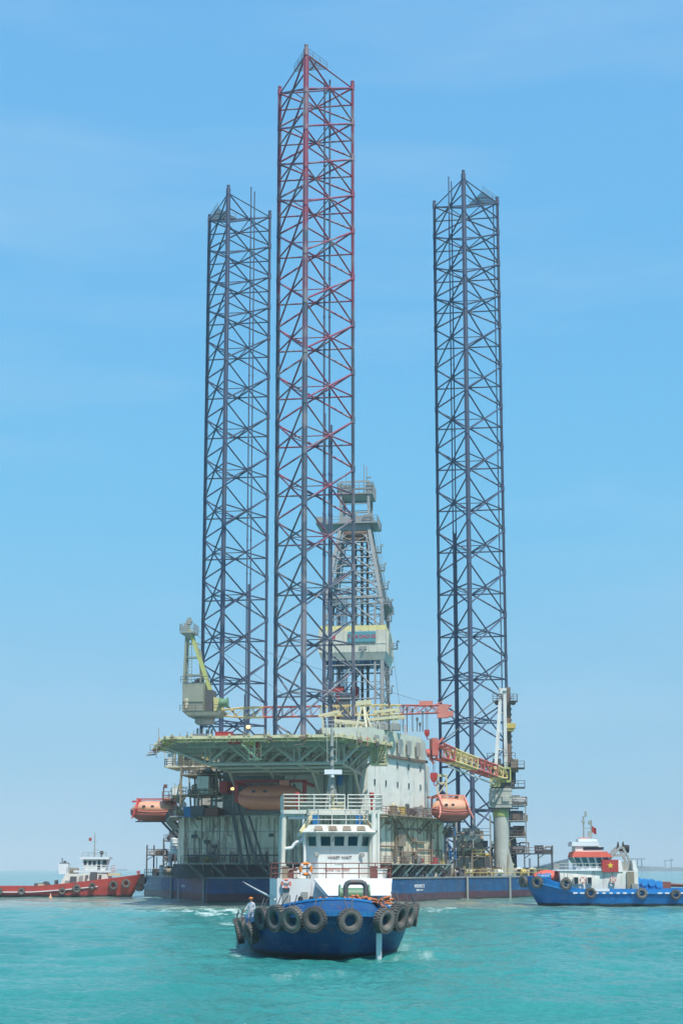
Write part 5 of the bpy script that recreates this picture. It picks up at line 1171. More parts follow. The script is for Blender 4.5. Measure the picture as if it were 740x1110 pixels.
b = MB(); b.rail([(-7, dl, 4.4), (4.95, dl, 4.4), (4.95, dr_, 4.4), (-7, dr_, 4.4)], .95, .032, .95, 3); 
b.rail([(4.95, dl - .35, 4.4), (4.95, dl, 4.4)], .95, .03, .4, 3); b.build('railing', 'rail_brown', house)
# small funnels/vents and lockers either side of the wheelhouse
for px, col, w, h in ((326, 'white_paint', .55, .62), (415, 'white_paint', .6, .55), (318, 'rail_brown', .4, .5), (309, 'brown_gear', .35, .7), (406, 'rail_brown', .4, .7), (420, 'rail_brown', .5, .6)):
    v = tp(px, 946, 87); b = MB(); b.box(3.2, 3.9, v.y - w / 2, v.y + w / 2, 4.41, 4.41 + h); b.box(3.15, 3.95, v.y - w / 2 - .04, v.y + w / 2 + .04, 4.412 + h, 4.48 + h); b.build('locker', col, house)
# wheelhouse
wl, wr = tp(334.5, 920, 88).y, tp(400.5, 920, 88).y; wc = (wl + wr) / 2
b = MB()
def oct_ring(x0, x1, y0, y1, c, z): return [(x0, y0, z), (x1 - c, y0, z), (x1, y0 + c, z), (x1, y1 - c, z), (x1 - c, y1, z), (x0, y1, z)]
b.loft([oct_ring(-3.2, 3.0, wl, wr, .6, 4.41), oct_ring(-3.2, 3.0, wl, wr, .6, 6.35), oct_ring(-3.3, 3.25, wl - .08, wr + .08, .62, 7.2)])
whs = b.build('wheelhouse', 'white_paint', T1)
# five front windows (outer two on the chamfers)
def wpt(fr, z):
    t = (z - 6.35) / .85; y0, y1, x1, c = wl - .08 * t, wr + .08 * t, 3.0 + .25 * t, .6 + .02 * t
    path = [Vector((x1 - c - .5, y0, z)), Vector((x1 - c, y0, z)), Vector((x1, y0 + c, z)), Vector((x1, y1 - c, z)), Vector((x1 - c, y1, z)), Vector((x1 - c - .5, y1, z))]
    k = min(4, int(fr)); return path[k].lerp(path[k + 1], fr - k)
for f0, f1 in ((1.08, 1.92), (2.05, 2.31), (2.37, 2.63), (2.69, 2.95), (3.08, 3.92), (.1, .9), (4.1, 4.9)):
    a, c, d, e = wpt(f0, 6.42), wpt(f1, 6.42), wpt(f1, 7.1), wpt(f0, 7.1)
    nn = (c - a).cross(e - a).normalized(); 
    ctr = (a + c + d + e) / 4
    if nn.x * (ctr.x) + (ctr.y - wc) * nn.y < 0: nn = -nn
    q = MB(); vs = [p + nn * .012 for p in (a, c, d, e)] + [p + nn * .05 for p in (a, c, d, e)]
    q.add(vs, [(3, 2, 1, 0), (4, 5, 6, 7), (0, 1, 5, 4), (1, 2, 6, 5), (2, 3, 7, 6), (3, 0, 4, 7)])
    q.cur = 1; ins = lambda p: ctr + (p - ctr) * .86
    vs = [ins(p) + nn * .03 for p in (a, c, d, e)] + [ins(p) + nn * .062 for p in (a, c, d, e)]
    q.add(vs, [(3, 2, 1, 0), (4, 5, 6, 7), (0, 1, 5, 4), (1, 2, 6, 5), (2, 3, 7, 6), (3, 0, 4, 7)]); q.build('window', ['rail_white', 'wheelhouse_glass'], whs)
# visor with cut-outs, roof deck
b = MB(); vis = []
b.loft([oct_ring(-3.4, 3.75, wl - .4, wr + .4, .8, 7.22), oct_ring(-3.4, 3.8, wl - .42, wr + .42, .8, 7.32), oct_ring(-3.4, 3.1, wl + .05, wr - .05, .7, 7.8)])
b.build('visor', 'rail_white', whs)
for f in (-1.35, -.45, .45, 1.35):
    q = MB(); q.loft([[(3.62, wc + f - .28, 7.42), (3.62, wc + f + .28, 7.42), (3.3, wc + f + .22, 7.68), (3.3, wc + f - .22, 7.68)], [(3.74, wc + f - .28, 7.43), (3.74, wc + f + .28, 7.43), (3.42, wc + f + .22, 7.7), (3.42, wc + f - .22, 7.7)]]); q.build('visor_panel', 'brown_gear', whs)
b = MB(); b.rail([(-3, wl, 7.8), (2.4, wl, 7.8), (2.9, wl + .6, 7.8), (2.9, wr - .6, 7.8), (2.4, wr, 7.8), (-3, wr, 7.8)], .95, .035, .8, 3); b.build('railing', 'rail_white', whs)
for px in (342.5, 390): v = tp(px, 889, 88.4); b = MB(); b.box(2.2, 2.3, v.y - .22, v.y + .22, 7.82, 8.5); b.build('side_light_board', 'hatch_blue', whs)
text_mesh('vessel_name', 'HAKEY HAKT', .25, 'letter_brown', whs, (3.03, wc + .05, 5.72), (0, 1, 0), (0, 0, 1), .03)
q = MB(); q.box(3.0, 3.04, wc - .25, wc + .2, 5.3, 5.42); q.build('name_plate', 'letter_white', whs)
text_mesh('vessel_name', 'VUNG TAU PORT', .2, 'faded_red', whs, (3.03, wc - .1, 4.95), (0, 1, 0), (0, 0, 1), .03)
clutter((3.6, dl + .35, 4.42), (3.6, wl - .5, 4.42), 7, 61, .3, .12, .26, ['rail_brown', 'brown_gear', 'grey_paint', 'red_paint', 'white_paint'], house)
clutter((3.4, wr + .9, 4.42), (3.4, dr_ - .3, 4.42), 5, 62, .3, .12, .26, ['rail_brown', 'brown_gear', 'grey_paint', 'faded_red'], house)
for f in (-1.0, -.33, .33, 1.0): q = MB(); q.bar((3.2, wc + f, 7.12), (3.13, wc + f - .12, 6.7), .03); q.build('wiper', 'black_rubber', whs)
q = MB(); q.tube((3.12, wl + .7, 6.2), (3.12, wr - .7, 6.2), .025, 6); q.build('grab_rail', 'rail_white', whs)
for s in (-1, 1):
    q = MB(); q.lathe([(.02, .0), (.16, .02), (.17, .14), (.12, .2)], (3.0, wc + s * 1.45, 5.9), (1, 0, 0), 12); q.build('searchlight', 'grey_paint', whs)
for y0, z0, r0 in ((wl - .25, 7.2, .1), (wr + .3, 8.6, .16), (wr + .62, 8.6, .09)): b = MB(); b.tube((2.8, y0, 4.41), (2.8, y0, z0), r0, 8); b.build('support_post', 'house_white', whs)
# monitor platform on posts
ml, mr = tp(306, 880, 91).y, tp(412.5, 880, 91).y
b = MB(); b.box(-2.5, 1.3, ml, mr, 8.55, 8.8); plat = b.build('monitor_platform', 'rail_white', T1)
b = MB(); b.rail([(-2.5, ml, 8.8), (1.3, ml, 8.8), (1.3, ml + 4.0, 8.8)], .98, .045, .95, 4); b.rail([(1.3, ml + 4.2, 8.8), (1.3, mr - .05, 8.8), (-2.5, mr, 8.8)], .98, .045, .95, 4); b.build('railing', 'rail_white', plat)
pl = tp(307.5, 920, 90)
for P_ in ([(1.0, pl.y, 8.55), (1.0, pl.y - .1, 4.4), (1.0, pl.y - .22, 2.0)], [(-2.3, pl.y, 8.55), (-2.3, pl.y - .1, 1.5)], [(-2.3, mr - .4, 8.55), (-2.3, mr - .4, 4.4)], [(1.0, mr - .45, 8.55), (1.0, mr - .45, 4.4)]): b = MB(); b.path(P_, .17, 10); b.build('platform_leg', 'rail_white', plat)
b = MB(); v1_ = tp(329, 886, 90).y; b.path([(1.0, pl.y, 6.3), (1.0, pl.y + .5, 6.35), (1.0, pl.y + .75, 6.7), (1.0, pl.y + 1.0, 6.75), (1.0, v1_ - .1, 6.85), (1.0, v1_, 7.2), (1.0, v1_, 8.55)], .11, 8); b.tube((1.0, v1_ - 1, 8.3), (1.0, v1_ + .5, 8.3), .1, 8); b.build('foam_pipe', 'letter_white', plat)
b = MB()
for s, yy in ((1, wl - .5), (-1, wr + .5)):
    b.bar((2.5, yy, 7.3), (1.2, yy + s * .9, 8.55), .09, .25); b.bar((2.0, yy, 7.3), (.7, yy + s * .9, 8.55), .09, .25)
b.build('ladder', 'fascia_cream', plat)
# monitor, clutter on platform
b = MB(); v = tp(365, 872, 90).y; b.box(.6, 1.0, v - .5, v + .6, 8.81, 9.05); b.tube((.8, v - .25, 9.05), (.8, v - .25, 9.5), .12, 8); b.tube((.8, v - .25, 9.5), (1.6, v - .3, 9.75), .1, 8); b.cbox((.8, v + .3, 9.2), (.5, .4, .3)); b.build('fire_monitor', 'fascia_cream', plat)
for px, m in ((321.5, 'red_paint'), (403, 'red_paint')): v = tp(px, 872, 90).y; q = MB(); q.tube((1.1, v, 8.81), (1.1, v, 9.6), .08, 8); q.tube((1.1, v, 9.6), (1.1, v, 9.95), .17, 8); q.build('fire_monitor', m, plat)
# mast with crosstrees, radar, lights
my = tp(360, 840, 91).y
b = MB(); b.tube((-.3, my, 8.8), (-.3, my, 11.4), .2, 8); b.tube((-.3, my, 11.4), (-.3, my, 14.3), .14, 8, .08)
for s in (-1, 1): b.tube((-.3, my + s * .42, 8.8), (-.3, my + s * .1, 11.2), .06, 6)
b.bar((-.3, my - .5, 9.9), (-.3, my + .5, 9.9), .08); b.bar((-.3, my - .35, 12.1), (-.3, my + .35, 12.1), .06); b.bar((-.3, my - .25, 12.9), (-.3, my + .25, 12.9), .05)
for z in (10.4, 11.9, 12.5, 13.2): b.cbox((-.15, my, z), (.2, .2, .22))
mast = b.build('mast', 'grey_paint', T1)
b = MB(); b.cbox((.15, my + .05, 11.35), (.3, 1.15, .3)); b.tube((.15, my, 11), (.15, my, 11.3), .14, 8); b.build('radar', 'letter_white', mast)
b = MB()
for s in (-1, 1): b.tube((-.3, my + s * .3, 12.1), (-.3, my + s * .32, 14.6), .015, 4)
b.build('antenna', 'rail_white', mast)
v = tp(331, 936, 86.3); life_ring('orange life ring on the brown rail below the wheelhouse windows', T1M @ Vector((5.05, v.y, 5.0)), T1M.to_3x3() @ Vector((1, 0, 0)), 1.05)
v = tp(311, 958, 86); life_ring('small life ring low on the deckhouse end near the tow rope', T1M @ Vector((5.2, dl + .55, 4.1)), T1M.to_3x3() @ Vector((1, 0, 0)), .8, 'faded_red')
# tow line to the rig
a = T1M @ Vector((4.9, dl - .1, 3.15)); c = at(263, 955.5, 207)
b = MB(); pts = [a.lerp(c, k / 16) - Vector((0, 0, .04 * math.sin(PI * k / 16))) for k in range(17)]; b.path(pts, .075, 6)
tag(b.build('tow_rope', 'rope'), 'pale tow rope stretched from the tyre-ringed tug to the rig hull', 'rope')

# ---------------------------------------------------------------- right tug (bright blue, side on)
T2L = at(673, 981, 193); T2L = Vector((T2L.x, 193, 0)); T2A = PI - R(1.5)
T2 = empty('tugboat', 'bright blue tug with a star panel and a red band over its wheelhouse windows', 'tugboat', T2L, T2A)
T2M = Matrix.Translation(T2L) @ Matrix.Rotation(T2A, 4, 'Z')
XB = 14.0
sh2 = lambda a, bq: (lambda s: a + (bq - a) * max(0, (s - .66) / .34) ** .9 if s > .66 else a)
def shk(a, bq):
    def f(s):
        x = -18 + 32 * s
        if x < 6.8: return a
        return a + (bq - a) * min(1, (x - 6.8) / 5.0)
    return f
LV2 = [dict(z=lambda s: -2, B=3.2, xs=-17, xb=9.5), dict(z=lambda s: -.1, B=4.4, xs=-17.6, xb=11.4), dict(z=shk(1.0, 2.0), B=4.7, xs=-18, xb=12.6), dict(z=shk(1.75, 3.0), B=4.9, xs=-18, xb=13.6), dict(z=shk(2.35, 4.0), B=4.8, xs=-18, xb=13.9), dict(z=shk(2.35, 4.0), B=4.65, xs=-17.8, xb=13.7), dict(z=shk(1.5, 3.1), B=4.6, xs=-17.8, xb=13.6)]
mb, T2out = hull_surface(LV2, ns=60, s0=.68, n=2.1)
T2H = mb.build('hull', 'tug_hull_bright', T2)
SY = 4.95   # the side turned to the viewer is local +y (port, ship heading left)
b = MB(); b.bar((-18, SY, 1.78), (6.5, SY, 1.78), .14, .16); b.bar((6.5, SY, 1.78), (11.3, SY - .6, 3.0), .14, .14); b.build('rubbing_strake', 'sky_blue_paint', T2H)
b = MB()
for k in range(26):
    x = -17 + k * .95
    if rg.random() < .8: b.box(x, x + rg.uniform(.25, .7), SY + .07, SY + .1, 1.68, 1.88)
b.build('draught_mark', 'letter_white', T2H)
b = MB()
for x, h in ((-11.6, 1.0), (-10.3, .8), (-17.4, 1.3)): b.box(x, x + .16, SY - .38, SY - .33, .1, h)
b.box(2.4, 4.8, SY - .06, SY - .02, 2.0, 2.36); b.build('discharge_stain', 'letter_white', T2H)
for i, (x, y, z, s) in enumerate(((13.6, None, 3.35, .8), (12.6, None, 3.2, .85), (9.9, None, 3.15, .95))):
    yy = (1.2, 2.9, 4.4)[i]; p, nn = T2out(LV2[3], yy); p = p + nn * .35; p.z = (3.25, 3.25, 3.05)[i]
    tyre('weathered tyre on the bow of the tug with the star panel, %s from its stem' % ord_[i], T2M @ p, T2M.to_3x3() @ nn, (.85, .9, .95)[i], R(5), 'tyres on the tug with the star panel')
for i, (px, z) in enumerate(((639.5, 1.75), (694.5, 1.75), (731, 1.6))):
    x = (T2M.inverted() @ at(px, 967, 188)).x
    tyre('tyre on the side of the star panel tug, %s of three behind its bow' % ord_[i], T2M @ Vector((x, SY + .3, z)), T2M.to_3x3() @ Vector((0, 1, 0)), .85, 0, 'tyres on the tug with the star panel')
def t2(px, py, D=189.5): return T2M.inverted() @ at(px, py, D)
def zof(py, D=190): return at(370, py, D).z
xa, xc = t2(607, 955).x, t2(691, 955).x
b = MB(); zd, z1 = 2.2, zof(944)
b.loft([[(xc, -3.6, zd - .6), (xa - .2, -3.2, zd - .6), (xa - .2, 3.2, zd - .6), (xc, 3.6, zd - .6)], [(xc, -3.6, z1), (xa, -3.0, z1), (xa, 3.0, z1), (xc, 3.6, z1)]])
h2 = b.build('deckhouse', 'house_white', T2)
b = MB(); b.loft([[(t2(655, 945).x, -3.3, z1), (xa + .4, -3.1, z1), (xa + .4, 3.1, z1), (t2(655, 945).x, 3.75, z1)], [(t2(655, 945).x, -3.3, z1 + .16), (xa + .2, -3.1, z1 + .16), (xa + .2, 3.1, z1 + .16), (t2(655, 945).x, 3.75, z1 + .16)]]); b.build('upper_deck', 'letter_white', h2)
for px in (613.5, 624, 638.5):
    v = t2(px, 954.5); q = MB(); q.box(v.x - .36, v.x + .36, 3.3, 3.68, v.z - .5, v.z + .5); q.cur = 1; q.box(v.x - .27, v.x + .27, 3.69, 3.72, v.z - .42, v.z + .42); q.build('window', ['rail_white', 'dark_glass'], h2)
for i, px in enumerate((631, 663.5)): life_ring(('red life ring between two windows on the tug with the star panel', 'red life ring below the star panel, clear of any window')[i], T2M @ Vector((t2(px, 954).x, 3.82, t2(px, 954).z)), T2M.to_3x3() @ Vector((0, 1, 0)), 1.1, 'faded_red')
q = MB(); v = t2(682.5, 956); q.box(v.x - .5, v.x + .5, 3.62, 3.75, 1.6, z1 - .1); q.build('door', 'brown_gear', h2)
q = MB(); v = t2(688, 958); q.box(v.x - .2, v.x + .6, 3.62, 4.1, 2.0, 3.0); q.build('locker', 'grey_paint', h2)
b = MB(); zr = z1 + .16; b.rail([(xa, 3.0, zr), (t2(655, 940).x, 3.6, zr)], .85, .03, .9, 2); b.rail([(xa, -3, zr), (xa, 3.0, zr)], .85, .03, .9, 2); b.build('railing', 'rail_white', h2)
# wheelhouse with tall raked windows
w0, w1 = t2(622.5, 935).x, t2(664, 935).x; zw0, zw1 = z1 + .17, zof(929)
b = MB(); b.loft([[(w1, -2.2, zw0), (w0 - .4, -2.0, zw0), (w0 - .4, 2.0, zw0), (w1, 2.2, zw0)], [(w1, -2.2, zw0 + .9), (w0 - .4, -2.0, zw0 + .9), (w0 - .4, 2.0, zw0 + .9), (w1, 2.2, zw0 + .9)], [(w1 + .2, -2.4, zw1), (w0 + .1, -2.2, zw1), (w0 + .1, 2.2, zw1), (w1 + .2, 2.4, zw1)]])
wh2 = b.build('wheelhouse', 'letter_white', T2)
for k in range(5):
    f0, f1 = k / 5 + .03, (k + 1) / 5 - .03
    q = MB(); xb0, xb1 = w0 - .5, w1 + .1; xt0, xt1 = w0 + .02, w1 + .3
    B0, B1, T0, T1_ = xb0 + (xb1 - xb0) * f0, xb0 + (xb1 - xb0) * f1, xt0 + (xt1 - xt0) * f0, xt0 + (xt1 - xt0) * f1
    zz0, zz1 = zw0 + .35, zw1 - .12
    y0, y1 = 2.13, 2.33
    q.add([(B0, y0 - .04, zz0), (B1, y0 - .04, zz0), (T1_, y1 - .04, zz1), (T0, y1 - .04, zz1), (B0, y0 + .08, zz0), (B1, y0 + .08, zz0), (T1_, y1 + .08, zz1), (T0, y1 + .08, zz1)], [(0, 1, 2, 3), (7, 6, 5, 4), (0, 4, 5, 1), (1, 5, 6, 2), (2, 6, 7, 3), (3, 7, 4, 0)])
    q.build('window', 'wheelhouse_glass', wh2)
q = MB(); q.add([(w0 - .4, -1.8, zw0 + .9), (w0 - .4, 1.8, zw0 + .9), (w0 + .08, 2, zw1 - .1), (w0 + .08, -2, zw1 - .1), (w0 - .33, -1.8, zw0 + .9), (w0 - .33, 1.8, zw0 + .9), (w0 + .16, 2, zw1 - .1), (w0 + .16, -2, zw1 - .1)], [(0, 1, 2, 3), (7, 6, 5, 4), (0, 4, 5, 1), (1, 5, 6, 2), (2, 6, 7, 3), (3, 7, 4, 0)]); q.build('window', 'wheelhouse_glass', wh2)
zb2 = zof(923); q = MB(); q.loft([[(w1 - .1, -2.6, zw1), (w0 + .15, -2.4, zw1), (w0 + .15, 2.4, zw1), (w1 - .1, 2.6, zw1)], [(w1 + .6, -2.5, zb2), (w0 - .1, -2.3, zb2), (w0 - .1, 2.3, zb2), (w1 + .6, 2.5, zb2)]]); q.build('roof_band', 'raft_red', wh2)
q = MB(); q.box(w1 + 1.2, w0 - .4, -1.7, 1.7, zb2 + .005, zof(917)); fl = q.build('top_bridge', 'house_white', T2)
q = MB(); q.box(w1 + 1.6, w0 + .1, -1.9, 1.9, zof(917) + .003, zof(912.5)); q.cbox(((w0 + w1) / 2 + .4, 0, zof(910.5)), (2.6, 2.4, .4)); q.build('top_roof', 'letter_white', fl)
q = MB(); q.rail([(w0 - .2, 1.8, zof(918)), (w0 + .3, 1.8, zof(912))], .01, .04, 1); q.cbox((t2(645, 919).x, 1.75, zof(919.5)), (2.8, .05, .35)); q.build('window', 'dark_glass', fl)
b = MB(); q0 = t2(636, 900).x; zc = zof(912); b.box(q0 - .5, q0 + .6, -.5, .5, zc, zc + .5)
for px, py in ((636, 884), (644.5, 888)):
    v = t2(px, py); b.tube((v.x, 0, zc), (v.x, 0, zof(py)), .11, 6)
b.bar((t2(636, 897).x, 0, zof(897)), (t2(644, 897).x, 0, zof(897)), .09); b.bar((t2(634, 890).x, 0, zof(890)), (t2(637.5, 890).x, 0, zof(890)), .3); b.cbox((t2(642.5, 891).x, 0, zof(891)), (.3, .3, .5)); b.cbox((t2(643, 903).x, 0, zof(904)), (.5, .3, .9)); b.tube((t2(638.5, 890).x, 0, zof(884)), (t2(638.5, 890).x, 0, zof(879)), .06, 5); b.bar((t2(636, 884).x, 0, zof(884)), (t2(639, 884).x, 0, zof(884)), .08); b.cbox((t2(638.5, 880).x, 0, zof(881)), (.3, .3, .6)); b.tube((t2(649, 908).x, .3, zof(913)), (t2(649, 908).x, .3, zof(908)), .15, 6)
b.build('mast', 'grey_paint', T2)
b = MB(); b.box(q0 - .6, q0 + .6, -.6, .6, zc + .01, zc + .55); b.build('mast_foot', 'faded_red', T2)
b = MB(); f0, f1 = t2(644.8, 894), t2(650, 901)
for k in range(5):
    x0 = f0.x + (f1.x - f0.x) * k / 5; x1 = f0.x + (f1.x - f0.x) * (k + 1) / 5; y0, y1 = .18 * math.sin(k * 1.5), .18 * math.sin((k + 1) * 1.5)
    b.add([(x0, y0, f0.z - .08 * k), (x1, y1, f0.z - .08 * (k + 1)), (x1, y1, f1.z - .08 * (k + 1)), (x0, y0, f1.z - .08 * k)], [(0, 1, 2, 3)])
fo = b.build('flag', 'red_paint'); fo.matrix_world = T2M; tag(fo, 'small red flag flying from the mast above the star panel tug', 'flag')
# star panel and aft casing
b = MB(); p0, p1 = t2(652, 943.5), t2(669, 932); b.box(p1.x, p0.x, 2.9, 3.9, zr - .3, p1.z); pan = b.build('flag_panel', 'red_paint', h2)
b = MB(); cx_, cz_ = (p0.x + p1.x) / 2, (zr - .3 + p1.z) / 2 + .05; star = []
for k in range(10):
    rr = .46 if k % 2 == 0 else .18; a = PI / 2 + k * PI / 5; star.append((cx_ + rr * math.cos(a), cz_ + rr * math.sin(a)))
b.add([(x, 3.96, z) for x, z in star] + [(x, 3.903, z) for x, z in star], [tuple(range(10)), tuple(reversed(range(10, 20)))] + [(i, i + 10, (i + 1) % 10 + 10, (i + 1) % 10) for i in range(10)]); b.build('star', 'star_yellow', pan)
b = MB()
for (a0, a1, b0, b1) in ((669, 674.5, 670, 672.8), (686, 691, 684.5, 687.5)):
    b = MB()
    q0_, q1_, r0_, r1_ = t2(a0, 944).x, t2(a1, 944).x, t2(b0, 933).x, t2(b1, 933).x
    b.loft([[(q1_, 1.5, zr - .3), (q0_, 1.5, zr - .3), (q0_, 3.6, zr - .3), (q1_, 3.6, zr - .3)], [(r1_, 1.5, zof(932.5)), (r0_, 1.5, zof(932.5)), (r0_, 3.4, zof(932.5)), (r1_, 3.4, zof(932.5))]]); b.build('funnel', 'white_paint', T2)
b = MB(); q0_, q1_ = t2(675, 944).x, t2(686, 944).x; b.box(q1_, q0_, -2.5, 2.5, z1, zof(934)); b.build('aft_casing', 'grey_paint', T2)
b = MB()
for s in (-1.6, 1.6):
    for (xa_, ya, xb_, yb) in ((661, 934, 673, 919), (686, 936, 677, 918), (673, 919, 677, 918), (667, 927, 681, 927)):
        a, c = t2(xa_, ya), t2(xb_, yb); b.bar((a.x, s, a.z), (c.x, s, c.z), .3)
b.build('towing_frame', 'grey_paint', T2)
b = MB()
for s in (.6,):
    a, c = t2(675, 921), t2(681, 919.5); b.tube((a.x, s, a.z), (c.x, s, c.z), .22, 8); c2 = t2(685, 920); b.tube((c.x + .3, s, c.z), (c2.x, s, c2.z), .55, 10)
    for px in (673, 678.5): v = t2(px, 919); b.loft([[(v.x - .25, s - .2, v.z - .4), (v.x + .25, s - .2, v.z - .4), (v.x + .25, s + .2, v.z - .4), (v.x - .25, s + .2, v.z - .4)], [(v.x - .12, s - .05, v.z + .9), (v.x, s - .05, v.z + .9), (v.x, s + .05, v.z + .9), (v.x - .12, s + .05, v.z + .9)]])
b.build('exhaust', 'black_rubber', T2)
# bow deck: orange covered raft and blue winch
b = MB(); a, c = t2(581, 946), t2(610, 948); 
rings = []
for k in range(11):
    t = k / 10; x = a.x + (c.x - a.x) * t; h = 1.55 * math.sin(PI * (.13 + .74 * t)) ** .6; zz = 3.3
    rings.append([(x, -1.6, zz), (x, -1.7, zz + h * .6), (x, -.9, zz + h), (x, .9, zz + h * 1.02), (x, 1.75, zz + h * .55), (x, 1.6, zz)])
b.loft(rings, True); o = b.build('workboat', 'raft_red'); o.matrix_world = T2M; tag(o, 'red orange covered workboat lying on the foredeck of a bright blue tug', 'boat')
b = MB()
for px, py, s in ((587, 948, .5), (592, 949, .6), (595, 946.5, .4)): v = t2(px, py); b.tube((v.x - s, 2.2, v.z - .3), (v.x + s, 2.2, v.z - .3), s * .8, 10); b.box(v.x - s, v.x + s, 1.9, 2.5, 3.1, v.z - .4)
b.build('winch', 'hatch_blue', T2)
# aft deck blue winch
b = MB(); 
for px, py, w, h in ((694, 956, 1.2, 1.9), (701, 957, 1.4, 1.6), (709, 958, 1.1, 1.5), (717, 960, 1.0, 1.1)):
    v = t2(px, py); b.box(v.x - w / 2, v.x + w / 2, -1.2, 1.4, 1.5, 2.3 + h * .62); b.tube((v.x, -1.3, 2.3 + h * .55), (v.x, 1.6, 2.3 + h * .55), .5, 12)
b.build('towing_winch', 'sky_blue_paint', T2)
b = MB()
v = t2(724, 958); b.cbox((v.x, 0, 2.8), (1.6, 2, .9)); b.tube((v.x - .8, .3, 2.9), (v.x - 6, .3, 2.6), .16, 6); b.tube((v.x - .8, -.6, 2.7), (v.x - 6, -.6, 2.6), .16, 6); b.build('tow_gear', 'deck_red', T2)
b = MB(); b.rail([(-17.8, SY - .3, 2.35), (-9.5, SY - .3, 2.35)], .25, .05, 2.5, 1); b.build('railing', 'sky_blue_paint', T2)

# ---------------------------------------------------------------- left tug (red, side on)
v = at(157, 950, 252); T3L = Vector((v.x - 15.6, 252, 0)); T3A = 0.02
T3 = empty('tugboat', 'red hulled tug with small white wheelhouse nosing against the rig', 'tugboat', T3L, T3A)
T3M = Matrix.Translation(T3L) @ Matrix.Rotation(T3A, 4, 'Z'); T3I = T3M.inverted()
def t3(px, py, D=247.5): return T3I @ at(px, py, D)
def zo3(py): return at(370, py, 248.5).z
def sh3(a, bq):
    def f(s): x = max(0, (s - .38) / .62); return a + (bq - a) * x ** 1.25
    return f
LV3 = [dict(z=lambda s: -2, B=3, xs=-15, xb=11.0), dict(z=lambda s: -.1, B=4.2, xs=-16, xb=13.2), dict(z=sh3(1.1, 2.6), B=4.5, xs=-16.4, xb=14.8), dict(z=sh3(1.95, 4.1), B=4.6, xs=-16.5, xb=15.6), dict(z=sh3(1.95, 4.1), B=4.45, xs=-16.3, xb=15.4), dict(z=sh3(1.2, 3.3), B=4.4, xs=-16.3, xb=15.2)]
mb, T3out = hull_surface(LV3, ns=50, s0=.62, n=2.0)
T3H = mb.build('hull', 'tug_hull_red', T3)
def zsh(x, a, bq): s = (x + 16.5) / 32.1; return sh3(a, bq)(s)
b = MB(); pv = None
for k in range(19):
    x = -16 + k * 1.32; q = Vector((x, -4.62 if x < 3 else -4.62 + (x - 3) ** 2 * .018, zsh(x, .95, 2.75)))
    if pv: b.bar(pv, q, .12, .16)
    pv = q
b.build('rubbing_strake', 'letter_white', T3H)
ax3 = [(68, 965.5), (83.5, 963), (100, 960.5), (122, 959.5), (135, 957.5)]
for i, (px, py) in enumerate(ax3):
    x = t3(px, py).x; p_ = Vector((x, -4.85 if x < 3 else -4.85 + (x - 3) ** 2 * .022, zo3(py)))
    tyre('black tyre on the red tug, %s of five counted towards the bow' % ord_[i], T3M @ p_, T3M.to_3x3() @ Vector((.15 if x > 3 else 0, -1, 0)), (.72, .9, .72, .95, .9)[i], 0, 'tyres on the red tug')
for i, px in enumerate((0, 24)):
    x = t3(px, 968).x; tyre(('black tyre at the stern of the red tug, cut by the photo edge', 'black tyre on the low red side just aft of the towing winch')[i], T3M @ Vector((x, -4.8, 1.1)), T3M.to_3x3() @ Vector((0, -1, 0)), .72, 0, 'tyres on the red tug')
b = MB(); b.tube((15.0, -1.4, 2.9), (15.0, 1.4, 2.9), .75, 14); b.tube((14.7, -1.3, 1.7), (14.7, 1.3, 1.7), .7, 14); b.box(14.3, 15.2, -.9, .9, 3.4, 4.1); b.build('bow_fender', 'black_rubber', T3H)
b = MB(); b.cbox((14.4, 0, 4.4), (.5, .8, .5)); b.build('bollard', 'red_paint', T3H)
x0, x1 = t3(60, 955).x, t3(118, 955).x
b = MB(); b.loft([[(x0, -2.9, 1.2), (x1 + .4, -2.6, 1.4), (x1 + .4, 2.6, 1.4), (x0, 2.9, 1.2)], [(x0 + 1.5, -2.8, zo3(947.5)), (x1 - .8, -2.4, zo3(945.5)), (x1 - .8, 2.4, zo3(945.5)), (x0 + 1.5, 2.8, zo3(947.5))]])
h3 = b.build('deckhouse', 'house_white', T3)
for px, py, w, h, m in ((78, 955, .55, 1.6, 'dark_steel'), (100, 950.5, .6, 1.7, 'dark_steel'), (71.5, 957, .4, .8, 'grey_paint'), (86.5, 953, .3, 1.2, 'grey_paint'), (92.5, 950, .22, .4, 'dark_steel'), (107, 950, .22, .5, 'dark_steel')):
    v = t3(px, py); q = MB(); q.box(v.x - w, v.x + w, -3.0, -2.55, v.z - h / 2, v.z + h / 2); q.build('door' if h > 1.1 else 'window', m, h3)
a0, a1 = t3(84, 944).x, t3(120, 944).x
b = MB(); b.box(a0 - 1, a1 - .2, -2.6, 2.6, zo3(945.8), zo3(943.5)); b.rail([(a0, -2.6, zo3(943.5)), (a1 - .2, -2.6, zo3(943.5)), (a1 - .2, 2.6, zo3(943.5))], .9, .05, 1.0); b.build('upper_deck', 'letter_white', h3)
w0, w1 = t3(86.5, 936).x, t3(113, 936).x
b = MB(); b.loft([[(w0 + .3, -1.9, zo3(943.4)), (w1 - .3, -1.7, zo3(943.4)), (w1 - .3, 1.7, zo3(943.4)), (w0 + .3, 1.9, zo3(943.4))], [(w0 + .1, -1.95, zo3(931.5)), (w1 + .1, -1.8, zo3(931.5)), (w1 + .1, 1.8, zo3(931.5)), (w0 + .1, 1.95, zo3(931.5))]])
wh3 = b.build('wheelhouse', 'white_paint', T3)
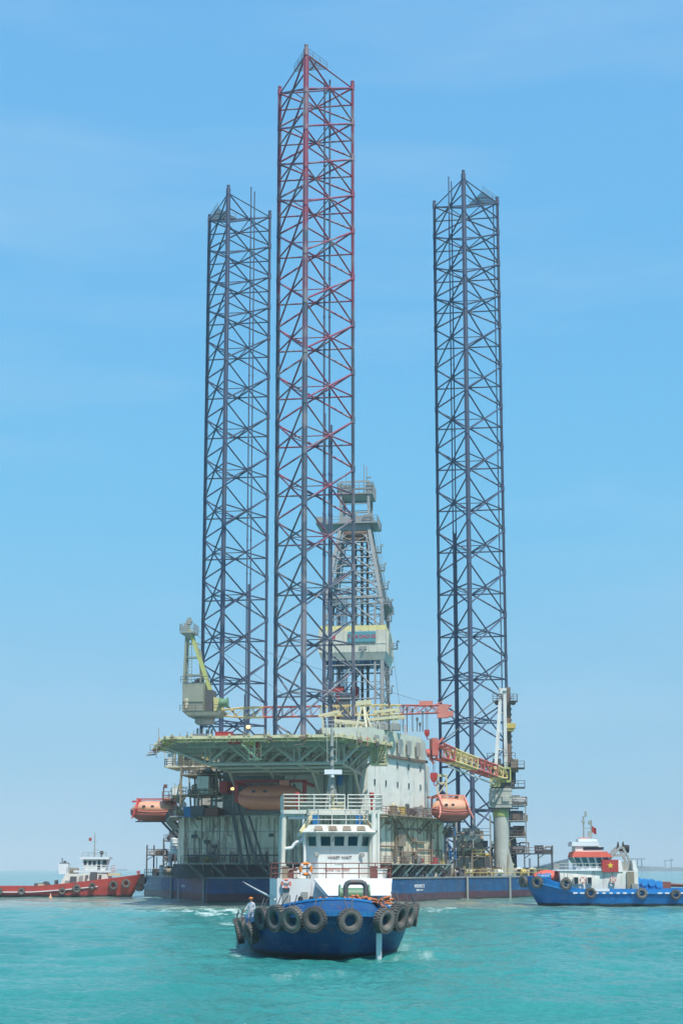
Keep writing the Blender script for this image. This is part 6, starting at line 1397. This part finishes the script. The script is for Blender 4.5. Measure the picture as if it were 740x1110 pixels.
for f0, f1, z0_, z1_ in ((.03, .14, 933, 937.5), (.22, .34, 933, 937.5), (.4, .52, 933, 937.5), (.6, .7, 932.5, 942), (.8, .97, 932.5, 938)):
    q = MB(); q.box(w0 + .2 + (w1 - w0) * f0, w0 + .2 + (w1 - w0) * f1, -2.0, -1.7, zo3(z1_), zo3(z0_)); q.build('window' if z1_ < 940 else 'door', 'dark_glass', wh3)
q = MB(); q.box(w0 - .4, w1 + .5, -2.3, 2.3, zo3(931.4), zo3(929)); q.build('roof', 'letter_white', wh3)
b = MB(); mx_ = t3(98.5, 915).x; zr3 = zo3(929); b.tube((mx_, 0, zr3), (mx_, 0, zo3(902)), .13, 7, .06)
b.bar((mx_ - .1, 0, zo3(921)), (t3(103, 921).x, 0, zo3(921)), .1); b.bar((mx_ - .4, 0, zo3(925)), (mx_ + .4, 0, zo3(925)), .1); b.bar((mx_ - .5, 0, zo3(912)), (mx_ + .5, 0, zo3(912)), .06)
b.rail([(w0, -2.1, zr3), (w1, -2.1, zr3)], .8, .045, 1); b.build('mast', 'grey_paint', T3)
b = MB(); v = t3(106.5, 925); b.tube((v.x, -.6, zr3), (v.x, -.6, zr3 + .5), .1, 6); b.lathe([(.02, 0), (.34, .04), (.36, .5), (.2, .65)], (v.x, -.8, zr3 + .8), (0, 1, 0), 12); b.build('searchlight', 'black_rubber', T3)
b = MB(); f0, f1 = t3(92, 907.5), t3(95, 911)
for k in range(4):
    xx0 = f1.x - (f1.x - f0.x) * k / 4; xx1 = f1.x - (f1.x - f0.x) * (k + 1) / 4; b.add([(xx0, .1 * math.sin(k * 2), f0.z), (xx1, .1 * math.sin(k * 2 + 2), f0.z - .05), (xx1, .1 * math.sin(k * 2 + 2), f1.z), (xx0, .1 * math.sin(k * 2), f1.z)], [(0, 1, 2, 3)])
b.tube((f1.x, 0, f0.z), (mx_, 0, f0.z + .3), .02, 4)
o = b.build('flag', 'red_paint'); o.matrix_world = T3M; tag(o, 'tiny red flag beside the mast of the red tug', 'flag')
fx0, fx1 = t3(59.5, 940).x, t3(70.5, 940).x
b = MB(); b.loft([[(fx0 + .2, -1.2, zo3(947.5)), (fx1, -1.2, zo3(947.5)), (fx1, 1.2, zo3(947.5)), (fx0 + .2, 1.2, zo3(947.5))], [(fx0, -1.2, zo3(936.2)), (fx1, -1.2, zo3(936.2)), (fx1, 1.2, zo3(936.2)), (fx0, 1.2, zo3(936.2))]]); fn = b.build('funnel', 'letter_white', T3)
b = MB(); b.box(fx0 + .2, fx1 - .2, -1, 1, zo3(936.1), zo3(935)); b.tube((fx0 + .5, 0, zo3(935)), (fx0 + .5, 0, zo3(930)), .08, 6); b.tube((fx0 + 1, 0, zo3(935)), (fx0 + 1, 0, zo3(933)), .25, 8); b.build('exhaust', 'dark_steel', fn)
b = MB(); v = t3(77, 944); b.cbox((v.x, -1, zo3(944.5)), (1.5, 1.2, 1.0)); b.rail([(t3(70, 946).x, -2, zo3(947)), (t3(82, 946).x, -2, zo3(947))], 1.0, .05, .8); b.build('locker', 'brown_gear', h3)
b = MB(); v = t3(50, 958); b.tube((v.x - .8, -.8, 2.2), (v.x - .8, .8, 2.2), .6, 12); b.box(v.x - 1.2, v.x + 1.2, -1, 1, 1.2, 1.8); b.cbox((v.x - 2, 0, 2.2), (1.6, 1.6, .5)); b.cbox((v.x + 1.0, .2, 2.3), (.6, .6, 1.4)); b.build('towing_winch', 'dark_steel', T3)
b = MB(); b.cbox((t3(122, 948).x, -2.2, zo3(948)), (2.2, .8, .5)); b.cbox((t3(42, 959).x, -2, 2.1), (1.0, .8, .5)); b.build('locker', 'cream_yellow', T3)

# ================================================================== PEOPLE
def person(label, loc, rz, shirt, trousers, helmet, vest=None, pose='stand', group=None):
    t = bpy.data.objects.new('person', None); COL.objects.link(t)
    V, E, Rr = [], [], []
    def add(p, r, par=None):
        V.append(Vector(p)); Rr.append(r)
        if par is not None: E.append((par, len(V) - 1))
        return len(V) - 1
    pel = add((0, 0, .96), (.15, .11)); sp = add((0, .01, 1.14), (.14, .10), pel); ch = add((0, .01, 1.34), (.165, .115), sp); nk = add((0, 0, 1.49), (.062, .062), ch); hb0 = add((0, -.015, 1.57), (.075, .085), nk); hd = add((0, -.02, 1.655), (.085, .10), hb0); add((0, -.01, 1.735), (.06, .07), hd)
    bend = {'stand': (-.10, .98), 'work': (-.34, 1.08)}[pose]
    for s in (-1, 1):
        hp = add((s * .10, 0, .88), (.10, .10), pel); kn = add((s * .12, -.03, .50), (.065, .068), hp); an = add((s * .125, .03, .10), (.045, .05), kn); add((s * .14, -.13, .045), (.045, .032), an)
        sh = add((s * .185, .01, 1.41), (.062, .062), ch); el = add((s * .265, .03 + bend[0] * .2, 1.14), (.046, .046), sh)
        wr_ = add((s * .24, bend[0] - .04, bend[1] - .03), (.032, .032), el); pm = add((s * .235, bend[0] - .09, bend[1] - .08), (.036, .02), wr_)
        for k in range(4):
            f = add((s * .235 + (k - 1.5) * .018, bend[0] - .13, bend[1] - .12), (.0095, .0095), pm); add((s * .235 + (k - 1.5) * .019, bend[0] - .145, bend[1] - .155 - (.012 if k in (1, 2) else 0)), (.008, .008), f)
        th = add((s * (.235 - .035), bend[0] - .09, bend[1] - .085), (.01, .01), wr_); add((s * (.235 - .05), bend[0] - .12, bend[1] - .115), (.0085, .0085), th)
    me = bpy.data.meshes.new('body'); me.from_pydata(V, E, []); o = bpy.data.objects.new('tmp_body', me); COL.objects.link(o)
    sk = o.modifiers.new('skin', 'SKIN')
    for i, sv in enumerate(me.skin_vertices[0].data): sv.radius = Rr[i]; sv.use_root = (i == 0)
    o.modifiers.new('sub', 'SUBSURF').levels = 1
    dg = bpy.context.evaluated_depsgraph_get(); m2 = bpy.data.meshes.new_from_object(o.evaluated_get(dg)); bpy.data.objects.remove(o)
    m2.materials.clear()
    for mt in (shirt, trousers, 'skin', 'cloth_dark'): m2.materials.append(MATS[mt])
    for pgn in m2.polygons:
        c = pgn.center; pgn.use_smooth = True
        pgn.material_index = 2 if (c.z > 1.5 or (c.y < bend[0] - .05 and abs(c.x) > .16 and abs(c.z - bend[1]) < .22)) else (3 if c.z < .13 else (1 if c.z < .95 else 0))
    bo = bpy.data.objects.new('body', m2); COL.objects.link(bo); bo.parent = t
    q = MB(); q.sphere((0, -.01, 1.70), .125, 12, 8, (.95, 1.12, .75)); q.cbox((0, -.10, 1.70), (.2, .16, .02)); q.build('helmet', helmet, t)
    q = MB()
    for s in (-1, 1): q.sphere((s * .033, -.112, 1.655), .012, 6, 4)
    q.build('eye', 'black_rubber', t)
    q = MB(); q.sphere((0, -.118, 1.632), .018, 6, 5, (.8, 1, 1.3)); q.sphere((0, -.108, 1.595), .022, 6, 4, (1.3, .5, .4)); 
    for s in (-1, 1): q.sphere((s * .088, -.01, 1.645), .025, 6, 5, (.4, .8, 1.3))
    q.build('face', 'skin', t)
    if vest:
        q = MB(); q.loft([[(.185 * math.cos(a), .01 + .15 * math.sin(a), z) for a in [2 * PI * k / 14 for k in range(14)]] for z in (1.0, 1.2, 1.42)], True, cap=False); q.build('life_vest', vest, t)
    t.location = loc; t.rotation_euler = (0, 0, rz)
    return tag(t, label, 'person', group)
v = at(273.5, 1003, 84.5); zdk = 1.45
p_ = at(272, 990, 83.6); person('deckhand in pale coverall and orange helmet above the low tyre cluster', Vector((p_.x, p_.y, 1.55)), R(-20), 'cloth_pale', 'cloth_pale', 'vest_orange', None, 'work')
v = at(480, 950, 224); person('person in dark clothes and white helmet on the rig deck edge below the living block', Vector((v.x, v.y, DECK)), 0, 'cloth_dark', 'cloth_dark', 'helmet_white')
v = at(487, 926, 229); person('person in blue coverall and white helmet on the deck frame under the bright lifeboat', Vector((v.x, RM.translation.y * 0 + v.y, rp(487, 926, 229).z)), R(20), 'cloth_blue', 'cloth_blue', 'helmet_white', None, 'work')

# ================================================================== FAR THINGS
# grey ship beyond the rig
v = at(574, 942, 520); b = MB(); fx, fy = v.x, 520
def ring(x, w, z0, z1): return [(x, fy - w * .55, z0), (x, fy - w, z1), (x, fy + w, z1), (x, fy + w * .55, z0)]
b.loft([ring(fx - 70, 8, -1, 5.5), ring(fx, 8, -1, 5.5), ring(fx + 5, 7, -1, 6.5), ring(fx + 11, 3, -1, 8.0), ring(fx + 14.5, .3, 2, 8.9)])
o = b.build('far_ship', 'far_steel'); tag(o, 'grey bow of a larger ship seen beyond the rig deck railings', 'ship')
q = MB(); q.box(fx - 60, fx - 45, fy - 6, fy + 6, 5.51, 14); q.box(fx - 58, fx - 47, fy - 5, fy + 5, 14.01, 17); q.build('bridge', 'far_steel', o)
q = MB()
for k in range(5): q.tube((fx - 40 + k * 10, fy, 5.5), (fx - 40 + k * 10, fy, 9), .4, 6)
q.build('mast', 'far_steel', o)
# low shore at the right
b = MB(); rg = random.Random(5); n = 90; xs = [560 + k * 14 for k in range(n)]; prof = []
for k, x in enumerate(xs): prof.append(7 + 5 * rg.random() + 4 * math.sin(k * .21) + min(0, (k - 8) * .9))
prof = [max(.5, h) for h in prof]
b.loft([[(x, 3300, -1), (x, 3310, h * .6), (x, 3330, h), (x, 3480, h * 1.1), (x, 3520, -1)] for x, h in zip(xs, prof)], False)
o = b.build('shore', 'far_land'); tag(o, 'low hazy shore along the horizon', None, kind='structure')
v = at(692, 942, 2600); b = MB()
b.box(v.x - 14, v.x + 12, 2595, 2625, at(690, 931.2, 2600).z - .5, at(690, 930.5, 2600).z)
for k in range(3): b.box(v.x - 9 + k * 8 - .4, v.x - 9 + k * 8 + .4, 2605, 2610, -1, at(690, 931.2, 2600).z - .51)
b.box(v.x - 18, v.x + 20, 2603, 2615, 3, 9.5); b.box(v.x - 24, v.x + 30, 2600, 2620, 1.5, 3); tag(b.build('jetty_shelter', 'far_steel'), 'flat roofed jetty building far off across the water', 'building')
v = at(724, 942, 3250); b = MB(); zt = at(724, 932.5, 3250).z
for s in (-1, 1): b.box(v.x + s * 7 - .7, v.x + s * 7 + .7, 3250, 3254, -1, zt)
b.box(v.x - 9, v.x + 11, 3249, 3255, zt - 2, zt); b.box(v.x + 6, v.x + 10, 3248, 3256, zt + .01, zt + 3); tag(b.build('harbour_crane', 'far_steel'), 'distant gantry crane on the hazy shore', 'crane')
v = at(128, 942, 4200); b = MB(); b.loft([[(v.x - 22, 4196, -1), (v.x - 22, 4204, -1), (v.x - 22, 4204, 4), (v.x - 22, 4196, 4)], [(v.x + 26, 4196, -1), (v.x + 26, 4204, -1), (v.x + 28, 4204, 4.5), (v.x + 28, 4196, 4.5)]]); b.box(v.x - 20, v.x - 10, 4197, 4203, 4.3, 10); tag(b.build('far_ship', 'far_steel'), 'faint far ship on the open horizon beyond the red tug bow', 'ship')
# small float marker
v = at(55, 972, 238); b = MB(); b.lathe([(.02, -.4), (.3, -.1), (.36, .15), (.14, .4), (.08, .8), (.02, .85)], (v.x, v.y, 0), (0, 0, 1), 12); tag(b.build('marker_buoy', 'orange_boat'), 'small orange float in the water in front of the red tug', 'buoy')
# ================================================================== WATER (one sheet out past the horizon, finer where the camera looks)
def make_water():
    rs = [0.5, 6, 14, 22, 30]; r = 34.0
    while r < 15000: rs.append(r); r += max(.10, r * r * 3.6e-5) if r < 900 else r * .08
    rs.append(15000.0); rs = np.array(rs)
    fine = np.linspace(-.33, .33, 560); coarse = np.linspace(.33, 2 * PI - .33, 72)[1:-1]
    an = np.concatenate([fine, coarse]); nr, na = len(rs), len(an)
    Rg, A = np.meshgrid(rs, an, indexing='ij'); X = Rg * np.sin(A); Y = Rg * np.cos(A)
    drow = np.gradient(rs)[:, None]; dcol = Rg * (.66 / 560)
    foc = (np.abs((A + PI) % (2 * PI) - PI) < .331)
    rng = np.random.default_rng(5); Z = np.zeros_like(X)
    for i in range(90):
        lam = .42 * (14 / .42) ** rng.random(); th = R(-100) + rng.normal(0, .65); k = 2 * PI / lam; slope = .034 * (lam / 3) ** -.22
        amp = slope / k; cell = np.maximum(drow * np.abs(np.sin(th)) * 1.0 + .02, dcol)
        att = np.clip((lam / cell - 2.2) / 2.5, 0, 1)
        ph = rng.random() * 6.28; mod = .6 + .4 * np.sin(X * .11 * rng.normal() + Y * .04 * rng.normal() + ph)
        Z += np.where(foc, amp * att * mod * np.sin(k * (X * np.cos(th) + Y * np.sin(th)) + ph), 0)
    Z *= np.clip((Rg - 32) / 6, 0, 1)
    co = np.stack([X, Y, Z], -1).reshape(-1, 3)
    i = np.arange(nr - 1)[:, None]; j = np.arange(na)[None, :]; j2 = (j + 1) % na
    q = np.stack([i * na + j, (i + 1) * na + j, (i + 1) * na + j2, i * na + j2], -1).reshape(-1, 4)[:, ::-1]
    me = bpy.data.meshes.new('water'); me.vertices.add(len(co)); me.vertices.foreach_set('co', co.ravel())
    nq = len(q); me.loops.add(nq * 4); me.loops.foreach_set('vertex_index', q.ravel().astype(np.int32)); me.polygons.add(nq)
    me.polygons.foreach_set('loop_start', np.arange(0, nq * 4, 4, dtype=np.int32)); me.polygons.foreach_set('use_smooth', np.ones(nq, bool))
    me.update(calc_edges=True); me.validate()
    # foam and silt carried by the water
    def blob(x, y, cx, cy, sx, sy, rot=0):
        dx, dy = x - cx, y - cy; c, s = math.cos(rot), math.sin(rot); return np.exp(-(((dx * c + dy * s) / sx) ** 2 + ((-dx * s + dy * c) / sy) ** 2))
    foam = np.zeros_like(X)
    for (px, py, sx, sy, w) in ((250, 992, 3.5, 9, 1.1), (228, 988, 6, 14, .95), (200, 986, 8, 14, .6), (256, 1002, 2.2, 6, 1.0), (470, 987, 4, 8, .9), (492, 984, 5, 8, .6), (280, 996, 4, 10, .7), (455, 1000, 2, 6, .35), (330, 1043, 3.5, 1.6, .35), (430, 1040, 2.5, 1.4, .35), (340, 1058, 2.5, 2.0, .5), (300, 1050, 2.5, 2.2, .35)):
        a = at(px, py, 100); d = (a - Vector((0, 0, CAM_H))); t = -CAM_H / d.z; foam += .72 * w * blob(X, Y, d.x * t, d.y * t, sx, sy)
    xl = (X - T1L.x) * math.cos(T1A) + (Y - T1L.y) * math.sin(T1A); yl = -(X - T1L.x) * math.sin(T1A) + (Y - T1L.y) * math.cos(T1A)
    foam += .32 * np.exp(-((np.abs(yl) - 5.2) / .8) ** 2) * (np.abs(xl) < 13) + .16 * np.exp(-((np.sqrt((xl - 7) ** 2 + (yl * 1.15) ** 2) - 6.2) / .7) ** 2) * (xl > 6)
    # wash along the two side tugs
    foam += .55 * np.exp(-((Y - 187.3) / 1.6) ** 2) * ((X > 24) & (X < 58)); foam += .22 * np.exp(-((Y - 245.5) / 2.2) ** 2) * ((X > -70) & (X < -34))
    foam += .85 * blob(X, Y, -35.2, 249, 1.6, 4.5)
    silt = np.clip(1 - np.abs(Y - 226) / 60, 0, 1) ** .6 * np.clip(1 - np.abs(X + 6) / 95, 0, 1) + .9 * blob(X, Y, -60, 205, 60, 25) + .5 * blob(X, Y, 40, 198, 45, 12) + .35 * blob(X, Y, -25, 640, 160, 160)
    for nm, arr in (('foam', np.clip(foam, 0, 1.5)), ('silt', np.clip(silt, 0, 1))):
        at_ = me.attributes.new(nm, 'FLOAT', 'POINT'); at_.data.foreach_set('value', arr.ravel().astype(np.float32))
    o = bpy.data.objects.new('water', me); COL.objects.link(o); tag(o, 'rippled turquoise sea with a paler silty band and wash near the rig', None, kind='structure')
    m = bpy.data.materials.new('sea_water'); m.use_nodes = True; nt = m.node_tree; N = nt.nodes; L = nt.links; bs = N['Principled BSDF']
    bs.inputs['Roughness'].default_value = WATER_ROUGH; bs.inputs['IOR'].default_value = 1.33
    geo = N.new('ShaderNodeNewGeometry')
    def nse(scale, sc, det=4, rough=.6):
        mp = N.new('ShaderNodeMapping'); mp.inputs['Scale'].default_value = sc; L.new(geo.outputs['Position'], mp.inputs['Vector'])
        n = N.new('ShaderNodeTexNoise'); n.inputs['Scale'].default_value = scale; n.inputs['Detail'].default_value = det; n.inputs['Roughness'].default_value = rough; L.new(mp.outputs[0], n.inputs['Vector']); return n.outputs['Fac']
    def mrange(v, a, b_, c=0.0, d=1.0):
        n = N.new('ShaderNodeMapRange'); n.inputs[1].default_value = a; n.inputs[2].default_value = b_; n.inputs[3].default_value = c; n.inputs[4].default_value = d; L.new(v, n.inputs[0]); return n.outputs[0]
    def mul(a, b_):
        n = N.new('ShaderNodeMath'); n.operation = 'MULTIPLY'
        for k, v in ((0, a), (1, b_)):
            if isinstance(v, (int, float)): n.inputs[k].default_value = v
            else: L.new(v, n.inputs[k])
        return n.outputs[0]
    def mixc(f, a, b_):
        n = N.new('ShaderNodeMix'); n.data_type = 'RGBA'; L.new(f, n.inputs[0])
        for k, v in ((6, a), (7, b_)):
            if isinstance(v, tuple): n.inputs[k].default_value = v
            else: L.new(v, n.inputs[k])
        return n.outputs[2]
    def attr(nm): n = N.new('ShaderNodeAttribute'); n.attribute_name = nm; return n.outputs['Fac']
    patch = mrange(nse(.045, (1, .35, 1), 5), .35, .65)
    c = mixc(patch, WATER_A, WATER_B)
    silt_n = mul(attr('silt'), mrange(nse(.06, (.8, .5, 1), 6), .25, .55))
    c = mixc(silt_n, c, SILT)
    fo = mul(attr('foam'), mrange(nse(.55, (1, .28, 1), 9, .72), .44, .64)); fo2 = mrange(fo, .08, .75)
    c = mixc(fo2, c, (.66, .76, .70, 1))
    # stray little whitecaps
    wc = mrange(nse(.9, (1, .4, 1), 6, .7), .735, .78); c = mixc(mul(wc, .6), c, (.7, .8, .8, 1))
    L.new(c, bs.inputs['Base Color'])
    rg_ = mrange(fo2, 0, 1, WATER_ROUGH, .7); L.new(rg_, bs.inputs['Roughness'])
    bp = N.new('ShaderNodeBump'); bp.inputs['Strength'].default_value = 1.0; bp.inputs['Distance'].default_value = WATER_BUMP
    h = N.new('ShaderNodeMath'); h.operation = 'ADD'; L.new(nse(2.2, (1, .8, 1), 7, .68), h.inputs[0]); L.new(mul(nse(.35, (1, .55, 1), 4), 2.2), h.inputs[1])
    L.new(h.outputs[0], bp.inputs['Height']); L.new(bp.outputs[0], bs.inputs['Normal'])
    me.materials.append(m)
WATER_A, WATER_B, SILT = (.022, .215, .190, 1), (.046, .300, .270, 1), (.28, .31, .23, 1)
WATER_ROUGH, WATER_BUMP = .07, .2
make_water()

# ================================================================== SKY, SUN, AIR, CAMERA
SUN_EL, SUN_AZ = R(58), R(152)     # azimuth clockwise from the view direction (+y)
w = bpy.data.worlds.new('World'); SC.world = w; w.use_nodes = True
nt = w.node_tree; N = nt.nodes; L = nt.links; bg = N['Background']
sky = N.new('ShaderNodeTexSky'); sky.sky_type = 'NISHITA'; sky.sun_disc = False; sky.sun_elevation = SUN_EL; sky.sun_rotation = SUN_AZ
sky.air_density = 1.0; sky.dust_density = .6; sky.ozone_density = 3.0
tc = N.new('ShaderNodeTexCoord'); sp = N.new('ShaderNodeSeparateXYZ'); L.new(tc.outputs['Generated'], sp.inputs[0])
rp_n = N.new('ShaderNodeValToRGB'); L.new(sp.outputs['Z'], rp_n.inputs[0]); cr = rp_n.color_ramp
SKYC = [(0.0, (156, 205, 234)), (.10, (146, 204, 238)), (.25, (121, 201, 246)), (.36, (116, 195, 246)), (.56, (114, 187, 243)), (1.0, (92, 160, 232))]
while len(cr.elements) < len(SKYC): cr.elements.new(.5)
for e, (p_, c_) in zip(cr.elements, SKYC): e.position = p_; e.color = hexc(*c_)
sc_ = N.new('ShaderNodeVectorMath'); sc_.operation = 'SCALE'; sc_.inputs['Scale'].default_value = 1 / .10; L.new(rp_n.outputs[0], sc_.inputs[0])
mx = N.new('ShaderNodeMix'); mx.data_type = 'RGBA'; mx.inputs[0].default_value = .94
L.new(sky.outputs[0], mx.inputs[6]); L.new(sc_.outputs[0], mx.inputs[7])
# very faint high haze patches
mp_ = N.new('ShaderNodeMapping'); mp_.inputs['Scale'].default_value = (.8, .8, 5.0); L.new(tc.outputs['Generated'], mp_.inputs['Vector'])
cn = N.new('ShaderNodeTexNoise'); cn.inputs['Scale'].default_value = 3.0; cn.inputs['Detail'].default_value = 6; cn.inputs['Roughness'].default_value = .55; L.new(mp_.outputs[0], cn.inputs['Vector'])
cm = N.new('ShaderNodeMapRange'); cm.inputs[1].default_value = .46; cm.inputs[2].default_value = .78; cm.inputs[4].default_value = .32; L.new(cn.outputs['Fac'], cm.inputs[0])
m2_ = N.new('ShaderNodeMix'); m2_.data_type = 'RGBA'; m2_.inputs[7].default_value = (5.2, 7.2, 9.2, 1); L.new(cm.outputs[0], m2_.inputs[0]); L.new(mx.outputs[2], m2_.inputs[6]); L.new(m2_.outputs[2], bg.inputs['Color']); bg.inputs['Strength'].default_value = .10
sd = bpy.data.lights.new('sun', 'SUN'); sd.energy = 5.0; sd.angle = R(.53); sd.color = (1.0, .95, .86)
so = bpy.data.objects.new('sun', sd); COL.objects.link(so)
dirv = Vector((math.sin(SUN_AZ) * math.cos(SUN_EL), math.cos(SUN_AZ) * math.cos(SUN_EL), math.sin(SUN_EL)))
so.rotation_euler = dirv.to_track_quat('Z', 'Y').to_euler(); so.location = (60, -60, 250)
HAZE = 2.2e-4
if HAZE:
    b = MB(); b.box(-16000, 16000, -16000, 16000, -6.5, 160); MATS['haze'] = m = bpy.data.materials.new('haze'); m.use_nodes = True
    n2 = m.node_tree; n2.nodes.remove(n2.nodes['Principled BSDF']); pv = n2.nodes.new('ShaderNodeVolumePrincipled'); pv.inputs['Color'].default_value = (.80, .95, 1.0, 1); pv.inputs['Density'].default_value = HAZE; pv.inputs['Anisotropy'].default_value = -.25
    n2.links.new(pv.outputs[0], n2.nodes['Material Output'].inputs['Volume'])
    o = b.build('haze', 'haze'); tag(o, 'thin blue sea haze in the air over the water', None, kind='stuff')
cam = bpy.data.cameras.new('camera'); co = bpy.data.objects.new('camera', cam); COL.objects.link(co)
co.location = (0, 0, CAM_H); co.rotation_euler = (PI / 2 + PITCH, 0, 0)
cam.sensor_fit = 'VERTICAL'; cam.sensor_height = 36.0; cam.lens = F_PX / 1110 * 36; cam.shift_y = (PPY - 555) / 1110; cam.clip_start = .5; cam.clip_end = 40000
SC.camera = co
SC.view_settings.view_transform = 'Standard'; SC.view_settings.look = 'None'; SC.view_settings.exposure = 0.0; SC.view_settings.gamma = 1.0; SC.view_settings.use_curve_mapping = False
SC.cycles.use_denoising = True
SC.cycles.max_bounces = 6; SC.cycles.volume_bounces = 0; SC.cycles.diffuse_bounces = 3
